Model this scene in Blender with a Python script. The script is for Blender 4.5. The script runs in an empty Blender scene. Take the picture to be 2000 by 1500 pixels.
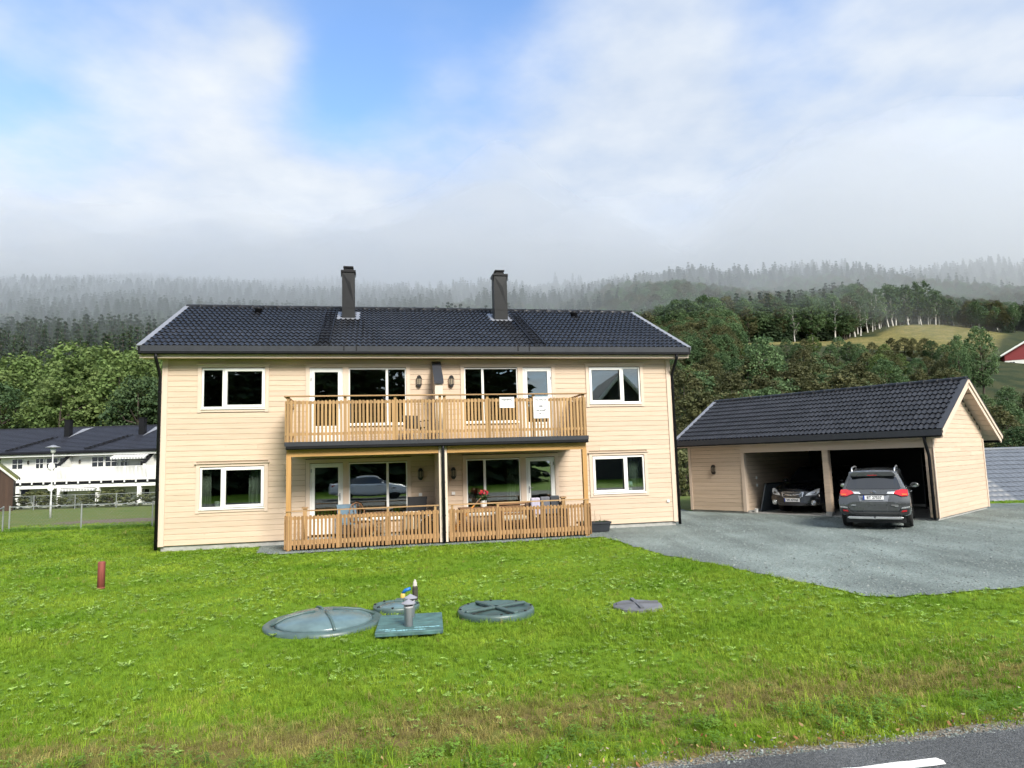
import bpy, bmesh, math, random
import numpy as np
from mathutils import Matrix, Vector, noise as mnoise

R = math.radians
rng = np.random.default_rng(7)
random.seed(7)
sc = bpy.context.scene
COL = sc.collection

# ------------------------------------------------------------------ camera
CAM_H = 2.138
cam_d = bpy.data.cameras.new("camera")
cam = bpy.data.objects.new("camera", cam_d)
COL.objects.link(cam)
_p, _r = R(6.345), R(1.699)
_f = Vector((0, math.cos(_p), math.sin(_p)))
_u0 = Vector((0, -math.sin(_p), math.cos(_p)))
_x0 = Vector((1, 0, 0))
_x = math.cos(_r) * _x0 - math.sin(_r) * _u0
_u = math.sin(_r) * _x0 + math.cos(_r) * _u0
M = Matrix.Identity(4)
for i in range(3):
    M[i][0], M[i][1], M[i][2] = _x[i], _u[i], -_f[i]
M[2][3] = CAM_H
cam.matrix_world = M
cam_d.sensor_width = 36.0
cam_d.lens = 1345.4 / 2000 * 36
cam_d.clip_start = 0.05
cam_d.clip_end = 6000
sc.camera = cam

# ------------------------------------------------------------------ light
SUN_AZ, SUN_EL = R(150), R(38)          # azimuth clockwise from +Y (view direction)
sun_dir = Vector((math.sin(SUN_AZ) * math.cos(SUN_EL), math.cos(SUN_AZ) * math.cos(SUN_EL), math.sin(SUN_EL)))
sd = bpy.data.lights.new("sun", 'SUN')
sd.energy = 3.0
sd.angle = R(22)
sd.color = (1.0, 0.945, 0.85)
so = bpy.data.objects.new("sun", sd)
COL.objects.link(so)
so.rotation_euler = sun_dir.to_track_quat('Z', 'Y').to_euler()

world = bpy.data.worlds.new("World")
sc.world = world
world.use_nodes = True


def build_world():
    nt = world.node_tree
    nt.nodes.clear()
    N, L = nt.nodes.new, nt.links.new
    out = N("ShaderNodeOutputWorld")
    bg = N("ShaderNodeBackground")
    L(bg.outputs[0], out.inputs[0])
    sky = N("ShaderNodeTexSky")
    sky.sky_type = 'NISHITA'
    sky.sun_disc = False
    sky.sun_elevation = SUN_EL
    sky.sun_rotation = SUN_AZ
    sky.air_density = 1.0
    sky.dust_density = 0.0
    sky.ozone_density = 4.0
    tc = N("ShaderNodeTexCoord")
    sep = N("ShaderNodeSeparateXYZ")
    L(tc.outputs["Generated"], sep.inputs[0])

    def math_(op, a, b=None, c=None, clamp=False):
        n = N("ShaderNodeMath"); n.operation = op; n.use_clamp = clamp
        for k, v in enumerate((a, b, c)):
            if v is None: continue
            if isinstance(v, (int, float)): n.inputs[k].default_value = v
            else: L(v, n.inputs[k])
        return n.outputs[0]
    # a cloud deck seen in perspective: direction divided by height
    zz = math_('ADD', math_('MAXIMUM', sep.outputs[2], 0.0), 0.16)
    px = math_('DIVIDE', sep.outputs[0], zz)
    py = math_('DIVIDE', sep.outputs[1], zz)
    cmb = N("ShaderNodeCombineXYZ")
    L(px, cmb.inputs[0]); L(py, cmb.inputs[1])
    n1 = N("ShaderNodeTexNoise"); n1.inputs["Scale"].default_value = 0.85
    n1.inputs["Detail"].default_value = 4; n1.inputs["Roughness"].default_value = 0.5
    n1.inputs["Distortion"].default_value = 0.35
    mp = N("ShaderNodeMapping"); mp.inputs["Location"].default_value = (3.1, 1.7, 0.4)
    L(cmb.outputs[0], mp.inputs[0]); L(mp.outputs[0], n1.inputs["Vector"])
    n2 = N("ShaderNodeTexNoise"); n2.inputs["Scale"].default_value = 4.2
    n2.inputs["Detail"].default_value = 4; n2.inputs["Roughness"].default_value = 0.55
    L(mp.outputs[0], n2.inputs["Vector"])
    # gaps in the deck: where the photograph shows open blue sky
    def gap(dx, dy, dz, w, amt):
        d = Vector((dx, dy, dz)).normalized()
        cv = N("ShaderNodeCombineXYZ")
        for k in range(3): cv.inputs[k].default_value = d[k]
        dp = N("ShaderNodeVectorMath"); dp.operation = 'DOT_PRODUCT'
        nv = N("ShaderNodeVectorMath"); nv.operation = 'NORMALIZE'
        L(tc.outputs["Generated"], nv.inputs[0])
        L(nv.outputs[0], dp.inputs[0]); L(cv.outputs[0], dp.inputs[1])
        a = math_('SUBTRACT', 1.0, dp.outputs["Value"])
        g = math_('MULTIPLY', math_('POWER', 2.718, math_('MULTIPLY', a, -1.0 / w)), amt)
        return g

    def pdir(x, y):
        v = _f + _x * ((x - 1000) / 1345.4) - _u * ((y - 750) / 1345.4)
        return v
    total = None
    for (x, y, w, a) in GAPS:
        d = pdir(x, y)
        g = gap(d.x, d.y, d.z, w, a)
        total = g if total is None else math_('ADD', total, g)
    cov = math_('ADD', math_('MULTIPLY', n1.outputs[0], 0.74), math_('MULTIPLY', n2.outputs[0], 0.26))
    cov = math_('SUBTRACT', cov, total)
    rmp = N("ShaderNodeMapRange"); rmp.interpolation_type = 'SMOOTHERSTEP'
    rmp.inputs["From Min"].default_value = 0.14
    rmp.inputs["From Max"].default_value = 0.58
    L(cov, rmp.inputs["Value"])
    cr = N("ShaderNodeMix"); cr.data_type = 'RGBA'
    cr.inputs[6].default_value = CLOUD_DARK
    cr.inputs[7].default_value = CLOUD_LIGHT
    mr2 = N("ShaderNodeMapRange"); mr2.inputs["From Min"].default_value = 0.35; mr2.inputs["From Max"].default_value = 0.65
    L(math_('ADD', math_('MULTIPLY', n2.outputs[0], 0.5), math_('MULTIPLY', n1.outputs[0], 0.5)), mr2.inputs["Value"])
    L(mr2.outputs[0], cr.inputs[0])
    skm = N("ShaderNodeVectorMath"); skm.operation = 'SCALE'
    skm.inputs["Scale"].default_value = SKY_STRENGTH
    L(sky.outputs[0], skm.inputs[0])
    mx = N("ShaderNodeMix"); mx.data_type = 'RGBA'
    L(rmp.outputs[0], mx.inputs[0])
    L(skm.outputs[0], mx.inputs[6])
    L(cr.outputs[2], mx.inputs[7])
    L(mx.outputs[2], bg.inputs[0])
    bg.inputs[1].default_value = 1.0


GAPS = [(665, 180, 0.0030, 0.22), (1000, -50, 0.011, 0.30), (700, 20, 0.008, 0.12), (1530, -20, 0.005, 0.26), (20, 250, 0.012, 0.13), (200, 60, 0.03, 0.14),
        (1350, 470, 0.005, 0.08), (1250, 260, 0.03, -0.14), (300, 460, 0.03, -0.08), (540, 95, 0.0012, -0.16)]
SKY_STRENGTH = 0.15
CLOUD_DARK = (0.27, 0.32, 0.40, 1)
CLOUD_LIGHT = (0.41, 0.435, 0.465, 1)
build_world()
world.cycles.sampling_method = 'MANUAL'
world.cycles.sample_map_resolution = 512

sc.view_settings.view_transform = 'Standard'
sc.view_settings.look = 'None'
sc.view_settings.gamma = 1
sc.view_settings.use_curve_mapping = False
sc.view_settings.exposure = 1.12
cy = sc.cycles
cy.use_denoising = True
try: cy.denoiser = 'OPENIMAGEDENOISE'
except Exception: pass
cy.max_bounces = 5
cy.diffuse_bounces = 2
cy.glossy_bounces = 3
cy.transmission_bounces = 4
cy.transparent_max_bounces = 12
cy.volume_bounces = 3
cy.sample_clamp_indirect = 6
cy.use_adaptive_sampling = True
cy.adaptive_threshold = 0.03
cy.adaptive_min_samples = 16
cy.caustics_reflective = False
cy.caustics_refractive = False


# ================================================================== helpers
class MB:
    """collects faces, builds ONE mesh object"""
    def __init__(s):
        s.v, s.f = [], []

    def add(s, vs, fs):
        o = len(s.v)
        s.v += [tuple(q) for q in vs]
        s.f += [tuple(i + o for i in f) for f in fs]
        return s

    def box(s, x0, y0, z0, x1, y1, z1, mat=None):
        vs = [(x0, y0, z0), (x1, y0, z0), (x1, y1, z0), (x0, y1, z0), (x0, y0, z1), (x1, y0, z1), (x1, y1, z1), (x0, y1, z1)]
        if mat is not None: vs = [mat @ Vector(q) for q in vs]
        return s.add(vs, [(0, 3, 2, 1), (4, 5, 6, 7), (0, 1, 5, 4), (1, 2, 6, 5), (2, 3, 7, 6), (3, 0, 4, 7)])

    def bar(s, a, b, w, h, up=(0, 0, 1)):
        """box section bar from a to b"""
        a, b = Vector(a), Vector(b)
        d = (b - a).normalized()
        up = Vector(up)
        if abs(d.dot(up)) > 0.99: up = Vector((0, 1, 0))
        sx = d.cross(up).normalized() * w / 2
        sz = sx.cross(d).normalized() * h / 2
        vs = [p + q for p in (a, b) for q in (-sx - sz, sx - sz, sx + sz, -sx + sz)]
        return s.add(vs, [(0, 1, 2, 3), (7, 6, 5, 4), (0, 4, 5, 1), (1, 5, 6, 2), (2, 6, 7, 3), (3, 7, 4, 0)])

    def tube(s, pts, r, n=8, cap=True):
        pts = [Vector(p) for p in pts]
        rs = r if isinstance(r, (list, tuple)) else [r] * len(pts)
        o = len(s.v)
        ref = None
        for i, p in enumerate(pts):
            d = (pts[min(i + 1, len(pts) - 1)] - pts[max(i - 1, 0)]).normalized()
            if ref is None:
                ref = Vector((1, 0, 0)) if abs(d.x) < 0.9 else Vector((0, 1, 0))
            a = (ref - d * ref.dot(d)).normalized()
            ref = a
            b = d.cross(a)
            for k in range(n):
                t = 2 * math.pi * k / n
                s.v.append(tuple(p + (a * math.cos(t) + b * math.sin(t)) * rs[i]))
        for i in range(len(pts) - 1):
            for k in range(n):
                s.f.append((o + i * n + k, o + i * n + (k + 1) % n, o + (i + 1) * n + (k + 1) % n, o + (i + 1) * n + k))
        if cap:
            s.f.append(tuple(o + k for k in reversed(range(n))))
            e = o + (len(pts) - 1) * n
            s.f.append(tuple(e + k for k in range(n)))
        return s

    def lathe(s, prof, n=24, c=(0, 0, 0), axis='z', sx=1, sy=1):
        o = len(s.v)
        for (r, z) in prof:
            for k in range(n):
                t = 2 * math.pi * k / n
                q = (r * math.cos(t) * sx, r * math.sin(t) * sy, z)
                if axis == 'y': q = (q[0], q[2], q[1])
                if axis == 'x': q = (q[2], q[0], q[1])
                s.v.append((q[0] + c[0], q[1] + c[1], q[2] + c[2]))
        for i in range(len(prof) - 1):
            for k in range(n):
                s.f.append((o + i * n + k, o + i * n + (k + 1) % n, o + (i + 1) * n + (k + 1) % n, o + (i + 1) * n + k))
        if prof[0][0] > 1e-4: s.f.append(tuple(o + k for k in reversed(range(n))))
        if prof[-1][0] > 1e-4:
            e = o + (len(prof) - 1) * n
            s.f.append(tuple(e + k for k in range(n)))
        return s

    def prism(s, poly, a, b, fn=None):
        """polygon of (p,q) extruded from a to b; fn maps (p,q,t)->xyz"""
        n = len(poly)
        fn = fn or (lambda p, q, t: (p, t, q))
        o = len(s.v)
        for t in (a, b):
            for (p, q) in poly: s.v.append(tuple(fn(p, q, t)))
        s.f.append(tuple(o + k for k in range(n)))
        s.f.append(tuple(o + n + k for k in reversed(range(n))))
        for k in range(n):
            s.f.append((o + k, o + n + k, o + n + (k + 1) % n, o + (k + 1) % n))
        return s

    def mesh(s, name, mat=None, smooth=False):
        me = bpy.data.meshes.new(name)
        me.from_pydata(s.v, [], s.f)
        bm = bmesh.new(); bm.from_mesh(me)
        bmesh.ops.recalc_face_normals(bm, faces=bm.faces)
        bm.to_mesh(me); bm.free()
        if mat: me.materials.append(mat)
        if smooth: me.shade_smooth() if hasattr(me, 'shade_smooth') else None
        me.update()
        return me

    def build(s, name, mat=None, parent=None, smooth=False, bevel=0):
        ob = link(name, s.mesh(name, mat, smooth), parent)
        if bevel:
            m = ob.modifiers.new("bevel", 'BEVEL'); m.width = bevel; m.segments = 2; m.limit_method = 'ANGLE'
        return ob


def link(name, me, parent=None, loc=None, rot=None):
    ob = bpy.data.objects.new(name, me)
    COL.objects.link(ob)
    if parent: ob.parent = parent
    if loc is not None: ob.location = loc
    if rot is not None: ob.rotation_euler = rot
    return ob


def thing(name, label, cat, loc=(0, 0, 0), rz=0, group=None):
    o = bpy.data.objects.new(name, None)
    o.empty_display_size = 0.2
    COL.objects.link(o)
    o.location = loc; o.rotation_euler = (0, 0, rz)
    tag(o, label, cat, group)
    return o


def tag(o, label=None, cat=None, group=None, kind=None):
    if label: o["label"] = label
    if cat: o["category"] = cat
    if group: o["group"] = group
    if kind: o["kind"] = kind
    return o


def smooth_angle(ob, ang=40):
    me = ob.data
    me.polygons.foreach_set("use_smooth", [True] * len(me.polygons))
    bm = bmesh.new(); bm.from_mesh(me)
    for e in bm.edges:
        if len(e.link_faces) == 2:
            e.smooth = e.calc_face_angle(0) < R(ang)
    bm.to_mesh(me); bm.free()


# ------------------------------------------------------------------ materials
def new_mat(name):
    m = bpy.data.materials.new(name)
    m.use_nodes = True
    nt = m.node_tree
    return m, nt, nt.nodes["Principled BSDF"]


def pm(name, base, rough=0.6, metal=0.0, var=0.12, scale=4.0, bump=0.0, bscale=60.0, spec=0.5, coat=0.0, stretch=(1, 1, 1), objvar=0.0, pos=False, sub=None):
    """plain procedural material: noise-varied colour, noise-varied roughness, optional bump"""
    m, nt, b = new_mat(name)
    N, L = nt.nodes.new, nt.links.new
    tc = N("ShaderNodeTexCoord")
    src = tc.outputs["Object"]
    if pos:
        g = N("ShaderNodeNewGeometry"); src = g.outputs["Position"]
    mp = N("ShaderNodeMapping"); mp.inputs["Scale"].default_value = stretch
    L(src, mp.inputs[0])
    oi = N("ShaderNodeObjectInfo")
    ad = N("ShaderNodeVectorMath"); ad.operation = 'ADD'
    L(mp.outputs[0], ad.inputs[0])
    sc_ = N("ShaderNodeMath"); sc_.operation = 'MULTIPLY'; sc_.inputs[1].default_value = 37.0 if objvar else 0.0
    L(oi.outputs["Random"], sc_.inputs[0]); L(sc_.outputs[0], ad.inputs[1])
    n1 = N("ShaderNodeTexNoise"); n1.inputs["Scale"].default_value = scale; n1.inputs["Detail"].default_value = 3
    n1.inputs["Roughness"].default_value = 0.6
    L(ad.outputs[0], n1.inputs["Vector"])
    rp = N("ShaderNodeMapRange"); rp.inputs["From Min"].default_value = 0.3; rp.inputs["From Max"].default_value = 0.7
    rp.inputs["To Min"].default_value = 1 - var; rp.inputs["To Max"].default_value = 1 + var
    L(n1.outputs[0], rp.inputs["Value"])
    val = rp.outputs[0]
    if objvar:
        r2 = N("ShaderNodeMapRange"); r2.inputs["To Min"].default_value = 1 - objvar; r2.inputs["To Max"].default_value = 1 + objvar
        L(oi.outputs["Random"], r2.inputs["Value"])
        mm = N("ShaderNodeMath"); mm.operation = 'MULTIPLY'
        L(val, mm.inputs[0]); L(r2.outputs[0], mm.inputs[1]); val = mm.outputs[0]
    cs = N("ShaderNodeVectorMath"); cs.operation = 'SCALE'
    cs.inputs[0].default_value = base
    L(val, cs.inputs["Scale"])
    L(cs.outputs[0], b.inputs["Base Color"])
    rr = N("ShaderNodeMapRange"); rr.inputs["To Min"].default_value = max(0.02, rough - 0.08); rr.inputs["To Max"].default_value = min(1, rough + 0.08)
    L(n1.outputs[0], rr.inputs["Value"]); L(rr.outputs[0], b.inputs["Roughness"])
    b.inputs["Metallic"].default_value = metal
    b.inputs["Specular IOR Level"].default_value = spec
    b.inputs["Coat Weight"].default_value = coat
    b.inputs["Coat Roughness"].default_value = 0.06
    if bump:
        n3 = N("ShaderNodeTexNoise"); n3.inputs["Scale"].default_value = bscale; n3.inputs["Detail"].default_value = 2
        L(ad.outputs[0], n3.inputs["Vector"])
        bp = N("ShaderNodeBump"); bp.inputs["Strength"].default_value = bump; bp.inputs["Distance"].default_value = 0.01
        L(n3.outputs[0], bp.inputs["Height"]); L(bp.outputs[0], b.inputs["Normal"])
    return m


def wood_mat(name, base, dark, axis='x', rough=0.65, knots=0.5, objvar=0.1, grain=1.0):
    """painted or oiled timber: stretched grain, sparse knots, per-piece tone"""
    m, nt, b = new_mat(name)
    N, L = nt.nodes.new, nt.links.new
    tc = N("ShaderNodeTexCoord"); oi = N("ShaderNodeObjectInfo")
    ad = N("ShaderNodeVectorMath"); ad.operation = 'ADD'
    k = N("ShaderNodeMath"); k.operation = 'MULTIPLY'; k.inputs[1].default_value = 53.0
    L(oi.outputs["Random"], k.inputs[0]); L(tc.outputs["Object"], ad.inputs[0]); L(k.outputs[0], ad.inputs[1])
    mp = N("ShaderNodeMapping")
    mp.inputs["Scale"].default_value = {'x': (0.7, 12, 12), 'y': (12, 0.7, 12), 'z': (12, 12, 0.7)}[axis]
    L(ad.outputs[0], mp.inputs[0])
    n1 = N("ShaderNodeTexNoise"); n1.inputs["Scale"].default_value = 2.2; n1.inputs["Detail"].default_value = 3; n1.inputs["Distortion"].default_value = 0.6
    L(mp.outputs[0], n1.inputs["Vector"])
    mp2 = N("ShaderNodeMapping")
    mp2.inputs["Scale"].default_value = {'x': (1.0, 2.2, 2.2), 'y': (2.2, 1.0, 2.2), 'z': (2.2, 2.2, 1.0)}[axis]
    L(ad.outputs[0], mp2.inputs[0])
    vo = N("ShaderNodeTexVoronoi"); vo.inputs["Scale"].default_value = 3.4
    L(mp2.outputs[0], vo.inputs["Vector"])
    kn = N("ShaderNodeMapRange"); kn.inputs["From Min"].default_value = 0.03; kn.inputs["From Max"].default_value = 0.11
    kn.inputs["To Min"].default_value = knots; kn.inputs["To Max"].default_value = 0.0
    L(vo.outputs["Distance"], kn.inputs["Value"])
    gr = N("ShaderNodeMapRange"); gr.inputs["From Min"].default_value = 0.35; gr.inputs["From Max"].default_value = 0.75
    gr.inputs["To Min"].default_value = 0.0; gr.inputs["To Max"].default_value = 0.55 * grain
    L(n1.outputs[0], gr.inputs["Value"])
    mxf = N("ShaderNodeMath"); mxf.operation = 'MAXIMUM'; L(kn.outputs[0], mxf.inputs[0]); L(gr.outputs[0], mxf.inputs[1])
    mx = N("ShaderNodeMix"); mx.data_type = 'RGBA'
    mx.inputs[6].default_value = (*base, 1); mx.inputs[7].default_value = (*dark, 1)
    L(mxf.outputs[0], mx.inputs[0])
    r2 = N("ShaderNodeMapRange"); r2.inputs["To Min"].default_value = 1 - objvar; r2.inputs["To Max"].default_value = 1 + objvar
    L(oi.outputs["Random"], r2.inputs["Value"])
    cs = N("ShaderNodeVectorMath"); cs.operation = 'SCALE'
    L(mx.outputs[2], cs.inputs[0]); L(r2.outputs[0], cs.inputs["Scale"])
    L(cs.outputs[0], b.inputs["Base Color"])
    b.inputs["Roughness"].default_value = rough
    b.inputs["Specular IOR Level"].default_value = 0.35
    bp = N("ShaderNodeBump"); bp.inputs["Strength"].default_value = 0.15; bp.inputs["Distance"].default_value = 0.004
    L(n1.outputs[0], bp.inputs["Height"]); L(bp.outputs[0], b.inputs["Normal"])
    return m


def glass_mat(name, tint=(0.75, 0.8, 0.78), refl=0.12):
    m, nt, b = new_mat(name)
    nt.nodes.remove(b)
    N, L = nt.nodes.new, nt.links.new
    out = nt.nodes["Material Output"]
    tr = N("ShaderNodeBsdfTransparent"); tr.inputs[0].default_value = (*tint, 1)
    gl = N("ShaderNodeBsdfGlossy"); gl.inputs["Roughness"].default_value = 0.005; gl.inputs[0].default_value = (0.95, 1.0, 0.98, 1)
    fr = N("ShaderNodeLayerWeight"); fr.inputs["Blend"].default_value = 0.35
    mr = N("ShaderNodeMapRange"); mr.inputs["To Min"].default_value = refl; mr.inputs["To Max"].default_value = 1.0
    L(fr.outputs["Facing"], mr.inputs["Value"])
    pw = N("ShaderNodeMath"); pw.operation = 'POWER'; pw.inputs[1].default_value = 2.5
    L(fr.outputs["Facing"], pw.inputs[0])
    mr.inputs["From Max"].default_value = 1.0
    L(pw.outputs[0], mr.inputs["Value"])
    tx = N("ShaderNodeTexCoord"); nz = N("ShaderNodeTexNoise"); nz.inputs["Scale"].default_value = 1.2
    L(tx.outputs["Object"], nz.inputs["Vector"])
    bp = N("ShaderNodeBump"); bp.inputs["Strength"].default_value = 0.02; bp.inputs["Distance"].default_value = 0.02
    L(nz.outputs[0], bp.inputs["Height"]); L(bp.outputs[0], gl.inputs["Normal"])
    mx = N("ShaderNodeMixShader")
    L(mr.outputs[0], mx.inputs[0]); L(tr.outputs[0], mx.inputs[1]); L(gl.outputs[0], mx.inputs[2])
    L(mx.outputs[0], out.inputs[0])
    return m


def leaf_mat(name, c1, c2, trans=0.35, scale=0.5, rough=0.6, objvar=0.25):
    m, nt, b = new_mat(name)
    N, L = nt.nodes.new, nt.links.new
    out = nt.nodes["Material Output"]
    g = N("ShaderNodeNewGeometry"); oi = N("ShaderNodeObjectInfo")
    n1 = N("ShaderNodeTexNoise"); n1.inputs["Scale"].default_value = scale; n1.inputs["Detail"].default_value = 4
    L(g.outputs["Position"], n1.inputs["Vector"])
    mr = N("ShaderNodeMapRange"); mr.inputs["From Min"].default_value = 0.35; mr.inputs["From Max"].default_value = 0.65
    L(n1.outputs[0], mr.inputs["Value"])
    mx = N("ShaderNodeMix"); mx.data_type = 'RGBA'
    mx.inputs[6].default_value = (*c1, 1); mx.inputs[7].default_value = (*c2, 1)
    L(mr.outputs[0], mx.inputs[0])
    r2 = N("ShaderNodeMapRange"); r2.inputs["To Min"].default_value = 1 - objvar; r2.inputs["To Max"].default_value = 1 + objvar
    L(oi.outputs["Random"], r2.inputs["Value"])
    r3 = N("ShaderNodeMapRange"); r3.inputs["To Min"].default_value = 0.75; r3.inputs["To Max"].default_value = 1.25
    L(g.outputs["Random Per Island"], r3.inputs["Value"])
    mm = N("ShaderNodeMath"); mm.operation = 'MULTIPLY'; L(r2.outputs[0], mm.inputs[0]); L(r3.outputs[0], mm.inputs[1])
    cs = N("ShaderNodeVectorMath"); cs.operation = 'SCALE'
    L(mx.outputs[2], cs.inputs[0]); L(mm.outputs[0], cs.inputs["Scale"])
    L(cs.outputs[0], b.inputs["Base Color"])
    b.inputs["Roughness"].default_value = rough
    b.inputs["Specular IOR Level"].default_value = 0.15
    tl = N("ShaderNodeBsdfTranslucent"); L(cs.outputs[0], tl.inputs[0])
    ms = N("ShaderNodeMixShader"); ms.inputs[0].default_value = trans
    L(b.outputs[0], ms.inputs[1]); L(tl.outputs[0], ms.inputs[2]); L(ms.outputs[0], out.inputs[0])
    return m


BEIGE = (0.61, 0.480, 0.366)
M_PLANK = wood_mat("painted_cladding", BEIGE, (0.44, 0.33, 0.225), 'x', knots=0.85, objvar=0.06, grain=.8)
M_PLANKY = wood_mat("painted_cladding_side", BEIGE, (0.44, 0.33, 0.225), 'y', knots=0.85, objvar=0.06, grain=.8)
M_BACK = pm("cladding_underlay", (0.34, 0.265, 0.19), 0.8)
M_TRIM = wood_mat("painted_trim", (0.63, 0.51, 0.41), (0.56, 0.44, 0.345), 'x', knots=0.25, objvar=0.03)
M_TRIMZ = wood_mat("painted_trim_upright", (0.63, 0.51, 0.41), (0.56, 0.44, 0.345), 'z', knots=0.25, objvar=0.03)
M_RAIL = wood_mat("pressure_treated_wood", (0.39, 0.245, 0.11), (0.25, 0.14, 0.058), 'z', knots=0.7, objvar=0.22)
M_RAILX = wood_mat("pressure_treated_rail", (0.42, 0.265, 0.13), (0.27, 0.15, 0.065), 'x', knots=0.7, objvar=0.15)
M_BEAM = wood_mat("glulam_beam", (0.50, 0.29, 0.105), (0.30, 0.155, 0.05), 'x', knots=0.9, objvar=0.06)
M_POST = wood_mat("glulam_post", (0.48, 0.275, 0.10), (0.30, 0.155, 0.05), 'z', knots=0.9, objvar=0.06)
M_DECK = wood_mat("terrace_deck", (0.30, 0.18, 0.10), (0.18, 0.10, 0.05), 'x', knots=0.6)
M_WHITE = pm("white_paint", (0.80, 0.80, 0.77), 0.4, var=0.03)
M_CONC = pm("foundation_concrete", (0.36, 0.36, 0.34), 0.85, var=0.18, scale=6, bump=0.4)
M_TILE = pm("charcoal_roof_tile", (0.016, 0.017, 0.021), 0.42, var=0.35, scale=9, bump=0.1, bscale=120, objvar=0.3, spec=0.38)
M_BLACK = pm("black_sheet_metal", (0.009, 0.009, 0.011), 0.45, var=0.1, spec=.2)
M_GREY = pm("grey_sheet_metal", (0.038, 0.041, 0.049), 0.45, var=0.08, spec=.25)
M_GALV = pm("bright_flashing", (0.27, 0.28, 0.31), 0.45, metal=0.4, var=0.1)
M_LAMP = pm("black_lamp_metal", (0.012, 0.010, 0.009), 0.35)
M_LAMPGL = pm("amber_lamp_glass", (0.32, 0.27, 0.2), 0.15, var=0.5, scale=60)
M_GLASS = glass_mat("window_glass", refl=0.22)
M_INT = pm("interior_wall", (0.22, 0.22, 0.18), 0.8, var=0.05)
M_FLOOR = pm("interior_floor", (0.16, 0.11, 0.07), 0.5)
M_PLASTW = pm("white_plastic", (0.72, 0.72, 0.70), 0.4, var=0.02)
M_PLASTB = pm("black_plastic", (0.015, 0.015, 0.016), 0.45)
M_PAPER = pm("white_paper", (0.82, 0.83, 0.85), 0.7, var=0.02)
M_INK = pm("black_ink", (0.03, 0.03, 0.04), 0.7)
M_INKG = pm("grey_ink", (0.30, 0.30, 0.34), 0.7)


def text_faces(mb, txt, size, fn, depth=0.0):
    """append flat lettering to a builder; fn maps (x,y) -> xyz"""
    cu = bpy.data.curves.new("txt", 'FONT')
    cu.body = txt; cu.size = size; cu.align_x = 'CENTER'; cu.align_y = 'CENTER'
    cu.resolution_u = 2; cu.offset = size * .034
    ob = bpy.data.objects.new("txt", cu)
    COL.objects.link(ob)
    dg = bpy.context.evaluated_depsgraph_get(); dg.update()
    me = bpy.data.meshes.new_from_object(ob.evaluated_get(dg))
    o = len(mb.v)
    for v in me.vertices: mb.v.append(tuple(fn(v.co.x, v.co.y)))
    for p in me.polygons: mb.f.append(tuple(o + i for i in p.vertices))
    bpy.data.objects.remove(ob); bpy.data.meshes.remove(me); bpy.data.curves.remove(cu)


# ================================================================== terrain
def sstep(a, b, x):
    t = np.clip((x - a) / (b - a), 0, 1)
    return t * t * (3 - 2 * t)


def lerp3(a, xs, ys):
    return np.interp(a, xs, ys)


def vnoise(x, y, s, seed=0):
    """cheap smooth value noise, vectorised"""
    x = np.asarray(x, float) / s + seed * 17.3; y = np.asarray(y, float) / s + seed * 9.1
    xi, yi = np.floor(x).astype(int), np.floor(y).astype(int)
    fx, fy = x - xi, y - yi
    fx = fx * fx * (3 - 2 * fx); fy = fy * fy * (3 - 2 * fy)
    def h(i, j):
        n = (i * 374761393 + j * 668265263 + seed * 1442695) & 0xffffffff
        n = ((n ^ (n >> 13)) * 1274126177) & 0xffffffff
        return ((n ^ (n >> 16)) & 0xffff) / 65535.0
    a, b, c, d = h(xi, yi), h(xi + 1, yi), h(xi, yi + 1), h(xi + 1, yi + 1)
    return (a * (1 - fx) + b * fx) * (1 - fy) + (c * (1 - fx) + d * fx) * fy


def ridge_y(a):
    return lerp3(a, [-1.0, -0.5, -0.2, 0.08, 0.3, 0.62, 1.0], [1100, 1050, 980, 780, 620, 600, 760])


def terrain(x, y):
    x = np.asarray(x, float); y = np.asarray(y, float)
    ys = np.maximum(y, 1.0)
    a = x / ys
    z = (-0.4 * sstep(28, 46, y) - 1.1 * sstep(54, 60, y)) * sstep(-7, -16, x)
    z = z - 3.0 * sstep(27.2, 31.5, y) * sstep(14.5, 17.0, x)
    z = z - 1.8 * sstep(36, 50, y) * sstep(-16, -7, x) * sstep(17, 14.5, x)
    foot = lerp3(a, [-1.0, -0.3, 0.05, 0.25, 1.0], [120, 118, 108, 76, 74])
    ridge = ridge_y(a)
    s1 = lerp3(a, [-1.0, -0.2, 0.08, 0.3, 1.0], [0.30, 0.28, 0.29, 0.315, 0.315])
    s2 = lerp3(a, [-1.0, -0.5, -0.2, 0.08, 0.3, 0.62, 1.0], [0.300, 0.300, 0.268, 0.270, 0.272, 0.262, 0.235])
    d = y - foot
    k = 9.0
    up = np.where(d > 60, d, k * np.log1p(np.exp(np.clip(d / k, -30, 30))))
    dr = y - ridge
    cut = np.where(dr > 160, dr, 25 * np.log1p(np.exp(np.clip(dr / 25, -30, 30))))
    h = s1 * np.minimum(up, 130) + s2 * np.maximum(up - 130, 0) - 0.9 * s2 * cut
    h = h + sstep(0, 90, d) * ((vnoise(x, y, 75, 1) - 0.5) * 9 * (1 + d / 400) + (vnoise(x, y, 26, 2) - 0.5) * 3)
    # grassy knoll on the right hand slope
    h = h + 1.2 * np.exp(-(((x - 112) / 18) ** 2 + ((y - 182) / 12) ** 2))
    near = (vnoise(x, y, 5.0, 3) - 0.5) * 0.016 * sstep(6.0, 9, y) * sstep(60, 30, y)
    out = z + h + near * sstep(30, 20, np.abs(x))
    return np.where(y < 0, np.minimum(out, 0.0), out)


def tz(x, y):
    return float(terrain(np.array([x]), np.array([y]))[0])


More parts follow.
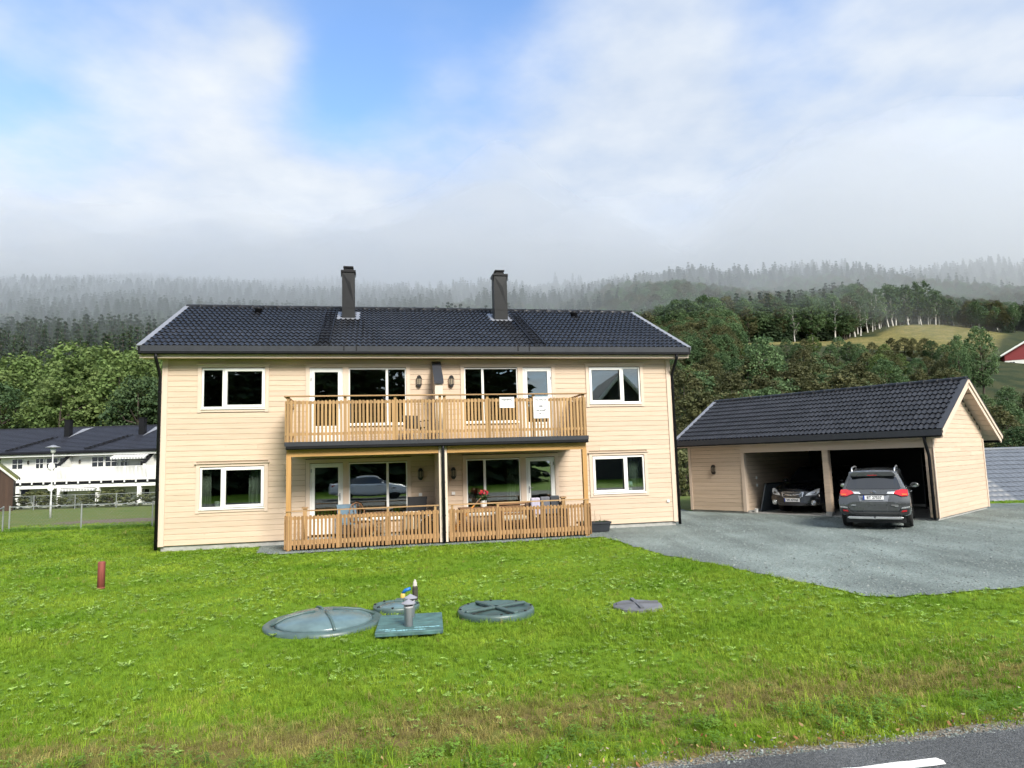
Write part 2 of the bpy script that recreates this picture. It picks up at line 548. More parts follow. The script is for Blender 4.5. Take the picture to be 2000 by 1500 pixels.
def in_meadow(x, y):
    """open hay meadow on the right hand slope"""
    x = np.asarray(x, float); y = np.asarray(y, float)
    e1 = ((x - 110) / 15) ** 2 + ((y - 179) / 14) ** 2
    e2 = ((x - 88) / 34) ** 2 + ((y - 168) / 9) ** 2
    return np.minimum(e1, e2) + (vnoise(x, y, 12, 5) - 0.5) * 0.5


ROAD_A = R(10.1)
RD = np.array([math.cos(ROAD_A), math.sin(ROAD_A)]); RN = np.array([-math.sin(ROAD_A), math.cos(ROAD_A)])
ROAD_C = 1.26 * RN[0] + 5.02 * RN[1]


def road_off(x, y):
    """distance beyond the road edge (positive on the lawn)"""
    return np.asarray(x) * RN[0] + np.asarray(y) * RN[1] - ROAD_C


HY = R(11.344)
HO = np.array([-9.535, 18.71])
HU = np.array([math.cos(HY), math.sin(HY)]); HV = np.array([-math.sin(HY), math.cos(HY)])


def hxy(u, v):
    q = HO + HU * u + HV * v
    return float(q[0]), float(q[1])


GRAVEL = [hxy(2.55, 0.3), hxy(2.75, -1.75), hxy(3.3, -2.05), hxy(7.4, -2.0), hxy(11.4, -2.05), (2.28, 19.02), (2.55, 18.3), (2.83, 16.84), (3.21, 15.24), (3.86, 13.85), (4.36, 12.42),
          (4.85, 11.13), (5.07, 10.45), (5.49, 10.28), (6.1, 10.4), (7.67, 10.76), (12.0, 11.7), (20.0, 13.3), (40, 17.5), (40, 25.0), (24, 25.6), (18.3, 26.1), (15.6, 26.9),
          (13.5, 31.5), (9.0, 36), (4.0, 34), (3.0, 29), hxy(14.6, 0.3)]


def densify(poly, step, jit, rg):
    out = []
    n = len(poly)
    for i in range(n):
        a, b = np.array(poly[i]), np.array(poly[(i + 1) % n])
        L = np.linalg.norm(b - a); k = max(1, int(L / step))
        nn = np.array([-(b - a)[1], (b - a)[0]]) / max(L, 1e-6)
        for j in range(k):
            q = a + (b - a) * j / k + nn * rg.normal(0, jit)
            out.append((float(q[0]), float(q[1])))
    return out


def inside(poly, x, y):
    x = np.asarray(x, float); y = np.asarray(y, float)
    r = np.zeros(x.shape, bool)
    n = len(poly)
    for i in range(n):
        (x1, y1), (x2, y2) = poly[i], poly[(i + 1) % n]
        c = ((y1 > y) != (y2 > y)) & (x < (x2 - x1) * (y - y1) / ((y2 - y1) if abs(y2 - y1) > 1e-9 else 1e-9) + x1)
        r ^= c
    return r


def ground_mats():
    m, nt, b = new_mat("ground_turf")
    N, L = nt.nodes.new, nt.links.new
    g = N("ShaderNodeNewGeometry")
    def noise(s, d=5, r=0.6):
        n = N("ShaderNodeTexNoise"); n.inputs["Scale"].default_value = s; n.inputs["Detail"].default_value = d; n.inputs["Roughness"].default_value = r
        L(g.outputs["Position"], n.inputs["Vector"]); return n.outputs[0]
    def ramp(v, a, c):
        q = N("ShaderNodeMapRange"); q.inputs["From Min"].default_value = a; q.inputs["From Max"].default_value = c
        L(v, q.inputs["Value"]); return q.outputs[0]
    def mix(f, a, c):
        q = N("ShaderNodeMix"); q.data_type = 'RGBA'
        if isinstance(f, float): q.inputs[0].default_value = f
        else: L(f, q.inputs[0])
        for k, v in ((6, a), (7, c)):
            if isinstance(v, tuple): q.inputs[k].default_value = (*v, 1)
            else: L(v, q.inputs[k])
        return q.outputs[2]
    def attr(nm):
        q = N("ShaderNodeAttribute"); q.attribute_name = nm; return q.outputs["Fac"]
    fine = noise(30); mid = noise(0.8); big = noise(0.12)
    lawn = mix(ramp(mid, .35, .65), (0.105, 0.205, 0.010), (0.15, 0.24, 0.016))
    lawn = mix(ramp(fine, .35, .75), lawn, (0.075, 0.145, 0.010))
    dry = mix(ramp(fine, .4, .6), (0.17, 0.15, 0.045), (0.13, 0.09, 0.04))
    meadow = mix(ramp(noise(0.35), .4, .62), (0.12, 0.115, 0.04), (0.21, 0.175, 0.07))
    meadow = mix(ramp(noise(1.6), .45, .65), meadow, (0.10, 0.10, 0.035))
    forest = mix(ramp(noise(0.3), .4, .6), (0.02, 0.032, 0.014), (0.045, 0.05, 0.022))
    soil = mix(ramp(fine, .4, .6), (0.17, 0.14, 0.11), (0.11, 0.09, 0.07))
    def jag(v, n, amt):
        a = N("ShaderNodeMath"); a.operation = 'MULTIPLY_ADD'; L(n, a.inputs[0]); a.inputs[1].default_value = amt
        L(v, a.inputs[2]); s = N("ShaderNodeMath"); s.operation = 'SUBTRACT'; L(a.outputs[0], s.inputs[0]); s.inputs[1].default_value = amt / 2
        return s.outputs[0]
    c = mix(ramp(jag(attr("dry"), noise(3.0), 0.9), .3, .75), lawn, dry)
    c = mix(ramp(jag(attr("rough"), noise(0.6), 0.6), .3, .7), c, mix(ramp(noise(1.1), .4, .6), (0.085, 0.125, 0.03), (0.125, 0.14, 0.045)))
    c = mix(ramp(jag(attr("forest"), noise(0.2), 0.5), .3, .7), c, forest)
    c = mix(ramp(jag(attr("meadow"), noise(0.25), 0.4), .35, .65), c, meadow)
    c = mix(ramp(jag(attr("soil"), noise(1.5), 0.9), .45, .7), c, soil)
    L(c, b.inputs["Base Color"])
    b.inputs["Roughness"].default_value = 0.9
    b.inputs["Specular IOR Level"].default_value = 0.15
    bp = N("ShaderNodeBump"); bp.inputs["Strength"].default_value = 0.5; bp.inputs["Distance"].default_value = 0.03
    L(fine, bp.inputs["Height"]); L(bp.outputs[0], b.inputs["Normal"])

    def grit(name, c1, c2, scale, bump, rough=0.85, big_=0.5):
        m2, nt2, b2 = new_mat(name)
        N2, L2 = nt2.nodes.new, nt2.links.new
        g2 = N2("ShaderNodeNewGeometry")
        vo = N2("ShaderNodeTexVoronoi"); vo.inputs["Scale"].default_value = scale; L2(g2.outputs["Position"], vo.inputs["Vector"])
        nz = N2("ShaderNodeTexNoise"); nz.inputs["Scale"].default_value = big_; nz.inputs["Detail"].default_value = 6; L2(g2.outputs["Position"], nz.inputs["Vector"])
        sp = N2("ShaderNodeSeparateColor"); L2(vo.outputs["Color"], sp.inputs[0])
        mx = N2("ShaderNodeMix"); mx.data_type = 'RGBA'; mx.inputs[6].default_value = (*c1, 1); mx.inputs[7].default_value = (*c2, 1)
        L2(sp.outputs[0], mx.inputs[0])
        mr = N2("ShaderNodeMapRange"); mr.inputs["From Min"].default_value = .3; mr.inputs["From Max"].default_value = .7
        mr.inputs["To Min"].default_value = .72; mr.inputs["To Max"].default_value = 1.2; L2(nz.outputs[0], mr.inputs["Value"])
        cs = N2("ShaderNodeVectorMath"); cs.operation = 'SCALE'; L2(mx.outputs[2], cs.inputs[0]); L2(mr.outputs[0], cs.inputs["Scale"])
        mp2 = N2("ShaderNodeMapping"); mp2.inputs["Rotation"].default_value = (0, 0, R(38)); mp2.inputs["Scale"].default_value = (1.1, .12, 1)
        L2(g2.outputs["Position"], mp2.inputs[0])
        nt_ = N2("ShaderNodeTexNoise"); nt_.inputs["Scale"].default_value = 1.0; nt_.inputs["Detail"].default_value = 3; L2(mp2.outputs[0], nt_.inputs["Vector"])
        mr3 = N2("ShaderNodeMapRange"); mr3.inputs["From Min"].default_value = .4; mr3.inputs["From Max"].default_value = .62; mr3.inputs["To Min"].default_value = .8; mr3.inputs["To Max"].default_value = 1.12
        L2(nt_.outputs[0], mr3.inputs["Value"])
        cs2 = N2("ShaderNodeVectorMath"); cs2.operation = 'SCALE'; L2(cs.outputs[0], cs2.inputs[0]); L2(mr3.outputs[0], cs2.inputs["Scale"])
        L2(cs2.outputs[0], b2.inputs["Base Color"])
        b2.inputs["Roughness"].default_value = rough
        b2.inputs["Specular IOR Level"].default_value = 0.3
        bp2 = N2("ShaderNodeBump"); bp2.inputs["Strength"].default_value = bump; bp2.inputs["Distance"].default_value = 0.02; bp2.invert = True
        L2(vo.outputs["Distance"], bp2.inputs["Height"]); L2(bp2.outputs[0], b2.inputs["Normal"])
        return m2
    return (m, grit("grey_gravel", (0.115, 0.15, 0.143), (0.27, 0.315, 0.30), 60, 0.8),
            grit("asphalt", (0.06, 0.064, 0.068), (0.15, 0.156, 0.16), 90, 0.6, 0.8),
            grit("verge_soil", (0.16, 0.13, 0.10), (0.30, 0.27, 0.22), 45, 0.8))


M_TURF, M_GRAVEL, M_ASPH, M_SOIL = ground_mats()


def axis_pts(near, step, far, g=1.16):
    v = list(np.arange(0, near + 1e-6, step)); s = step
    while v[-1] < far:
        s *= g; v.append(v[-1] + min(s, 12.0 if v[-1] < 300 else 22))
    return np.array(v)


def build_ground():
    ap = axis_pts(24, 0.4, 1800)
    xs = np.concatenate([-ap[:0:-1], ap])
    yp = axis_pts(30, 0.4, 1660)
    yn = axis_pts(4, 1.0, 300, 1.3)
    ys = np.concatenate([-yn[:0:-1], yp])
    X, Y = np.meshgrid(xs, ys)
    Z = terrain(X, Y)
    nx, ny = len(xs), len(ys)
    vs = np.stack([X.ravel(), Y.ravel(), Z.ravel()], 1)
    idx = np.arange(nx * ny).reshape(ny, nx)
    q = np.stack([idx[:-1, :-1].ravel(), idx[:-1, 1:].ravel(), idx[1:, 1:].ravel(), idx[1:, :-1].ravel()], 1)
    me = bpy.data.meshes.new("ground")
    me.from_pydata(vs.tolist(), [], q.tolist())
    x, y = vs[:, 0], vs[:, 1]
    ro = road_off(x, y)
    A = {"dry": np.clip(np.exp(-((ro - 1.15) / .62) ** 2) * .8 + .8 * (ro < .25), 0, 1) * (ro > -0.5),
         "rough": sstep(26.6, 28.0, y),
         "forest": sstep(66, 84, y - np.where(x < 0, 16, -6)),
         "meadow": 1 - sstep(0.85, 1.15, in_meadow(x, y)),
         "soil": np.clip(1.5 - np.hypot((x + 18.2) / 2.8, (y - 32.0) / 2.2), 0, 1)}
    for k, v in A.items():
        at = me.attributes.new(k, 'FLOAT', 'POINT')
        at.data.foreach_set("value", v.astype(np.float32))
    me.materials.append(M_TURF)
    me.polygons.foreach_set("use_smooth", [True] * len(me.polygons))
    ob = link("ground", me)
    tag(ob, "sloping lawn and hillside ground", None, kind="structure")


build_ground()
grg = np.random.default_rng(3)


def sheet(name, poly, z, mat, label):
    me = bpy.data.meshes.new(name)
    me.from_pydata([(x, y, z) for x, y in poly], [], [tuple(range(len(poly)))])
    bm = bmesh.new(); bm.from_mesh(me)
    bmesh.ops.triangulate(bm, faces=bm.faces)
    for f in bm.faces:
        if f.normal.z < 0: f.normal_flip()
    bm.to_mesh(me); bm.free()
    me.materials.append(mat)
    return tag(link(name, me), label, kind="structure")


GRAVEL_J = densify(GRAVEL, 0.22, 0.035, grg)
sheet("gravel_yard", GRAVEL_J, 0.014, M_GRAVEL, "grey gravel yard beside the lawn")


def road_pt(s, o):
    q = RD * s + RN * (ROAD_C + o)
    return (float(q[0]), float(q[1]))


edge = [road_pt(s, grg.normal(0, 0.012)) for s in np.arange(-60, 60, 0.12)]
sheet("road", edge + [road_pt(60, -11), road_pt(-60, -11)], 0.022, M_ASPH, "grey asphalt road in the foreground")
edge2 = [road_pt(s, 0.05 + 0.16 * float(vnoise(s, 0, 0.9, 4)) + grg.normal(0, 0.02)) for s in np.arange(-30, 30, 0.12)]
sheet("verge", edge2 + [road_pt(30, -0.1), road_pt(-30, -0.1)], 0.014, M_SOIL, "strip of bare soil and grit along the road")
M_MARK = pm("worn_road_paint", (0.74, 0.74, 0.72), 0.7, var=0.25, scale=25, bump=0.3, bscale=90)
for k in range(-3, 3):
    s1 = 2.83 * RD[0] + 5.02 * RD[1] + k * 3.0
    o0 = -0.40
    pts = []
    for (s, o) in [(s1 - 1.0, o0)] + [(s1 - 1.0 + j * .1, o0 + grg.normal(0, .004)) for j in range(1, 10)] + [(s1 - .01, o0), (s1 + .015, o0 + .05), (s1, o0 + 0.10)] + [(s1 - j * .1, o0 + .10 + grg.normal(0, .004)) for j in range(1, 10)] + [(s1 - 1, o0 + .1)]:
        pts.append(road_pt(s, o))
    if k in (-1, 0, 1):
        o = sheet("road_marking", pts, 0.026, M_MARK, "white dashed edge line painted on the asphalt")

# ================================================================== house
house = thing("apartment_house", "two storey beige timber house with dark tiled roof and central wooden balconies", "house", (HO[0], HO[1], 0), HY)
W, DEP, WP, WT = 14.79, 8.466, 0.17, 5.18
EV, EZ, RZ, RV, OV = -0.408, 5.478, 7.597, 4.233, 0.547
SLOPE = (RZ - EZ) / (RV - EV)
SA = math.atan(SLOPE)
BD = 1.6                                     # balcony depth

MB().box(0.03, 0.03, -0.4, W - 0.03, DEP - 0.03, WP).build("foundation", M_CONC, house)


def casing_rects():
    """outer rectangles of the casings in the front wall (u0,u1,z0,z1)"""
    r = []
    for (a, b) in ((0.984, 2.655), (W - 2.655, W - 0.984)):
        r += [(a - .10, b + .10, 3.70, 5.03), (a - .10, b + .10, 0.965, 2.29)]
    for (a, b) in ((3.855, 6.572), (8.277, 10.951)):
        r += [(a - .11, b + .11, 2.76, 5.02), (a - .11, b + .11, 0.2, 2.31)]
    return r


RECTS = casing_rects()


def cut_spans(u0, u1, z0, z1, rects, grow=0.0):
    zc = (z0 + z1) / 2
    sp = [(u0, u1)]
    for (a, b, c, d) in rects:
        if c < zc < d:
            n = []
            for (s, e) in sp:
                if b <= s or a >= e: n.append((s, e)); continue
                if a > s: n.append((s, a))
                if b < e: n.append((b, e))
            sp = n
    return [q for q in sp if q[1] - q[0] > 0.03]


def wall_sheet(name, spans_fn, zs, mat, parent):
    mb = MB()
    for z0, z1 in zip(zs[:-1], zs[1:]):
        for (a, b) in spans_fn(z0, z1): mb.box(a, 0.0, z0, b, 0.12, z1)
    return mb.build(name, mat, parent)


zz = sorted({WP, WT} | {q for r in RECTS for q in (r[2], r[3])})
hole = [(a + .09, b - .09, c + (0.06 if c > .5 else -0.1), d - .09) for (a, b, c, d) in RECTS]
zz2 = sorted({WP, WT} | {min(max(q, WP), WT) for r in hole for q in (r[2], r[3])})
front = wall_sheet("front_wall", lambda z0, z1: cut_spans(0, W, z0, z1, hole), zz2, M_BACK, house)
PL = 0.148
prg = random.Random(5)


def plank_mesh(u0, u1, z0, h, mat, depth=0.022, axis='x', base=0.0, sgn=-1):
    prof = [(0, 0), (depth * .8, 0), (depth, .006), (depth, h - .010), (depth * .45, h - .003), (0, h - .003)]
    if axis == 'x': fn = lambda p, q, t: (t, base + sgn * p, z0 + q)
    else: fn = lambda p, q, t: (base + sgn * p, t, z0 + q)
    return MB().prism(prof, u0, u1, fn).mesh("plank", mat)


def lay_planks(parent, u0, u1, zb, zt, rects, mat, axis='x', base=0.0, sgn=-1, clip=None):
    z = zb
    while z < zt - 0.03:
        h = min(PL, zt - z)
        lo, hi = (u0, u1) if clip is None else clip(z + h)
        for (a, b) in cut_spans(lo, hi, z, z + h, rects):
            cuts = [a]
            while b - cuts[-1] > 5.2: cuts.append(cuts[-1] + prg.uniform(2.4, 4.8))
            if b - cuts[-1] < .3 and len(cuts) > 1: cuts.pop()
            cuts.append(b)
            for c, d in zip(cuts[:-1], cuts[1:]):
                link("plank", plank_mesh(c + .0015, d - .0015, z, h, mat, axis=axis, base=base, sgn=sgn), parent)
        z += PL


lay_planks(front, 0.0, W, WP - 0.03, WT, RECTS, M_PLANK)
mb = MB()
for (a, b) in ((0, 0.1), (W - .1, W)): mb.box(a, 0.125, WP, b, DEP, WT)
for u in (0.0, W):
    s = 1 if u == 0 else -1
    mb.prism([(0.06, WT), (DEP - .06, WT), (RV, WT + (RV) * SLOPE * .98)], u, u + .1 * s, lambda p, q, t: (t, p, q))
mb.box(0.1, DEP - .12, WP, W - .1, DEP, WT)
mb.build("gable_and_back_walls", M_PLANKY, house)
for u in (0, W):
    s = -1 if u == 0 else 1
    MB().box(min(u, u + s * .028), -0.05, WP - .04, max(u, u + s * .028), 0.11, WT).build("corner_board", M_TRIMZ, house)
    a, b = (0.0, .115) if u == 0 else (W - .115, W)
    MB().box(a, -.05, WP - .04, b, -.024, WT).build("corner_board", M_TRIMZ, house)
# interior: floors, ceiling, partition walls
mb = MB()
mb.box(.1, .12, .10, W - .1, DEP - .12, .22); mb.box(.1, .12, 2.52, W - .1, DEP - .12, 2.74)
mb.build("interior_floor", M_FLOOR, house)
mb = MB().box(.1, .12, WT - .02, W - .1, DEP - .12, WT + .04)
mb.build("ceiling", M_INT, house)
mb = MB()
for (z0, z1) in ((.22, 2.52), (2.74, WT - .02)):
    mb.box(.1, 3.6, z0, W - .1, 3.7, z1)
    for u in (3.1, 7.35, 11.65): mb.box(u, .13, z0, u + .09, 3.6, z1)
mb.build("partition_wall", M_INT, house)


# ---- windows and doors
def pane_unit(parent, u0, u1, z0, z1, fw=0.055, y=-0.012, sash=False):
    f = MB()
    d0, d1 = (y - (0.018 if sash else 0), y + .07)
    f.box(u0, d0, z0, u0 + fw, d1, z1); f.box(u1 - fw, d0, z0, u1, d1, z1)
    f.box(u0 + fw, d0, z0, u1 - fw, d1, z0 + fw); f.box(u0 + fw, d0, z1 - fw, u1 - fw, d1, z1)
    fr = f.build("sash" if sash else "frame", M_WHITE, parent, bevel=0.004)
    MB().box(u0 + fw - .004, y + .03, z0 + fw - .004, u1 - fw + .004, y + .042, z1 - fw + .004).build("pane", M_GLASS, parent)
    return fr


def casing(parent, u0, u1, z0, z1, sill=True, cw=.10):
    MB().box(u0 - cw, -.048, z0 - .11, u0, -.022, z1 + .02).build("casing", M_TRIMZ, parent)
    MB().box(u1, -.048, z0 - .11, u1 + cw, -.022, z1 + .02).build("casing", M_TRIMZ, parent)
    MB().box(u0 - cw, -.046, z1 + .02, u1 + cw, -.022, z1 + .095).build("head_board", M_TRIM, parent)
    MB().box(u0 - cw - .035, -.085, z1 + .095, u1 + cw + .035, -.02, z1 + .118).build("drip_cap", M_TRIM, parent, bevel=.004)
    if sill:
        MB().box(u0, -.046, z0 - .10, u1, -.022, z0 - .03).build("apron", M_TRIM, parent)
        MB().box(u0 - .01, -.075, z0 - .03, u1 + .01, -.0, z0).build("sill", M_WHITE, parent, bevel=.004)


def window(u0, u1, z0, z1, mull, big_left, label=None):
    w = link("window", None, house)
    if label: w["label"] = label
    casing(w, u0, u1, z0, z1)
    a, b = (u0, mull), (mull, u1)
    pane_unit(w, a[0], a[1] + .02, z0, z1, .05, sash=False)
    pane_unit(w, b[0] + .02, b[1], z0, z1, .05, sash=False)
    big = a if big_left else b
    lo, hi = (big[0] + .01, big[1] + .01) if big_left else (big[0] + .03, big[1] - .01)
    f = MB(); t = .075; y0, y1 = -.05, -.012
    zl, zh = z0 + .02, z1 - .015
    f.box(lo, y0, zl, lo + t, y1, zh); f.box(hi - t, y0, zl, hi, y1, zh); f.box(lo + t, y0, zl, hi - t, y1, zl + t); f.box(lo + t, y0, zh - t, hi - t, y1, zh)
    f.build("sash", M_WHITE, w, bevel=.005)
    return w


window(0.984, 2.655, 3.808, 4.93, 1.55, False)
window(0.984, 2.655, 1.073, 2.192, 1.55, False)
window(W - 2.655, W - 0.984, 3.808, 4.93, 13.19, True)
window(W - 2.655, W - 0.984, 1.073, 2.192, 13.19, True)


def patio(ud0, ud1, uw0, uw1, mull, z0, z1, zb, hinge):
    """balcony door beside a two light window under one head"""
    w = link("patio_window", None, house)
    lo, hi = min(ud0, uw0), max(ud1, uw1)
    cw = .11
    for (a, b) in ((lo - cw, lo), (hi, hi + cw)):
        MB().box(a, -.048, z0, b, -.022, z1 + .02).build("casing", M_TRIMZ, w)
    m0, m1 = (ud1, uw0) if ud0 < uw0 else (uw1, ud0)
    MB().box(m0, -.044, z0, m1, .06, z1 + .02).build("casing", M_TRIMZ, w)
    MB().box(lo - cw, -.046, z1 + .02, hi + cw, -.022, z1 + .095).build("head_board", M_TRIM, w)
    MB().box(lo - cw - .035, -.085, z1 + .095, hi + cw + .035, -.02, z1 + .118).build("drip_cap", M_TRIM, w, bevel=.004)
    pane_unit(w, uw0, mull + .012, zb, z1, .035)
    pane_unit(w, mull - .012 + .024, uw1, zb, z1, .035)
    MB().box(uw0 - .01, -.08, zb - .05, uw1 + .01, 0, zb).build("sill", M_WHITE, w, bevel=.004)
    # cladding below the fixed window
    z = z0
    while z < zb - .08:
        link("plank", plank_mesh(uw0, uw1, z, min(PL, zb - .05 - z), M_PLANK), w); z += PL
    MB().box(uw0, 0, z0, uw1, .1, zb - .05).build("wall_infill", M_BACK, w)
    d = link("balcony_door", None, house)
    f = MB()
    f.box(ud0, -.02, z0, ud0 + .05, .08, z1); f.box(ud1 - .05, -.02, z0, ud1, .08, z1); f.box(ud0 + .05, -.02, z1 - .04, ud1 - .05, .08, z1)
    f.build("frame", M_WHITE, d, bevel=.004)
    g0, g1, gz0, gz1 = ud0 + .135, ud1 - .135, z0 + .47, z1 - .11
    f = MB()
    a, b = ud0 + .052, ud1 - .052
    f.box(a, -.03, z0 + .03, g0, .03, z1 - .042); f.box(g1, -.03, z0 + .03, b, .03, z1 - .042)
    f.box(g0, -.03, gz1, g1, .03, z1 - .042); f.box(g0, -.03, z0 + .03, g1, .03, z0 + .09); f.box(g0, -.03, gz0 - .07, g1, .03, gz0)
    for k in range(6):
        s = (g1 - g0) / 6
        f.box(g0 + k * s + .003, -.018, z0 + .09, g0 + (k + 1) * s - .003, .02, gz0 - .07)
    f.build("door_leaf", M_WHITE, d, bevel=.004)
    MB().box(g0 - .004, 0, gz0 - .004, g1 + .004, .012, gz1 + .004).build("pane", M_GLASS, d)
    hx = ud1 - .085 if hinge == 'l' else ud0 + .085
    h = MB().box(hx - .015, -.04, z0 + .95, hx + .015, -.03, z0 + 1.15)
    h.tube([(hx, -.04, z0 + 1.1), (hx, -.08, z0 + 1.1), (hx + (-.11 if hinge == 'l' else .11), -.08, z0 + 1.1)], .009)
    h.build("handle", M_GALV, d)
    for k in (.25, 1.75):
        q = ud0 + .04 if hinge == 'l' else ud1 - .04
        MB().tube([(q, -.04, z0 + k), (q, -.04, z0 + k + .1)], .011).build("hinge", M_GALV, d)


patio(3.855, 4.772, 4.936, 6.572, 6.006, 2.80, 4.92, 3.30, 'l')
patio(3.866, 4.772, 4.930, 6.570, 6.000, 0.22, 2.21, 0.62, 'l')
patio(10.056, 10.951, 8.277, 9.897, 8.817, 2.80, 4.92, 3.30, 'r')
patio(10.063, 10.955, 8.280, 9.900, 8.813, 0.22, 2.21, 0.62, 'r')


# ---- wall lamps, switch boxes
def wall_lamp(parent, u, z, y=-0.024, s=1.0):
    l = link("wall_lamp", None, parent, (u, y, z))
    half = [(math.cos(t), math.sin(t)) for t in np.linspace(math.pi, 2 * math.pi, 9)]
    b = MB()
    b.box(-.05, -.015, -.16, .05, 0, .16)
    b.prism([(-.078, .08), (-.05, .145), (-.02, .172), (.02, .172), (.05, .145), (.078, .08)], -.075, -.0, lambda p, q, t: (p, t, q))
    b.prism([(-.078, -.09), (-.05, -.15), (-.02, -.175), (.02, -.175), (.05, -.15), (.078, -.09)], -.075, -.0, lambda p, q, t: (p, t, q))
    for k in (-.07, -.027, .027, .07): b.box(k - .007, -.08, -.1, k + .007, -.066, .09)
    b.build("body", M_LAMP, l)
    MB().box(-.06, -.064, -.09, .06, -.01, .08).build("glass", M_LAMPGL, l)


for (u, z) in ((6.945, 4.527), (7.89, 4.521), (6.944, 1.829), (7.894, 1.827)): wall_lamp(house, u, z)
for u in (6.94, 7.885):
    MB().box(u - .05, -.06, 1.20, u + .05, -.024, 1.29).build("socket_box", M_PLASTW, house, bevel=.006)
MB().box(W - .31, -.06, .72, W - .23, -.024, .80).build("socket_box", M_PLASTW, house, bevel=.006)


# ---- roof
def tile_mesh(w, gauge, name="roof_tile"):
    n = 13
    ln = gauge + 0.06
    mb = MB()
    for (y, lift) in ((0.0, .044), (ln, .004)):
        for k in range(n):
            x = (w + .012) * k / (n - 1)
            c = 0.5 + 0.5 * math.cos(2 * math.pi * (x / w * 2) + math.pi)
            mb.v.append((x, y, lift + .046 * c ** 1.1))
    for k in range(n):                                   # butt edge
        v = mb.v[k]; mb.v.append((v[0], .006, v[2] - .036))
    for k in range(n - 1):
        mb.f.append((k, k + 1, n + k + 1, n + k))
        mb.f.append((2 * n + k, 2 * n + k + 1, k + 1, k))
    me = mb.mesh(name, M_TILE)
    bm = bmesh.new(); bm.from_mesh(me)
    for f in bm.faces:
        f.smooth = True
        if f.normal.z < -.2: f.normal_flip()
    for e in bm.edges:
        if len(e.link_faces) == 2 and e.calc_face_angle(0) > R(50): e.smooth = False
    bm.to_mesh(me); bm.free()
    return me


def tiled_slope(parent, u0, u1, v0, z0, v1, z1, cols, rows, skip=None, limit=300):
    ang = math.atan2(z1 - z0, v1 - v0)
    L = math.hypot(z1 - z0, v1 - v0)
    g = L / rows; w = (u1 - u0) / cols
    tm = tile_mesh(w, g)
    co, si = math.cos(ang), math.sin(ang)
    rest, cnt = MB(), 0
    jr = random.Random(11)
    for r in range(rows):
        s = r * g
        for c in range(cols):
            if skip and skip(u0 + (c + .5) * w, v0 + (s + g / 2) * co): continue
            loc = (u0 + c * w, v0 + s * co, z0 + s * si)
            da = jr.gauss(0, .004)
            if cnt < limit:
                link("roof_tile", tm, parent, loc, (ang + da, 0, jr.gauss(0, .003))); cnt += 1
            else:
                mat = Matrix.Translation(loc) @ Matrix.Rotation(ang + da, 4, 'X')
                rest.add([mat @ v.co for v in tm.vertices], [tuple(p.vertices) for p in tm.polygons])
    if rest.v:
        me = bpy.data.meshes.new("roof_tiles_upper")
        me.from_pydata(rest.v, [], rest.f); me.materials.append(M_TILE)
        me.polygons.foreach_set("use_smooth", [True] * len(me.polygons))
        bm = bmesh.new(); bm.from_mesh(me)
        for e in bm.edges:
            if len(e.link_faces) == 2 and e.calc_face_angle(0) > R(50): e.smooth = False
        bm.to_mesh(me); bm.free()
        tag(link("roof_tiles_upper", me, parent), kind="stuff")


def ridge_row(parent, u0, u1, v, z, n, r=.115):
    L = (u1 - u0) / n
    mb = MB()
    arc = [(r * math.cos(t), r * .82 * math.sin(t)) for t in np.linspace(-.25, math.pi + .25, 9)]
    for k, (sc_, x) in enumerate(((1.0, -.02), (1.0, L), (1.08, L), (1.08, L + .03), (.95, L + .03))):
        for (a, b) in arc: mb.v.append((x, a * sc_, b * sc_))
    m = len(arc)
    for k in range(4):
        for j in range(m - 1): mb.f.append((k * m + j, k * m + j + 1, (k + 1) * m + j + 1, (k + 1) * m + j))
    me = mb.mesh("ridge_tile", M_TILE, True)
    jr = random.Random(4)
    for k in range(n):
        link("ridge_tile", me, parent, (u0 + k * L, v, z + jr.gauss(0, .002)), (0, jr.gauss(0, .003), 0))


def roof(parent, w, dep, ev, ez, rv, rz, ov, erv, erz, thick=.14, soffit_z=None, wall=0.0):
    """roof deck with boarded underside"""
    mb = MB()
    sec = [(ev, ez - .02), (rv, rz - .02), (erv, erz - .02), (erv, erz - .02 - thick), (rv, rz - .02 - thick), (ev, ez - .02 - thick)]
    mb.prism(sec[:2] + [sec[4], sec[5]], -ov + .03, w + ov - .03, lambda p, q, t: (t, p, q))
    mb.prism([sec[1], sec[2], sec[3], sec[4]], -ov + .03, w + ov - .03, lambda p, q, t: (t, p, q))
    return mb.build("roof", M_TRIM, parent)


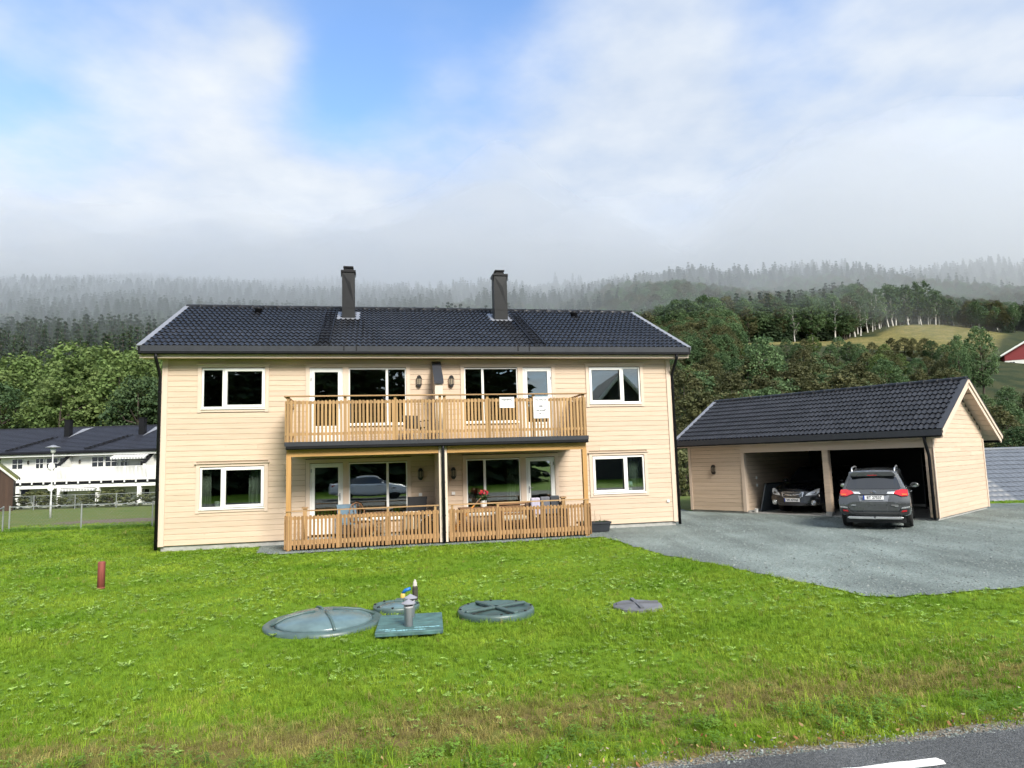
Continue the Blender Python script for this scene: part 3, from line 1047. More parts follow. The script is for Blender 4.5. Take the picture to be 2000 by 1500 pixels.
hroof = roof(house, W, DEP, EV, EZ, RV, RZ, OV, 2 * RV - EV, EZ)
def near_chim(u, v):
    return any(a - .02 < u < b + .02 and 2.72 < v < 3.2 for (a, b) in ((4.63, 5.04), (9.74, 10.2)))
tiled_slope(hroof, -OV + .09, W + OV - .09, EV - .05, EZ - .02, RV - .03, RZ - .02, 52, 14, near_chim)
o = MB().box(-OV + .09, 0, 0, W + OV - .09, math.hypot(RV - EV, RZ - EZ), .05).build("back_slope_tiles", M_TILE, hroof)
o.location = (0, RV, RZ); o.rotation_euler = (-SA, 0, 0)
ridge_row(hroof, -OV + .05, W + OV - .05, RV, RZ + .01, 38)
for s, u in ((-1, -OV), (1, W + OV)):
    a, b = (u - .02, u + .13) if s < 0 else (u - .13, u + .02)
    L = math.hypot(RV - EV, RZ - EZ)
    for (vv, zz_, an) in ((EV - .06, EZ - .045, SA), (2 * RV - EV + .06, EZ - .045, math.pi - SA)):
        mat = Matrix.Translation((0, vv, zz_)) @ Matrix.Rotation(an, 4, 'X')
        sg = 1 if an < 1.5 else -1
        mb = MB()
        mb.box(a, 0, .045 * sg, b, L + .05, .075 * sg, mat)
        o = u + (-.02 if s < 0 else -.01)
        mb.box(o, 0, -.06 * sg, o + .03, L + .05, .044 * sg, mat)
        mb.build("verge_flashing", M_GALV if an < 1.5 else M_GREY, hroof)
        mb = MB(); o = u + (.012 if s < 0 else -.042)
        mb.box(o, 0, -.20 * sg, o + .03, L + .02, -.062 * sg, mat)
        mb.build("barge_board", M_TRIM, hroof)
# eaves: soffit, fascia, gutter
MB().box(-OV + .05, EV + .03, WT + .0, W + OV - .05, -.0, WT + .025).build("soffit", M_TRIM, hroof)
MB().box(-OV + .05, EV - .005, WT - .02, W + OV - .05, EV + .028, EZ - .09).build("fascia", M_TRIM, hroof)
def gutter(parent, u0, u1, v, z, name="gutter"):
    mb = MB()
    prof = [(0, .0), (0, -.14), (-.03, -.165), (-.105, -.165), (-.125, -.14), (-.125, .02), (-.115, .02), (-.115, -.13), (-.1, -.15), (-.04, -.15), (-.01, -.13), (-.01, 0)]
    mb.prism(prof, u0, u1, lambda p, q, t: (t, v + p, z + q))
    return mb.build(name, M_BLACK, parent)
gutter(hroof, -OV + .04, W + OV - .04, EV - .008, EZ - .06)
MB().box(-OV + .10, EV - .145, EZ - .155, W + OV - .10, EV - .134, EZ + .005).build("eave_flashing", M_GREY, hroof)


def downpipe(parent, u, v_g, z_g, v_w, z_b, name="downpipe", r=.045, side=0):
    p = [(u, v_g, z_g), (u, v_g, z_g - .12), (u, v_g + (v_w - v_g) * .2, z_g - .22), (u, v_w - (v_w - v_g) * .15, z_g - .5), (u, v_w, z_g - .62), (u, v_w, z_b)]
    d = MB().tube(p, r, 10).build(name, M_BLACK, parent, True)
    mb = MB()
    for z in np.linspace(z_g - 1.0, z_b + .25, 4): mb.tube([(u, v_w, z - .012), (u, v_w, z + .012)], r + .008, 10)
    for z in np.linspace(z_g - 1.0, z_b + .25, 4): mb.box(u - .008, v_w, z - .01, u + .008, v_w + .1, z + .01)
    mb.build("bracket", M_BLACK, d)
    return d


downpipe(house, -.075, EV - .07, EZ - .2, -.055, .05)
downpipe(house, W + .07, EV - .07, EZ - .2, -.055, .05)


# ---- chimneys, ladder, vents
def chimney(u0, u1, v0):
    c = link("chimney", None, hroof)
    v1 = v0 + .46
    zt = 8.56
    mb = MB()
    zb = EZ + (v0 - EV) * SLOPE - .1
    mb.box(u0, v0, zb, u1, v1, zt)
    st = mb.build("stack", M_CH, c)
    # folded sheet panels: raised diagonal crease
    mb = MB()
    mb.add([(u0 + .02, v0 - .003, zt - .05), (u1 - .02, v0 - .003, zb + .62), (u1 - .02, v0 - .003, zt - .05), ((u0 + u1) / 2 + .07, v0 - .016, zt - .42)], [(0, 1, 3), (1, 2, 3), (2, 0, 3)])
    mb.box(u0 - .004, v0 - .006, zb + .5, u1 + .004, v0 + .02, zb + .52)
    mb.build("panel_crease", M_CH, c)
    mb = MB().box(u0 - .035, v0 - .035, zt, u1 + .035, v1 + .035, zt + .035)
    for (a, b, cc, d) in ((u0 - .035, u0 - .022, v0 - .035, v1 + .035), (u1 + .022, u1 + .035, v0 - .035, v1 + .035)):
        mb.prism([(cc, zt), (d, zt), (d, zt - .03), (cc + .1, zt - .2), (cc, zt - .03)], a, b, lambda p, q, t: (t, p, q))
    mb.box(u0 - .035, v0 - .035, zt - .03, u1 + .035, v0 - .022, zt)
    mb.build("cap", M_BLACK, c)
    uc, vc = (u0 + u1) / 2, (v0 + v1) / 2
    mb = MB().box(uc - .15, vc - .15, zt + .035, uc + .15, vc + .15, zt + .1)
    mb.box(uc - .12, vc - .12, zt + .1, uc + .12, vc + .12, zt + .15); mb.box(uc - .165, vc - .165, zt + .15, uc + .165, vc + .165, zt + .195)
    mb.build("flue_cowl", M_BLACK, c)
    mat = Matrix.Translation((0, v0 - .17, EZ + (v0 - .17 - EV) * SLOPE)) @ Matrix.Rotation(SA, 4, 'X')
    MB().box(u0 - .17, 0, .052, u1 + .17, 1.15, .062, mat).build("flashing", M_GALV, c)


M_CH = pm("charcoal_chimney_sheet", (0.014, 0.015, 0.017), 0.5, var=0.2, spec=.22)
chimney(4.63, 5.04, 2.74)
chimney(9.74, 10.2, 2.74)


def ladder(u):
    L = 4.45
    l = link("roof_ladder", None, hroof, (u, EV + .1, EZ + .1 * SLOPE), (SA, 0, 0))
    mb = MB()
    for s in (-.17, .17): mb.bar((s, -.12, .11), (s, L, .11), .025, .035)
    for s in (-.17, .17): mb.bar((s, -.12, .11), (s, -.16, -.02), .025, .025)
    mb.build("stringer", M_BLACK, l)
    rm = MB().bar((-.17, 0, .12), (.17, 0, .12), .035, .025, (0, 0, 1)).bar((-.17, 0, .12), (-.17, 0, .04), .02, .02).bar((.17, 0, .12), (.17, 0, .04), .02, .02).mesh("rung", M_BLACK)
    for k in range(14): link("rung", rm, l, (0, .1 + k * .32, 0))


ladder(4.25); ladder(10.52)
for u in (4.83, 5.17, 9.83, 10.17):
    MB().bar((u, EV - .15, EZ + .06), (u, EV - .15, EZ - .12), .025, .025).build("snow_hook", M_BLACK, hroof)
for u in (1.89, 12.79):
    v = 3.5; z = EZ + (v - EV) * SLOPE
    MB().lathe([(.11, 0), (.11, .12), (.13, .13), (.1, .2), (.04, .235), (0, .24)], 14, (u, v, z)).build("roof_vent", M_BLACK, hroof, True)

# ---- party wall between the two homes
fin = link("party_wall", None, house)
FU0, FU1 = 7.345, 7.555
FV = -0.78
mb = MB().prism([(FV + .02, 2.72), (-.0, 2.72), (-.0, 5.06), (FV + .02, 4.46)], FU0 + .02, FU1 - .02, lambda p, q, t: (t, p, q))
mb.box(FU0 + .02, -BD + .02, .05, FU1 - .02, -.0, 2.40)
mb.build("core", M_BACK, fin)
for (side, base, sgn) in ((0, FU0 + .02, -1), (1, FU1 - .02, 1)):
    z = 2.76
    while z < 5.0:
        v0 = FV + .02 if z + PL < 4.46 else (z + PL - 5.06) / (5.06 - 4.46) * (-FV)
        if v0 < -.06: link("plank", plank_mesh(v0, -.024, z, PL, M_PLANKY, axis='y', base=base, sgn=sgn), fin)
        z += PL
    z = .08
    while z < 2.38:
        link("plank", plank_mesh(-BD + .02, -.024, z, min(PL, 2.4 - z), M_PLANKY, axis='y', base=base, sgn=sgn), fin); z += PL
M_TRIMW = wood_mat("pale_trim", (0.66, 0.57, 0.47), (0.58, 0.47, 0.37), 'z', knots=0.25, objvar=0.03)
MB().box(FU0 - .004, FV - .012, 2.76, FU1 + .004, FV + .02, 4.45).build("end_board", M_TRIMW, fin)
MB().box(FU0 - .004, -BD - .012, .05, FU1 + .004, -BD + .02, 2.40).build("end_board", M_TRIMW, fin)
mb = MB().prism([(FV - .05, 4.40), (-.03, 5.08), (-.03, 5.11), (FV - .06, 4.445), (FV - .06, 4.36), (FV - .05, 4.36)], FU0 - .03, FU1 + .03, lambda p, q, t: (t, p, q))
mb.build("capping", M_GREY, fin)


# ---- balcony
bal = link("balcony", None, house)
B0, B1 = 3.40, 11.50
mb = MB().box(B0 + .05, -BD + .05, 2.62, B1 - .05, -.03, 2.66)
mb.build("deck_base", M_DECK, bal)
v = -BD + .06
while v < -.1:
    MB().box(B0 + .05, v, 2.662, B1 - .05, v + .112, 2.69).build("deck_board", M_DECK, bal); v += .12
MB().box(B0 - .01, -BD - .155, 2.665, B1 + .01, -BD - .148, 2.775).build("edge_flashing", M_GREY, bal)
gutter(bal, B0 + .02, B1 - .0, -BD - .02, 2.745, "balcony_gutter")
for (a, b) in ((B0 + .02, FU0 - .01), (FU1 + .01, B1 - .02)):
    MB().box(a, -BD + .03, 2.40, b, -BD + .12, 2.62).build("beam", M_BEAM, bal)
MB().box(FU0, -BD + .03, 2.401, FU1, -BD + .12, 2.61).build("beam", M_TRIM, bal)
for u in (B0 + .02, B1 - .14):
    MB().box(u, -BD + .01, .02, u + .12, -BD + .13, 2.40).build("post", M_POST, bal)
mb = MB()
for k in range(18): mb.box(B0 + .1 + k * .46, -BD + .12, 2.44, B0 + .146 + k * .46, -.03, 2.62)
mb.build("joist", M_BEAM, bal)
MB().box(B0 + .05, -.06, 2.42, B1 - .05, -.026, 2.62).build("ledger", M_TRIM, bal)
bm_ = MB().box(-.028, 0, 0, .028, .022, 1.08).mesh("baluster", M_RAIL)
lrg = random.Random(9)


def fence_run(parent, p0, p1, z0, height, n, me, rails, out, post_u=(), mat=M_RAIL):
    """balusters from p0 to p1 (house frame), facing direction out"""
    p0, p1 = Vector(p0), Vector(p1)
    d = (p1 - p0); L = d.length; d.normalize()
    ang = math.atan2(d.y, d.x)
    o = Vector(out)
    for k in range(n):
        q = p0 + d * (L * (k + .5) / n)
        link("baluster", me, parent, (q.x + o.x * .022, q.y + o.y * .022, z0 + lrg.gauss(0, .004)), (lrg.gauss(0, .004), lrg.gauss(0, .003), ang))
    for (z, h) in rails:
        MB().bar(p0 - o * .0 + Vector((0, 0, z)) - o * .02, p1 + Vector((0, 0, z)) - o * .02, .034, h).build("rail", M_RAILX, parent)


fence_run(bal, (B0, -BD, 0), (B1, -BD, 0), 2.775, 1.08, 84, bm_, ((3.80, .07), (2.98, .07)), (0, -1, 0))
fence_run(bal, (B0, -.05, 0), (B0, -BD, 0), 2.775, 1.08, 16, bm_, ((3.80, .07), (2.98, .07)), (-1, 0, 0))
fence_run(bal, (B1, -BD, 0), (B1, -.05, 0), 2.775, 1.08, 16, bm_, ((3.80, .07), (2.98, .07)), (1, 0, 0))
for (a, b, hz) in ((3.36, 7.45, 3.965), (7.45, 11.54, 3.963)):
    MB().box(a, -BD - .06, hz - .012, b, -BD + .08, hz + .018).build("handrail", M_RAILX, bal)
for u in (B0, B1):
    MB().box(u - .05, -BD + .08, 3.953, u + .05, -.05, 3.981).build("handrail", M_RAILX, bal)
for u in (B0 + .06, 4.9, 6.2, 7.40, 7.52, 8.7, 10.0, B1 - .06):
    MB().box(u - .035, -BD + .002, 2.70, u + .035, -BD + .06, 3.953).build("railing_post", M_RAIL, bal)
downpipe(house, (FU0 + FU1) / 2, -BD - .08, 2.62, -BD - .075, .06, r=.042)

# ---- ground floor terraces
ter = link("terrace", None, house)
v = -BD + .1
while v < -.1:
    for (a, b) in ((B0 + .06, FU0 - .01), (FU1 + .01, B1 - .06)):
        MB().box(a, v, .10, b, v + .112, .13).build("deck_board", M_DECK, ter)
    v += .12
M_RAIL2 = wood_mat("terrace_fence_wood", (0.32, 0.185, 0.08), (0.20, 0.105, 0.042), 'z', knots=0.7, objvar=0.2)
lb = MB().box(-.028, 0, 0, .028, .022, .84).mesh("baluster", M_RAIL2)
for (a, b, n) in ((B0, FU0 - .02, 41), (FU1 + .02, B1, 41)):
    fence_run(ter, (a, -BD, 0), (b, -BD, 0), .055, .84, n, lb, ((.83, .07), (.22, .12)), (0, -1, 0))
    MB().box(a, -BD - .01, 1.0, b, -BD + .085, 1.028).build("handrail", M_RAILX, ter)
    for k in range(4):
        u = a + .1 + (b - a - .2) * k / 3
        MB().box(u - .03, -BD + .004, .05, u + .03, -BD + .05, 1.0).build("railing_post", M_RAIL, ter)
for (u, s) in ((B0, -1), (B1, 1)):
    fence_run(ter, (u, -.9, 0), (u, -BD, 0), .055, .84, 8, lb, ((.83, .07), (.22, .12)), (s, 0, 0))
for u in (B0 + .42, B1 - .55):
    MB().box(u - .05, -.9, .1, u + .05, -.8, 1.03).build("gate_post", M_RAIL, ter)
    MB().box(u - .08, -.93, 1.03, u + .08, -.77, 1.065).build("post_cap", M_RAILX, ter)

# ================================================================== garage
GA = R(-47.42)
GO = np.array([6.734, 26.754])
GU = np.array([math.cos(GA), math.sin(GA)]); GV = np.array([-math.sin(GA), math.cos(GA)])


def gxy(u, v):
    q = GO + GU * u + GV * v
    return float(q[0]), float(q[1])


gar = thing("double_garage", "beige timber double garage with dark tiled roof and two open bays", "garage", (GO[0], GO[1], 0), GA)
GW, GD, GPZ, GT = 8.385, 5.345, .113, 2.42
GEV, GEZ, GRV, GRZ, GOV = -.295, 2.688, 2.782, 4.312, .415
GS = (GRZ - GEZ) / (GRV - GEV)
GSA = math.atan(GS)
GRE = GD + .882
GREZ = GRZ - (GRE - GRV) * GS
mb = MB()
mb.box(.02, .02, -.3, 2.38, GD - .02, GPZ); mb.box(2.385, GD - .16, -.3, GW - .02, GD - .02, GPZ); mb.box(GW - .16, .02, -.3, GW - .02, GD - .165, GPZ)
mb.build("foundation", M_CONC, gar)
MB().box(2.382, .05, -.2, GW - .165, GD - .165, .042).build("floor_slab", M_CONC, gar)
M_SHADE = pm("garage_shade_black", (0.006, 0.006, 0.007), 0.8, var=0.2)  # darkness inside the garage put into the wall and ceiling colour
mb = MB()
mb.box(0.0, 0, GPZ, 2.30, .1, GT); mb.box(0, .1, GPZ, .1, GD, GT)
mb.box(2.20, .1, GPZ, 2.30, GD - .1, GT)
mb.box(0.1, GD - .1, GPZ, GW, GD, GT); mb.box(GW - .1, 0.18, GPZ, GW, GD - .1, GT)
mb.prism([(0.06, GT), (GD - .02, GT), (GD - .02, GRZ - (GD - GRV) * GS - .17), (GRV, GRZ - .17)], GW - .1, GW, lambda p, q, t: (t, p, q))
mb.prism([(0.06, GT), (GD - .02, GT), (GD - .02, GRZ - (GD - GRV) * GS - .17), (GRV, GRZ - .17)], 0, .1, lambda p, q, t: (t, p, q))
gw_ = mb.build("wall", M_SHADE, gar)
lay_planks(gw_, 0.02, 2.2, GPZ - .03, GT, [], M_PLANK)
# right hand gable
def gclip(z):
    if z <= GT: return (.02, GD)
    lo = GEV + (z + .19 - GEZ) / GS
    hi = GRE - (z + .19 - GREZ) / GS
    return (max(lo, .02), min(hi, GD))
lay_planks(gw_, .02, GD, GPZ - .03, GRZ - .25, [], M_PLANKY, axis='y', base=GW, sgn=1, clip=gclip)
# boarded side of the store room seen inside the first bay
lay_planks(gw_, .12, GD - .12, GPZ - .03, GT, [], M_PLANKY, axis='y', base=2.30, sgn=1)
MB().box(0.0, -.05, GPZ - .04, .1, -.024, GT).build("corner_board", M_TRIMZ, gar)
MB().box(2.2, -.05, GPZ - .04, 2.325, .02, 2.17).build("corner_board", M_TRIMZ, gar)
MB().box(2.301, .021, GPZ - .04, 2.328, .115, 2.17).build("corner_board", M_TRIMZ, gar)
MB().box(GW + .024, -.03, GPZ - .04, GW + .046, .07, GT).build("corner_board", M_TRIMZ, gar)
MB().box(GW + .024, GD - .07, GPZ - .04, GW + .046, GD + .03, GT).build("corner_board", M_TRIMZ, gar)
MB().box(2.2, -.048, 2.172, GW + .02, .12, GT).build("beam", M_TRIM, gar)
po = link("centre_post", None, gar)
MB().box(5.13, 0, .2, 5.30, .17, 2.171).build("core", M_TRIMZ, po)
z = .17
while z < 2.12:
    for args in ((5.12, 5.30, 'x', 0.0, -1),):
        link("plank", plank_mesh(5.125, 5.305, z, PL, M_PLANK, depth=.02), po)
    link("plank", plank_mesh(0.0, .17, z, PL, M_PLANKY, axis='y', base=5.30, sgn=1, depth=.02), po)
    z += PL
MB().box(5.12, -.012, -.1, 5.31, .18, .17).build("footing", M_CONC, po)
rp = link("side_post", None, gar)
MB().box(GW - .19, 0, .12, GW - .002, .17, 2.171).build("core", M_TRIMZ, rp)
z = .1
while z < 2.12:
    link("plank", plank_mesh(GW - .195, GW, z, PL, M_PLANK, depth=.02), rp)
    link("plank", plank_mesh(0.0, .17, z, PL, M_PLANKY, axis='y', base=GW - .19, sgn=-1, depth=.02), rp); z += PL
groof = roof(gar, GW, GD, GEV, GEZ, GRV, GRZ, GOV, GRE, GREZ, .12)
tiled_slope(groof, -GOV + .09, GW + GOV - .09, GEV - .05, GEZ - .02, GRV - .03, GRZ - .02, 30, 10)
Lb = math.hypot(GRE - GRV, GRZ - GREZ)
o = MB().box(-GOV + .09, 0, 0, GW + GOV - .09, Lb, .05).build("back_slope_tiles", M_TILE, groof)
o.location = (0, GRV, GRZ); o.rotation_euler = (-GSA, 0, 0)
ridge_row(groof, -GOV + .05, GW + GOV - .05, GRV, GRZ + .01, 22)
Lf = math.hypot(GRV - GEV, GRZ - GEZ)
for s, u in ((-1, -GOV), (1, GW + GOV)):
    for (vv, zv, an, L) in ((GEV - .06, GEZ - .045, GSA, Lf), (GRE + .06, GREZ - .045, math.pi - GSA, Lb)):
        mat = Matrix.Translation((0, vv, zv)) @ Matrix.Rotation(an, 4, 'X')
        sg = 1 if an < 1.5 else -1
        a, b = (u - .02, u + .14) if s < 0 else (u - .14, u + .02)
        MB().box(a, 0, .045 * sg, b, L + .05, .078 * sg, mat).build("verge_flashing", M_GREY if s > 0 else M_GALV, groof)
        o_ = u + (-.015 if s < 0 else -.015)
        MB().box(o_, 0, -.07 * sg, o_ + .03, L + .03, .044 * sg, mat).build("barge_board", M_TRIM, groof)
        o_ = u + (.02 if s < 0 else -.05)
        MB().box(o_, 0, -.22 * sg, o_ + .03, L + .02, -.06 * sg, mat).build("barge_board", M_TRIM, groof)
# boarded underside of the rear overhang
mb = MB()
for k in range(9):
    d0 = .02 + k * .125
    mat = Matrix.Translation((0, GRE, GREZ)) @ Matrix.Rotation(math.pi - GSA, 4, 'X')
    mb = MB().box(-GOV + .07, .02 + k * .36, .142, GW + GOV - .07, .02 + k * .36 + .34, .16, mat)
    mb.build("soffit_board", M_TRIM, groof)
MB().box(-GOV + .06, GEV + .0, GT + .02, GW + GOV - .06, .1, GT + .045).build("soffit", M_TRIM, groof)
MB().box(-GOV + .05, GEV - .006, GT - .0, GW + GOV - .05, GEV + .022, GEZ - .06).build("fascia", M_TRIM, groof)
gutter(groof, -GOV + .04, GW + GOV - .04, GEV - .008, GEZ - .06)
MB().box(-GOV + .02, GEV - .145, GEZ - .18, GW + GOV - .0, GEV - .134, GEZ + .005).build("eave_flashing", M_GREY, groof)
gutter(groof, -GOV + .04, GW + GOV - .04, GRE + .135, GREZ - .06)
mb = MB().box(0.1, .12, GT - .02, GW - .1, GD - .1, GT + .015)
mb.build("ceiling", M_SHADE, gar)
downpipe(gar, GW - .07, GEV - .07, GEZ - .2, -.09, .05, r=.045)
wall_lamp(gar, 1.07, 1.586)
# inside: shelving and boxes in the dark second bay
sh = thing("storage_shelf", "dark shelving with stored boxes at the back of the second garage bay", "shelf", (*gxy(7.2, 4.6), .045), GA)
MB().box(-.5, -.2, 1.45, .5, .25, 1.48).build("shelf_board", M_PLASTB, sh)
MB().box(-.5, -.2, .75, .5, .25, .78).build("shelf_board", M_PLASTB, sh)
for x in (-.48, .46):
    MB().box(x, -.2, 0, x + .03, .25, 1.9).build("upright", M_PLASTB, sh)
tag(MB().box(-.3, -.16, 0, .3, .2, .3).build("storage_box", pm("grey_box", (.1, .1, .11), .6)), "grey storage box on the lower garage shelf", "box").location = (*gxy(7.2, 4.6), .83)
bpy.data.objects["storage_box"].rotation_euler = (0, 0, GA)
# grey panel leaning on the store room wall, white pot at its foot
pan = thing("leaning_panel", "grey board with black edge leaning on the wall inside the first garage bay", "panel", (*gxy(2.52, .62), .045), GA + R(90))
ang = R(-14)
mp_ = Matrix.Rotation(R(14), 4, 'X')
MB().box(-.02, 0, 0, 1.35, .04, 1.0, mp_).build("board", pm("blue_grey_board", (0.11, 0.13, 0.155), .5), pan)
MB().box(-.035, -.006, 1.001, 1.365, .046, 1.03, mp_).build("edge_strip", M_PLASTB, pan)
tag(MB().lathe([(.05, 0), (.055, .02), (.065, .13), (.07, .135), (.06, .135), (.05, .03), (0, .03)], 14).build("plastic_pot", M_PLASTW, None, True), "small white pot at the foot of the leaning grey panel", "pot").location = (*gxy(2.55, .2), .043)
for (v, z) in ((.75, 1.25), (.76, .98)):
    MB().box(2.322, v - .03, z - .05, 2.36, v + .03, z + .05).build("socket_box", M_PLASTW, gar, bevel=.005)


# ================================================================== cars
def catmull(P, n):
    """densify rows of P (k,...) with Catmull-Rom, n steps a span"""
    P = np.asarray(P, float); k = len(P)
    out = []
    for i in range(k - 1):
        p0, p1, p2, p3 = P[max(i - 1, 0)], P[i], P[i + 1], P[min(i + 2, k - 1)]
        for j in range(n):
            t = j / n
            out.append(.5 * ((2 * p1) + (-p0 + p2) * t + (2 * p0 - 5 * p1 + 4 * p2 - p3) * t * t + (-p0 + 3 * p1 - 3 * p2 + p3) * t ** 3))
    out.append(P[-1])
    return np.array(out)


def car_paint(name, c, flake=0.0):
    return pm(name, c, 0.28, metal=0.35, var=0.06, scale=2.0, coat=1.0, spec=0.5)


M_TYRE = pm("tyre_rubber", (0.012, 0.012, 0.012), 0.8, var=0.2, scale=20)
M_RIM = pm("alloy_rim", (0.42, 0.43, 0.45), 0.3, metal=0.9)
M_CARGL = pm("tinted_car_glass", (0.008, 0.010, 0.014), 0.03, var=0.02, spec=0.9, coat=1.0)
M_CHROME = pm("chrome", (0.62, 0.63, 0.65), 0.12, metal=1.0, var=0.02)
M_RED = pm("red_lamp_lens", (0.50, 0.012, 0.018), 0.15, var=0.15, scale=30, coat=1.0)
M_ORANGE = pm("orange_lamp_lens", (0.65, 0.13, 0.02), 0.15, coat=1.0)
M_CLEAR = pm("clear_lamp_lens", (0.62, 0.64, 0.66), 0.12, var=0.35, scale=35, coat=1.0, metal=0.3)
M_PLATE = pm("number_plate", (0.80, 0.80, 0.80), 0.35, var=0.02)
M_BLUE = pm("plate_blue", (0.01, 0.04, 0.28), 0.4)
M_SILV = pm("silver_trim", (0.55, 0.56, 0.57), 0.25, metal=0.7)


def car(name, label, loc, heading, spec, paint, group=None):
    """spec: stations [(name, [(y,hw,z) x 8])]  section: floor, sill, flank, shoulder, belt, window top, roof edge, roof centre.
       local +Y is the front; heading is measured clockwise from world +Y"""
    t = thing(name, label, "car", loc, -heading, group)
    S = np.array([s for s in spec['stations']], float)            # (k,8,3)
    D = catmull(S, 5)                                             # along the car
    D = np.transpose(catmull(np.transpose(D, (1, 0, 2)), 4), (1, 0, 2))
    nk, nt_ = D.shape[:2]
    body, glass = MB(), MB()
    for sgn in (1, -1):
        for tgt, test in ((body, False), (glass, True)):
            o = len(tgt.v)
            for i in range(nk):
                for j in range(nt_): tgt.v.append((D[i, j, 1] * sgn, D[i, j, 0], D[i, j, 2]))
            for i in range(nk - 1):
                for j in range(nt_ - 1):
                    s, q = (i + .5) / 5, (j + .5) / 4
                    isg = spec['glass'](s, q)
                    if isg == test:
                        f = (o + i * nt_ + j, o + i * nt_ + j + 1, o + (i + 1) * nt_ + j + 1, o + (i + 1) * nt_ + j)
                        tgt.f.append(f)
    # end caps follow the first and last section with a slight bulge
    for i, bulge in ((0, spec.get('rear_bulge', .1)), (nk - 1, -spec.get('front_bulge', .1))):
        m = 14
        o = len(body.v)
        for j in range(nt_):
            for k in range(m + 1):
                c = -1 + 2 * k / m
                body.v.append((D[i, j, 1] * c, D[i, j, 0] - bulge * (1 - abs(c) ** 2.6), D[i, j, 2] + (0.02 * (1 - c * c) if j == nt_ - 1 else 0)))
        for j in range(nt_ - 1):
            for k in range(m): body.f.append((o + j * (m + 1) + k, o + j * (m + 1) + k + 1, o + (j + 1) * (m + 1) + k + 1, o + (j + 1) * (m + 1) + k))
    def clean(mb, nm, mat):
        me = mb.mesh(nm, mat)
        bm = bmesh.new(); bm.from_mesh(me)
        bmesh.ops.remove_doubles(bm, verts=bm.verts, dist=.0008)
        bmesh.ops.delete(bm, geom=[v for v in bm.verts if not v.link_faces], context='VERTS')
        bmesh.ops.recalc_face_normals(bm, faces=bm.faces)
        bm.to_mesh(me); bm.free()
        ob = link(nm, me, t)
        smooth_angle(ob, 38)
        return ob
    clean(body, "body", paint)
    g = clean(glass, "side_glass", M_CARGL)
    # wheels
    R_, wd = spec['wheel_r'], .225
    prof = [(R_ * .62, -wd / 2), (R_ * .9, -wd / 2), (R_ * .98, -wd / 2 + .02), (R_, -wd / 2 + .05), (R_, wd / 2 - .05), (R_ * .98, wd / 2 - .02), (R_ * .9, wd / 2), (R_ * .62, wd / 2)]
    tm = MB().lathe(prof, 28, axis='x').mesh("tyre", M_TYRE, True)
    rm = MB().lathe([(R_ * .62, -.08), (R_ * .64, .02), (R_ * .64, .1), (R_ * .58, .1), (R_ * .55, .03), (.0, .0)], 28, axis='x')
    for k in range(10):
        a = 2 * math.pi * k / 10
        rm.bar((.075, math.cos(a) * .05, math.sin(a) * .05), (.085, math.cos(a) * R_ * .6, math.sin(a) * R_ * .6), .035, .03, (1, 0, 0))
    rm.lathe([(.07, .06), (.07, .1), (0, .105)], 14, axis='x')
    rme = rm.mesh("rim", M_RIM)
    am = MB().lathe([(R_ * 1.13, -.12), (R_ * 1.13, .03), (R_ * 1.02, .03), (R_ * .5, -.02), (0, -.02)], 28, axis='x').mesh("wheel_arch", M_PLASTB)
    for (y, sx) in ((spec['axle'][0], 1), (spec['axle'][0], -1), (spec['axle'][1], 1), (spec['axle'][1], -1)):
        w = link("wheel", None, t, (sx * spec['track'], y, R_), (0, 0, 0 if sx > 0 else math.pi))
        link("tyre", tm, w); link("rim", rme, w); link("arch", am, w, (-.012, 0, .02))
    return t, D


def face_y(D, i, x, z, bulge):
    """y on an end cap at lateral x, height z"""
    zs, ys, hw = D[i, :, 2], D[i, :, 0], D[i, :, 1]
    k = np.argmax(zs)
    o = np.argsort(zs[:k + 1])
    y = np.interp(z, zs[:k + 1][o], ys[:k + 1][o]); h = np.interp(z, zs[:k + 1][o], hw[:k + 1][o])
    c = min(1.0, abs(x) / max(h, .05))
    return y - bulge * (1 - c ** 2.6)


def patch(parent, name, poly, mat, yfn, th, sgn=-1, grid=6, bevel=.004):
    """a moulded piece following an end face: polygon in (x,z), thickness th outward (sgn = outward y direction)"""
    pts = []
    n = len(poly)
    for i in range(n):
        a, b = Vector(poly[i]), Vector(poly[(i + 1) % n])
        k = max(1, int((b - a).length / .08))
        for j in range(k): pts.append(a + (b - a) * j / k)
    me = bpy.data.meshes.new(name)
    bm = bmesh.new()
    vs = [bm.verts.new((p.x, 0, p.y)) for p in pts]
    f = bm.faces.new(vs)
    xs = sorted({round(p[0], 3) for p in poly})
    lo, hi = min(p.x for p in pts), max(p.x for p in pts)
    for k in range(1, int((hi - lo) / .08)):
        x = lo + (hi - lo) * k / int((hi - lo) / .08)
        bmesh.ops.bisect_plane(bm, geom=bm.verts[:] + bm.edges[:] + bm.faces[:], plane_co=(x, 0, 0), plane_no=(1, 0, 0))
    r = bmesh.ops.extrude_face_region(bm, geom=bm.faces[:])
    nv = {e for e in r['geom'] if isinstance(e, bmesh.types.BMVert)}
    for v in bm.verts:
        y = yfn(v.co.x, v.co.z)
        v.co.y = y + sgn * (th if v in nv else -.03)
    bmesh.ops.recalc_face_normals(bm, faces=bm.faces)
    bm.to_mesh(me); bm.free()
    me.materials.append(mat)
    ob = link(name, me, parent)
    if bevel:
        m = ob.modifiers.new("bevel", 'BEVEL'); m.width = bevel; m.segments = 2; m.limit_method = 'ANGLE'; m.angle_limit = R(50)
    return ob


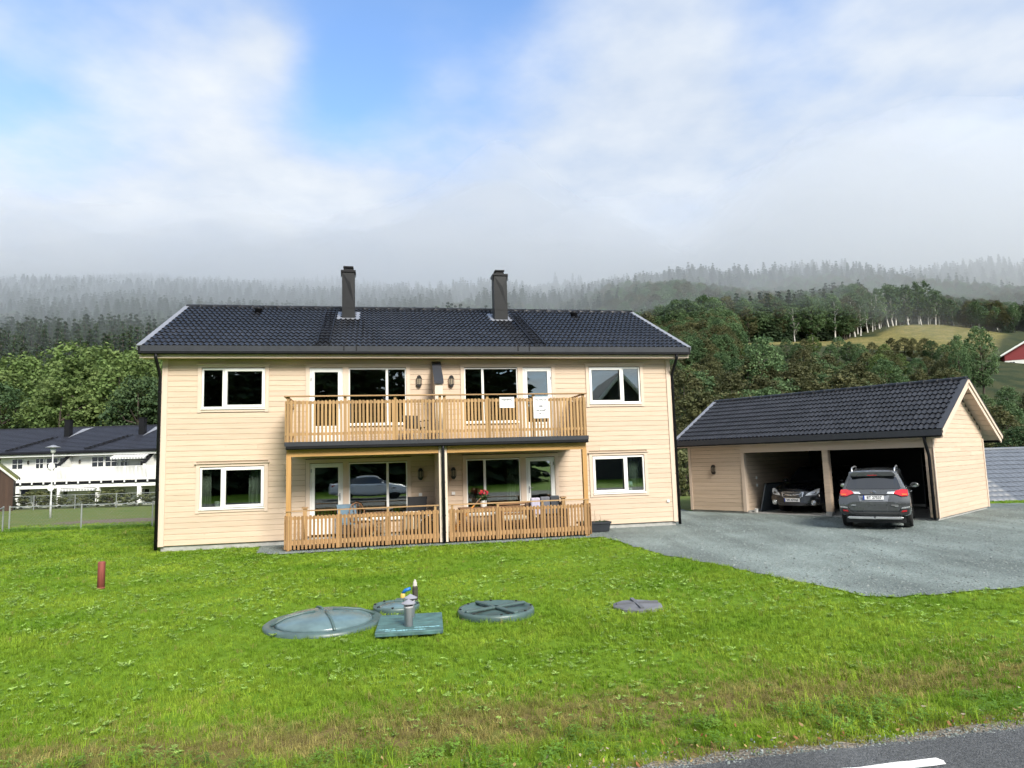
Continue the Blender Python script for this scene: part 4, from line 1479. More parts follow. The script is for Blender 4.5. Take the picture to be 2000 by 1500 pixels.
def plate(parent, txt, y, z, sgn, tilt=0.0):
    p = link("number_plate", None, parent, (0, y, z), (tilt, 0, 0 if sgn < 0 else math.pi))
    MB().box(-.26, -.008, -.056, .26, .008, .056).build("plate_base", M_PLATE, p, bevel=.003)
    MB().box(-.262, -.0095, -.058, -.222, .0, .058).build("country_band", M_BLUE, p)
    mb = MB()
    text_faces(mb, txt, .105, lambda a, b: (a * .92 + .02, -.0100, b))
    me = bpy.data.meshes.new("lettering"); me.from_pydata(mb.v, [], mb.f); me.materials.append(M_INK)
    link("lettering", me, p)


def suv_spec():
    # (y, half width, z) : floor, sill, flank, shoulder, belt, window top, roof edge, roof centre
    st = [
        [(-2.20, .55, .36), (-2.24, .84, .44), (-2.26, .905, .72), (-2.16, .87, .98), (-2.06, .80, 1.10), (-1.86, .64, 1.50), (-1.80, .56, 1.60), (-1.78, .0, 1.625)],
        [(-2.05, .60, .30), (-2.05, .885, .42), (-2.05, .920, .74), (-2.02, .895, .98), (-1.95, .825, 1.10), (-1.74, .655, 1.51), (-1.70, .57, 1.615), (-1.70, .0, 1.645)],
        [(-1.60, .60, .26), (-1.60, .895, .38), (-1.60, .922, .74), (-1.60, .905, .98), (-1.50, .84, 1.09), (-1.38, .675, 1.52), (-1.35, .585, 1.635), (-1.35, .0, 1.668)],
        [(-.75, .60, .24), (-.75, .90, .36), (-.75, .915, .74), (-.75, .905, .96), (-.75, .845, 1.06), (-.75, .69, 1.54), (-.75, .595, 1.65), (-.75, .0, 1.69)],
        [(.20, .60, .24), (.20, .90, .36), (.20, .915, .73), (.20, .905, .95), (.20, .845, 1.04), (.10, .69, 1.54), (.05, .595, 1.645), (.05, .0, 1.685)],
        [(.95, .60, .24), (.95, .90, .36), (.95, .915, .72), (.95, .900, .94), (.95, .84, 1.03), (.55, .69, 1.50), (.50, .60, 1.58), (.48, .0, 1.63)],
        [(1.35, .60, .24), (1.35, .90, .36), (1.35, .915, .72), (1.35, .895, .93), (1.30, .82, 1.01), (1.18, .76, 1.05), (1.15, .70, 1.09), (1.10, .0, 1.12)],
        [(1.95, .60, .26), (1.95, .88, .38), (1.95, .90, .70), (1.95, .86, .87), (1.90, .76, .93), (1.85, .70, .95), (1.85, .60, .97), (1.85, .0, .99)],
        [(2.28, .55, .32), (2.25, .76, .40), (2.25, .78, .64), (2.22, .72, .76), (2.18, .64, .80), (2.15, .58, .82), (2.15, .5, .83), (2.15, .0, .84)],
    ]
    def glass(s, q):
        if 4.1 < q < 5.0 and 1.35 < s < 4.9: return not (2.85 < s < 3.05 or 1.9 < s < 2.0)
        if q > 5.0 and 5.1 < s < 5.95: return True
        return False
    return dict(stations=st, glass=glass, wheel_r=.345, axle=(-1.33, 1.33), track=.80, rear_bulge=.10, front_bulge=.14)


SUV_H = R(30.5)
hd = np.array([math.sin(SUV_H), math.cos(SUV_H)])
rc = np.array([9.98, 19.38]) + hd * (1.33 + .12)
P_GREY = car_paint("graphite_car_paint", (0.075, 0.080, 0.085))
SUVS = suv_spec()
suv, SD = car("sport_utility_car", "dark grey sport utility car parked tail out in front of the second garage bay", (float(rc[0]), float(rc[1]), .03), SUV_H, SUVS, P_GREY)
suv.scale = (.945, .945, .945)
ry = lambda x, z: face_y(SD, 0, x, z, .10)
patch(suv, "rear_window", [(-.66, 1.12), (.66, 1.12), (.70, 1.15), (.60, 1.44), (.50, 1.47), (-.50, 1.47), (-.60, 1.44), (-.70, 1.15)], M_CARGL, ry, .012)
patch(suv, "tailgate_lower", [(-.60, .52), (.60, .52), (.66, .60), (.66, .72), (.5, .78), (-.5, .78), (-.66, .72), (-.66, .60)], P_GREY, ry, .020, bevel=.012)
patch(suv, "bumper", [(-.84, .42), (.84, .42), (.88, .62), (.70, .60), (.60, .47), (-.60, .47), (-.70, .60), (-.88, .62)], pm("dark_bumper_plastic", (.035, .036, .037), .5), ry, .045, bevel=.015)
for s in (-1, 1):
    P_ = lambda pts: [(s * x, z) for x, z in pts]
    patch(suv, "tail_lamp", P_([(.50, 1.00), (.56, 1.075), (.72, 1.115), (.855, 1.10), (.868, .98), (.86, .93), (.70, .915), (.62, .955)]), M_RED, ry, .040, bevel=.012)
    patch(suv, "indicator_lens", P_([(.70, .955), (.835, .95), (.84, .99), (.71, .995)]), M_ORANGE, ry, .046)
    patch(suv, "reversing_lamp", P_([(.33, .985), (.36, 1.045), (.545, 1.05), (.495, .985)]), M_CLEAR, ry, .032, bevel=.01)
    patch(suv, "rear_reflector", P_([(.66, .485), (.80, .50), (.81, .545), (.70, .535)]), M_RED, ry, .052)
    patch(suv, "bumper_trim", P_([(.66, .575), (.70, .62), (.87, .645), (.88, .60)]), M_SILV, ry, .054, bevel=.008)
    # roof rails and mirrors
    MB().tube([(s * .555, -1.62, 1.60), (s * .56, -1.55, 1.675), (s * .57, -1.3, 1.705), (s * .575, -.4, 1.735), (s * .575, .1, 1.715), (s * .575, .25, 1.65)], .022, 8).build("roof_rail", M_SILV, suv, True)
    m_ = link("wing_mirror", None, suv, (s * 1.0, .72, 1.10))
    mb = MB().lathe([(0, -.06), (.09, -.05), (.115, 0), (.10, .06), (.05, .1), (0, .11)], 14, axis='y', sx=1.15, sy=.75)
    mb.tube([(-s * .16, .0, -.06), (-s * .02, .0, -.03)], .025)
    mb.build("housing", P_GREY, m_, True)
    MB().lathe([(0, -.066), (.085, -.064), (.085, -.058)], 14, axis='y', sx=1.12, sy=.72).build("mirror_glass", M_CHROME, m_)
    mb = MB().box(s * .86 - .02, .05, .93, s * .86 + .02 + s * .05, .25, .96)
    mb.build("door_handle", M_CHROME, suv, bevel=.008)
mb = MB().prism([(-.56, 1.575), (-.50, 1.615), (.50, 1.615), (.56, 1.575), (.60, 1.50), (.48, 1.475), (-.48, 1.475), (-.60, 1.50)], -2.06, -1.75, lambda p, q, t: (p, t, q))
mb.build("spoiler", P_GREY, suv, bevel=.02)
MB().box(-.12, -2.065, 1.50, .12, -2.05, 1.515).build("brake_lamp", M_RED, suv)
patch(suv, "chrome_strip", [(-.34, .955), (.34, .955), (.34, .972), (-.34, .972)], M_BLACK, ry, .034)
patch(suv, "plate_recess", [(-.40, .945), (.40, .945), (.34, .735), (-.34, .735)], pm("light_grey_paint", (.16, .17, .19), .3, coat=1), ry, .012)
plate(suv, "BT 27537", ry(0, .87) - .035, .885, -1, R(-6))
mb = MB()
mb.lathe([(.052, 0), (.060, .008), (.052, .014), (.044, .008), (.052, 0)], 20, (0, 0, 0), 'y', 1.25, .85)
mb.lathe([(.016, 0), (.024, .006), (.016, .010), (.010, .006), (.016, 0)], 16, (0, 0, 0), 'y', 1.0, 1.75)
mb.lathe([(.030, 0), (.038, .006), (.030, .010), (.022, .006), (.030, 0)], 16, (0, 0, .018), 'y', 1.3, .5)
e_ = mb.build("emblem", M_CHROME, suv, True); e_.location = (0, ry(0, 1.02) - .016, 1.02)
for (x, w_, z) in ((-.52, .13, .665), (.52, .17, .668), (.56, .09, .635)):
    patch(suv, "badge", [(x - w_ / 2, z), (x + w_ / 2, z), (x + w_ / 2, z + .022), (x - w_ / 2, z + .022)], M_SILV, ry, .026, bevel=0)
patch(suv, "skid_plate", [(-.66, .355), (.66, .355), (.72, .33), (.66, .285), (-.66, .285), (-.72, .33)], M_SILV, lambda x, z: ry(x, .45), .03, bevel=.012)
MB().box(-.75, -2.12, .17, .75, -1.2, .34).build("undertray", M_PLASTB, suv)
MB().tube([(0, -2.28, .30), (0, -2.36, .31), (0, -2.37, .36)], .018).build("tow_hook", M_PLASTB, suv)
mb = MB().bar((-.16, -2.075, 1.145), (.20, -2.065, 1.165), .022, .03); mb.lathe([(.035, 0), (.035, .04), (0, .05)], 10, (.18, -2.1, 1.15), 'y')
mb.build("rear_wiper", M_PLASTB, suv)


def wagon_spec():
    st = [
        [(-2.30, .5, .36), (-2.33, .80, .44), (-2.34, .86, .70), (-2.28, .82, .92), (-2.22, .76, 1.02), (-1.95, .60, 1.36), (-1.9, .52, 1.44), (-1.88, 0, 1.46)],
        [(-1.9, .55, .28), (-1.9, .87, .38), (-1.9, .895, .70), (-1.9, .87, .93), (-1.85, .81, 1.02), (-1.7, .64, 1.38), (-1.65, .55, 1.47), (-1.65, 0, 1.50)],
        [(-.8, .55, .22), (-.8, .88, .34), (-.8, .90, .70), (-.8, .885, .92), (-.8, .825, 1.0), (-.8, .67, 1.42), (-.8, .57, 1.51), (-.8, 0, 1.55)],
        [(.2, .55, .22), (.2, .88, .34), (.2, .90, .70), (.2, .885, .91), (.2, .825, .98), (.1, .67, 1.40), (.05, .57, 1.49), (.05, 0, 1.53)],
        [(.95, .55, .22), (.95, .88, .34), (.95, .90, .69), (.95, .88, .90), (.95, .82, .97), (.5, .66, 1.36), (.45, .58, 1.43), (.42, 0, 1.48)],
        [(1.3, .55, .22), (1.3, .88, .34), (1.3, .90, .68), (1.3, .87, .88), (1.25, .80, .95), (1.15, .74, .98), (1.12, .66, 1.00), (1.08, 0, 1.03)],
        [(1.9, .55, .24), (1.9, .87, .36), (1.9, .885, .66), (1.88, .83, .81), (1.85, .74, .87), (1.82, .68, .88), (1.8, .58, .90), (1.8, 0, .92)],
        [(2.25, .52, .27), (2.18, .80, .38), (2.16, .82, .60), (2.12, .74, .72), (2.10, .66, .76), (2.08, .60, .775), (2.08, .5, .79), (2.08, 0, .80)],
    ]
    def glass(s, q):
        if 4.1 < q < 5.0 and .6 < s < 3.9: return not (1.9 < s < 2.05 or 2.75 < s < 2.95)
        if q > 5.0 and 4.1 < s < 4.95: return True
        return False
    return dict(stations=st, glass=glass, wheel_r=.33, axle=(-1.36, 1.38), track=.78, rear_bulge=.1, front_bulge=.22)


P_BLACK = car_paint("black_car_paint", (0.006, 0.007, 0.011))
nose = np.array(gxy(3.93, .22))
WH = math.atan2(-GV[0], -GV[1])
wc = nose + GV * 2.4
WS = wagon_spec()
wag, WD_ = car("estate_car", "black estate car parked nose out in the first garage bay", (float(wc[0]), float(wc[1]), .044), WH, WS, P_BLACK)
wag.scale = (1.04, 1.04, 1.04)
li = len(WD_) - 1
fy = lambda x, z: face_y(WD_, li, x, z, -.22)
for s in (-1, 1):
    P_ = lambda pts: [(s * x, z) for x, z in pts]
    patch(wag, "headlamp", P_([(.42, .60), (.50, .68), (.70, .80), (.80, .83), (.80, .70), (.74, .63), (.52, .60)]), M_CLEAR, fy, .03, 1, bevel=.012)
    patch(wag, "lamp_reflector", P_([(.60, .655), (.66, .72), (.74, .72), (.72, .66)]), M_CHROME, fy, .036, 1)
    fg = link("fog_lamp", None, wag, (s * .66, fy(.66 * s, .37) + .02, .37))
    MB().lathe([(.085, -.03), (.085, .02), (.07, .03), (.06, .02), (0, .02)], 18, axis='y').build("bezel", M_CHROME, fg, True)
    MB().lathe([(.055, .02), (.05, .035), (0, .04)], 16, axis='y').build("lens", M_CLEAR, fg, True)
    m_ = link("wing_mirror", None, wag, (s * .98, .75, 1.02))
    mb = MB().lathe([(0, -.06), (.085, -.05), (.105, 0), (.09, .06), (.05, .09), (0, .1)], 14, axis='y', sx=1.1, sy=.7)
    mb.tube([(-s * .16, .0, -.05), (-s * .02, .0, -.03)], .025); mb.build("housing", P_BLACK, m_, True)
    patch(wag, "bumper_crease", P_([(.45, .545), (.78, .60), (.78, .58), (.46, .525)]), P_BLACK, fy, .03, 1)
patch(wag, "grille", [(-.36, .70), (.36, .70), (.33, .57), (.25, .52), (-.25, .52), (-.33, .57)], M_PLASTB, fy, .012, 1)
for (z0, z1, a, b) in ((.695, .715, .36, .37), (.505, .525, .26, .25), (.635, .65, .33, .34), (.58, .592, .30, .31)):
    patch(wag, "grille_bar", [(-a, z0), (a, z0), (b, z1), (-b, z1)], M_CHROME, fy, .026, 1)
for s in (-1, 1):
    patch(wag, "grille_frame", [(s * .34, .70), (s * .38, .70), (s * .35, .57), (s * .27, .51), (s * .25, .52), (s * .32, .575)], M_CHROME, fy, .028, 1)
    patch(wag, "grille_wing", [(s * .08, .615), (s * .33, .675), (s * .33, .655), (s * .08, .59)], M_CHROME, fy, .032, 1)
mb = MB().lathe([(.04, 0), (.05, .01), (.04, .014), (.032, .008), (.04, 0)], 18, axis='y', sx=1.5, sy=.8)
e_ = mb.build("emblem", M_CHROME, wag, True); e_.location = (0, fy(0, .61) + .02, .61)
plate(wag, "VH 47763", fy(0, .46) + .03, .45, 1)
patch(wag, "lower_grille", [(-.45, .36), (.45, .36), (.40, .28), (-.40, .28)], M_PLASTB, fy, .012, 1)


def sedan_spec():
    st = [
        [(-2.40, .5, .36), (-2.42, .80, .44), (-2.44, .86, .68), (-2.40, .80, .92), (-2.36, .74, .98), (-2.34, .66, 1.00), (-2.33, .56, 1.01), (-2.33, 0, 1.02)],
        [(-1.9, .55, .28), (-1.9, .88, .38), (-1.9, .905, .70), (-1.9, .88, .93), (-1.85, .80, 1.00), (-1.75, .72, 1.05), (-1.72, .62, 1.09), (-1.7, 0, 1.12)],
        [(-1.0, .55, .22), (-1.0, .89, .32), (-1.0, .91, .68), (-1.0, .89, .90), (-1.0, .82, .97), (-.85, .64, 1.32), (-.82, .55, 1.38), (-.8, 0, 1.41)],
        [(.0, .55, .20), (.0, .89, .30), (.0, .91, .66), (.0, .89, .88), (.0, .82, .95), (.0, .64, 1.36), (.0, .55, 1.42), (.0, 0, 1.455)],
        [(.95, .55, .20), (.95, .89, .30), (.95, .91, .65), (.95, .885, .86), (.95, .81, .93), (.45, .64, 1.31), (.42, .56, 1.36), (.40, 0, 1.40)],
        [(1.35, .55, .20), (1.35, .89, .30), (1.35, .91, .64), (1.35, .87, .83), (1.32, .80, .90), (1.22, .74, .93), (1.2, .66, .95), (1.16, 0, .98)],
        [(1.95, .55, .22), (1.95, .88, .32), (1.95, .90, .62), (1.93, .84, .76), (1.9, .75, .82), (1.88, .68, .84), (1.86, .58, .85), (1.86, 0, .87)],
        [(2.38, .52, .26), (2.32, .78, .35), (2.30, .80, .55), (2.26, .72, .66), (2.24, .64, .69), (2.22, .58, .70), (2.2, .5, .71), (2.2, 0, .72)],
    ]
    def glass(s, q):
        if 4.1 < q < 5.0 and 1.3 < s < 4.6: return not (2.75 < s < 2.9)
        if q > 5.0 and (4.1 < s < 4.95 or 1.1 < s < 1.95): return True
        return False
    return dict(stations=st, glass=glass, wheel_r=.35, axle=(-1.44, 1.44), track=.80, rear_bulge=.12, front_bulge=.2)


P_SILV = pm("silver_car_paint", (0.80, 0.83, 0.88), 0.3, var=.04, coat=1.0)
sed, _ = car("saloon_car", "silver saloon car mirrored in the ground floor left patio window", (0.55, -4.35, .022), R(90) - ROAD_A, sedan_spec(), P_SILV)
sed_l = lambda x, z: 0
MB().box(.72, 1.95, .60, .86, 2.2, .70).build("headlamp", M_CLEAR, sed, bevel=.03)
MB().box(-.86, 1.95, .60, -.72, 2.2, .70).build("headlamp", M_CLEAR, sed, bevel=.03)
for s in (-1, 1):
    MB().box(s * .80 - .06, -2.36, .80, s * .80 + .06, -2.15, .93).build("tail_lamp", M_RED, sed, bevel=.02)
    MB().lathe([(0, -.06), (.085, -.05), (.105, 0), (.09, .06), (.05, .09), (0, .1)], 12, (s * .99, .72, .98), 'y', 1.1, .7).build("wing_mirror", P_SILV, sed, True)


# ================================================================== white row house on the left
M_WCLAD = pm("white_cladding", (0.70, 0.70, 0.66), 0.6, var=0.06, stretch=(.3, .3, 9), scale=4)
M_WTRIM = pm("white_gloss_trim", (0.80, 0.80, 0.78), 0.45, var=0.03)
M_DGLASS = pm("dark_window_glass", (0.012, 0.015, 0.02), 0.06, var=0.1, spec=0.7)
M_NAVY = pm("blue_black_roof_tile", (0.022, 0.024, 0.034), 0.45, var=0.25, scale=3, spec=0.5)
M_AWN = pm("white_awning_cloth", (0.75, 0.75, 0.74), 0.8, var=0.03)
M_AWNG = pm("grey_awning_stripe", (0.33, 0.35, 0.36), 0.8, var=0.03)
row = thing("row_house", "long white two storey row house with dark roof and a continuous balcony", "house", (-46.0, 62.0, -1.5), 0)
RL, RDp = 30.0, 9.0                              # length, depth (local x from 0)
mb = MB().box(0, 0, 0, RL, RDp, 5.55)
mb.build("wall", M_WCLAD, row)


def rowroof():
    x0, x1 = -7.5, RL + .6
    ez, rz, ev, rv = 5.62, 8.05, -.75, 5.0
    mb = MB()
    mb.prism([(ev, ez), (rv, rz), (rv, rz - .2), (ev, ez - .2)], x0, x1, lambda p, q, t: (t, p, q))
    mb.prism([(rv, rz), (10.6, ez), (10.6, ez - .2), (rv, rz - .2)], x0, x1, lambda p, q, t: (t, p, q))
    r = mb.build("roof", M_NAVY, row)
    # tile courses: small steps joined in one part, too fine to pick apart
    mb = MB()
    L = math.hypot(rv - ev, rz - ez); an = math.atan2(rz - ez, rv - ev)
    n = 18
    ncol = int((x1 - x0) / .3)
    for k in range(n):
        mat = Matrix.Translation((0, ev, ez)) @ Matrix.Rotation(an, 4, 'X')
        s = L * k / n; e = s + L / n + .03
        for c in range(ncol * 2):
            a = x0 + c * .15
            mb.add([mat @ Vector(q) for q in ((a, s, .05), (a + .075, s, .085), (a + .15, s, .05), (a, e, .012), (a + .075, e, .045), (a + .15, e, .012), (a, s, .01), (a + .15, s, .01))],
                   [(0, 1, 4, 3), (1, 2, 5, 4), (0, 6, 7, 2, 1)])
    me = bpy.data.meshes.new("roof_tiles"); me.from_pydata(mb.v, [], mb.f); me.materials.append(M_NAVY)
    tag(link("roof_tiles", me, r), kind="stuff")
    MB().box(x0, ev - .14, ez - .22, x1, ev - .01, ez - .04).build("gutter", M_BLACK, r)
    MB().box(x0, ev + .0, ez - .40, x1, 0, ez - .21).build("eave_board", M_WTRIM, r)
    MB().box(x0, rv - .12, rz + .02, x1, rv + .12, rz + .1).build("ridge_cap", M_NAVY, r)
    for x in (4.1, 11.1):
        c = link("chimney", None, row)
        MB().box(x - .25, 2.6, 6.6, x + .25, 3.1, 8.62).build("stack", M_BLACK, c)
        MB().box(x - .28, 2.57, 8.621, x + .28, 3.13, 8.70).build("cap", M_BLACK, c)
        mat = Matrix.Translation((0, ev, ez)) @ Matrix.Rotation(an, 4, 'X')
        MB().prism([(x + .41, 3.2), (x + .41, 5.6), (x + 1.25, 6.0)], .09, .11, lambda p, q, t: tuple(mat @ Vector((p, q, t)))).build("flashing", M_GALV, c)
        l = MB()
        for s in (-.2, .2): l.bar(mat @ Vector((x - 3.1 + s, .2, .15)), mat @ Vector((x - .8 + s, 3.4, .15)), .06, .06)
        for k in range(11):
            q = mat @ Vector((x - 3.1 + 2.3 * k / 11, .2 + 3.2 * k / 11, .15)); l.box(q.x - .2, q.y - .03, q.z - .03, q.x + .2, q.y + .03, q.z + .03)
        l.build("roof_ladder", M_BLACK, row)


rowroof()


def small_window(parent, x0, x1, z0, z1, nx=2, nz=2, y=0.0):
    w = link("window", None, parent)
    f = MB()
    t = .07
    f.box(x0 - t, y - .06, z0 - t, x0, y + .02, z1 + t); f.box(x1, y - .06, z0 - t, x1 + t, y + .02, z1 + t)
    f.box(x0, y - .06, z0 - t, x1, y + .02, z0); f.box(x0, y - .06, z1, x1, y + .02, z1 + t)
    for k in range(1, nx): f.box(x0 + (x1 - x0) * k / nx - .03, y - .05, z0, x0 + (x1 - x0) * k / nx + .03, y + .01, z1)
    for k in range(1, nz): f.box(x0, y - .048, z0 + (z1 - z0) * k / nz - .025, x1, y + .01, z0 + (z1 - z0) * k / nz + .025)
    f.build("frame", M_WTRIM, w)
    MB().box(x0, y - .03, z0, x1, y - .02, z1).build("pane", M_DGLASS, w)


px2x = lambda px: (px - 6) * .0461 + .14
for (a, b) in ((26, 46), (72, 86), (93, 114), (119, 137), (181, 203), (207, 229), (237, 250), (275, 296), (318, 340), (362, 384), (400, 420)):
    small_window(row, px2x(a), px2x(b), 4.20, 5.05)
for (a, b) in ((26, 44), (69, 83), (90, 112), (117, 136), (179, 200), (206, 228), (234, 248), (273, 294), (320, 340), (362, 384)):
    small_window(row, px2x(a), px2x(b), 1.12, 2.10)
for (px, z) in ((57, 4.75), (157, 4.7), (260, 1.55), (54, 1.5)):
    wall_lamp(row, px2x(px), z, -.02, 1.5)
rb = link("row_balcony", None, row)
MB().box(1.3, -1.9, 2.72, RL - .2, -.02, 2.95).build("slab", M_BLACK, rb)
MB().box(1.2, -1.86, 2.42, RL - .2, -1.70, 2.715).build("beam", M_WTRIM, rb)
mb = MB()
x = 1.3
while x < RL - .3:
    mb.box(x, -1.99, 2.98, x + .055, -1.96, 4.10); x += .115
tag(mb.build("balusters", M_WTRIM, rb), kind="stuff")
MB().box(1.25, -2.0, 4.12, RL - .2, -1.86, 4.17).build("handrail", M_WTRIM, rb)
MB().box(1.25, -1.955, 3.05, RL - .2, -1.92, 3.14).build("rail", M_WTRIM, rb)
k = 0
x = 2.2
while x < RL - .3:
    MB().box(x, -2.03, 2.78, x + .12, -1.995, 4.115).build("railing_post", M_WTRIM, rb); x += 1.0
for x in (2.75, 6.35, 9.7, 13.3, 18.0, 24.0):
    MB().box(x, -1.85, -.1, x + .3, -1.6, 2.415).build("column", M_WTRIM, rb)
for x in (6.15, 13.6):
    f_ = link("party_wall", None, row)
    MB().prism([(-1.6, 2.96), (0, 2.96), (0, 5.35), (-1.6, 4.4)], x, x + .22, lambda p, q, t: (t, p, q)).build("panel", M_WCLAD, f_)
    MB().prism([(-1.65, 4.36), (0, 5.34), (0, 5.44), (-1.65, 4.46)], x - .05, x + .27, lambda p, q, t: (t, p, q)).build("capping", M_BLACK, f_)


def awning(x0, x1, z1, z0, dep, stripes):
    a = link("awning", None, row)
    n = 24 if stripes else 1
    for k in range(2 if stripes else 1):
        mb = MB()
        for j in range(k, n, 2 if stripes else 1):
            s, e = x0 + (x1 - x0) * j / n, x0 + (x1 - x0) * (j + 1) / n
            mb.add([(s, -.05, z1), (e, -.05, z1), (e, -dep, z0), (s, -dep, z0), (e, -dep, z0 - .16), (s, -dep, z0 - .16)], [(0, 1, 2, 3), (3, 2, 4, 5)])
        tag(mb.build("cloth", (M_AWN, M_AWNG)[k], a), kind="stuff")
    MB().tube([(x0, -dep, z0), (x1, -dep, z0)], .035).build("front_bar", M_WTRIM, a)


awning(7.3, 10.25, 5.35, 5.2, .45, False)
awning(10.55, 13.65, 5.40, 4.95, 1.3, True)
awning(6.75, 9.85, 2.55, 2.32, 2.2, True)
for z in (4.35, 2.85 - .35):
    d = link("satellite_dish", None, row, (px2x(133), -2.12, z))
    MB().lathe([(0, .05), (.15, .035), (.28, -.02), (.30, -.03), (.28, -.01), (.15, .05), (0, .06)], 20, axis='y').build("dish", M_WTRIM, d, True)
    MB().tube([(0, .05, 0), (0, .25, -.2)], .03).build("arm", M_GALV, d)
MB().box(px2x(48), -.2, 1.9, px2x(62), -.1, 2.4).build("blue_panel", pm("navy_board", (.012, .014, .07), .5), row)

# ================================================================== fences, shed, lamp post, hedge
def mesh_fence(name, label, pts, h, post_h, spacing, zf):
    t = thing(name, label, "fence", (pts[0][0], pts[0][1], 0))
    ox, oy = pts[0]
    wire = MB()
    pm_ = MB().tube([(0, 0, -.2), (0, 0, post_h)], .028, 8).mesh("post", M_FPOST)
    for (a, b) in zip(pts[:-1], pts[1:]):
        A, B = np.array(a), np.array(b)
        L = np.linalg.norm(B - A); n = max(1, int(round(L / spacing)))
        for k in range(n + (1 if b == pts[-1] else 0)):
            q = A + (B - A) * k / n
            link("post", pm_, t, (q[0] - ox, q[1] - oy, zf(*q)))
        P = lambda s, z: Vector((A[0] + (B[0] - A[0]) * s / L - ox, A[1] + (B[1] - A[1]) * s / L - oy, zf(*(A + (B - A) * s / L)) + z))
        MB().tube([P(L * k / n, h) for k in range(n + 1)], .02, 6).build("top_rail", M_FPOST, t)
        st = .14
        m = int((L + h) / st)
        dn = Vector((-(B - A)[1], (B - A)[0], 0)).normalized() * .0
        for k in range(m):
            for sgn in (1, -1):
                s0 = k * st - (h if sgn > 0 else 0)
                a0, z0, a1, z1 = s0, 0.02, s0 + h, h
                if sgn < 0: z0, z1 = h, .02
                if a0 < 0: z0 += (z1 - z0) * (-a0) / h; a0 = 0
                if a1 > L: z1 -= (z1 - z0) * (a1 - L) / max(a1 - a0, 1e-6); a1 = L
                if a1 - a0 < .05: continue
                p, q = P(a0, z0), P(a1, z1)
                w = Vector((0, 0, .0022))
                wire.add([p - w, q - w, q + w, p + w], [(0, 1, 2, 3)])
    tag(wire.build("wire_netting", M_WIRE, t), kind="stuff")
    return t


M_FPOST = pm("galvanised_post", (0.30, 0.32, 0.32), 0.5, metal=0.4)
M_WIRE = pm("wire", (0.22, 0.25, 0.25), 0.5, metal=0.3)
mesh_fence("wire_fence", "low chain link fence along the far edge of the lawn", [(-19.3, 26.6), (-14.0, 26.9), (-8.0, 27.4)], .93, .98, 2.75, lambda x, y: tz(x, y))
mesh_fence("wire_fence", "chain link fence running toward the viewer at the left edge", [(-19.4, 26.4), (-16.9, 22.2), (-14.6, 17.8)], .93, .98, 2.4, lambda x, y: tz(x, y))
mesh_fence("wire_fence", "far wire fence in front of the hedge by the white row house", [(-38.0, 50.6), (-29, 50.6), (-20, 50.8)], 1.0, 1.05, 3.3, lambda x, y: tz(x, y))

M_VPOLE = pm("dull_white_pole", (.46, .47, .47), .5)
lamp = thing("lamp_post", "white park lamp post with flat hat in front of the white row house", "lamp post", (-25.35, 38.0, tz(-25.35, 38)), 0)
MB().lathe([(.055, -.1), (.055, .85), (.038, .9), (.03, 3.55)], 12).build("pole", M_VPOLE, lamp, True)
MB().lathe([(.04, 3.5), (.12, 3.58), (.135, 3.80), (.0, 3.82)], 14).build("lantern_glass", pm("lantern_glass", (.6, .62, .62), .2, var=.2), lamp, True)
MB().lathe([(.0, 3.98), (.1, 3.95), (.36, 3.85), (.36, 3.83), (.0, 3.86)], 20).build("hat", M_GALV, lamp, True)

shed = thing("small_shed", "dark brown wooden shed with white gable boards at the left edge", "shed", (-37.0, 50.0, tz(-37, 50)), R(33))
M_BROWN = wood_mat("dark_brown_boards", (0.055, 0.03, 0.02), (0.03, 0.018, 0.012), 'z', knots=.2, objvar=.2)
mb = MB().prism([(-1.15, 0), (.72, 0), (.72, 2.25), (-.2, 3.1), (-1.15, 2.2)], .05, 3.0, lambda p, q, t: (p, t, q))
sw = mb.build("wall", M_BROWN, shed)
for k in range(12):
    x = -1.15 + k * .156
    top = 2.22 + (.9 - abs(x + .14) * .93) if True else 2
    MB().box(x, 0.02, 0, x + .148, .05, max(.5, top - .1)).build("board", M_BROWN, sw)
for (a, b) in (((-.2, 3.25), (.98, 2.15)), ((-.2, 3.25), (-1.4, 2.1))):
    MB().bar((a[0], -.12, a[1]), (b[0], -.12, b[1]), .04, .2, (0, 1, 0)).bar((a[0], -.12, a[1]), (b[0], -.12, b[1]), .2, .04, (0, 1, 0)).build("barge_board", M_WTRIM, shed)
    MB().add([(a[0], -.15, a[1] + .03), (b[0], -.15, b[1] + .03), (b[0], 3.2, b[1] + .03), (a[0], 3.2, a[1] + .03), (a[0], -.15, a[1] + .2), (b[0], -.15, b[1] + .2), (b[0], 3.2, b[1] + .2), (a[0], 3.2, a[1] + .2)],
             [(0, 1, 2, 3), (4, 5, 6, 7), (0, 1, 5, 4), (2, 3, 7, 6), (1, 2, 6, 5)]).build("turf_roof", pm("turf", (.10, .11, .035), .95, var=.4, scale=6, bump=1, bscale=20), shed)

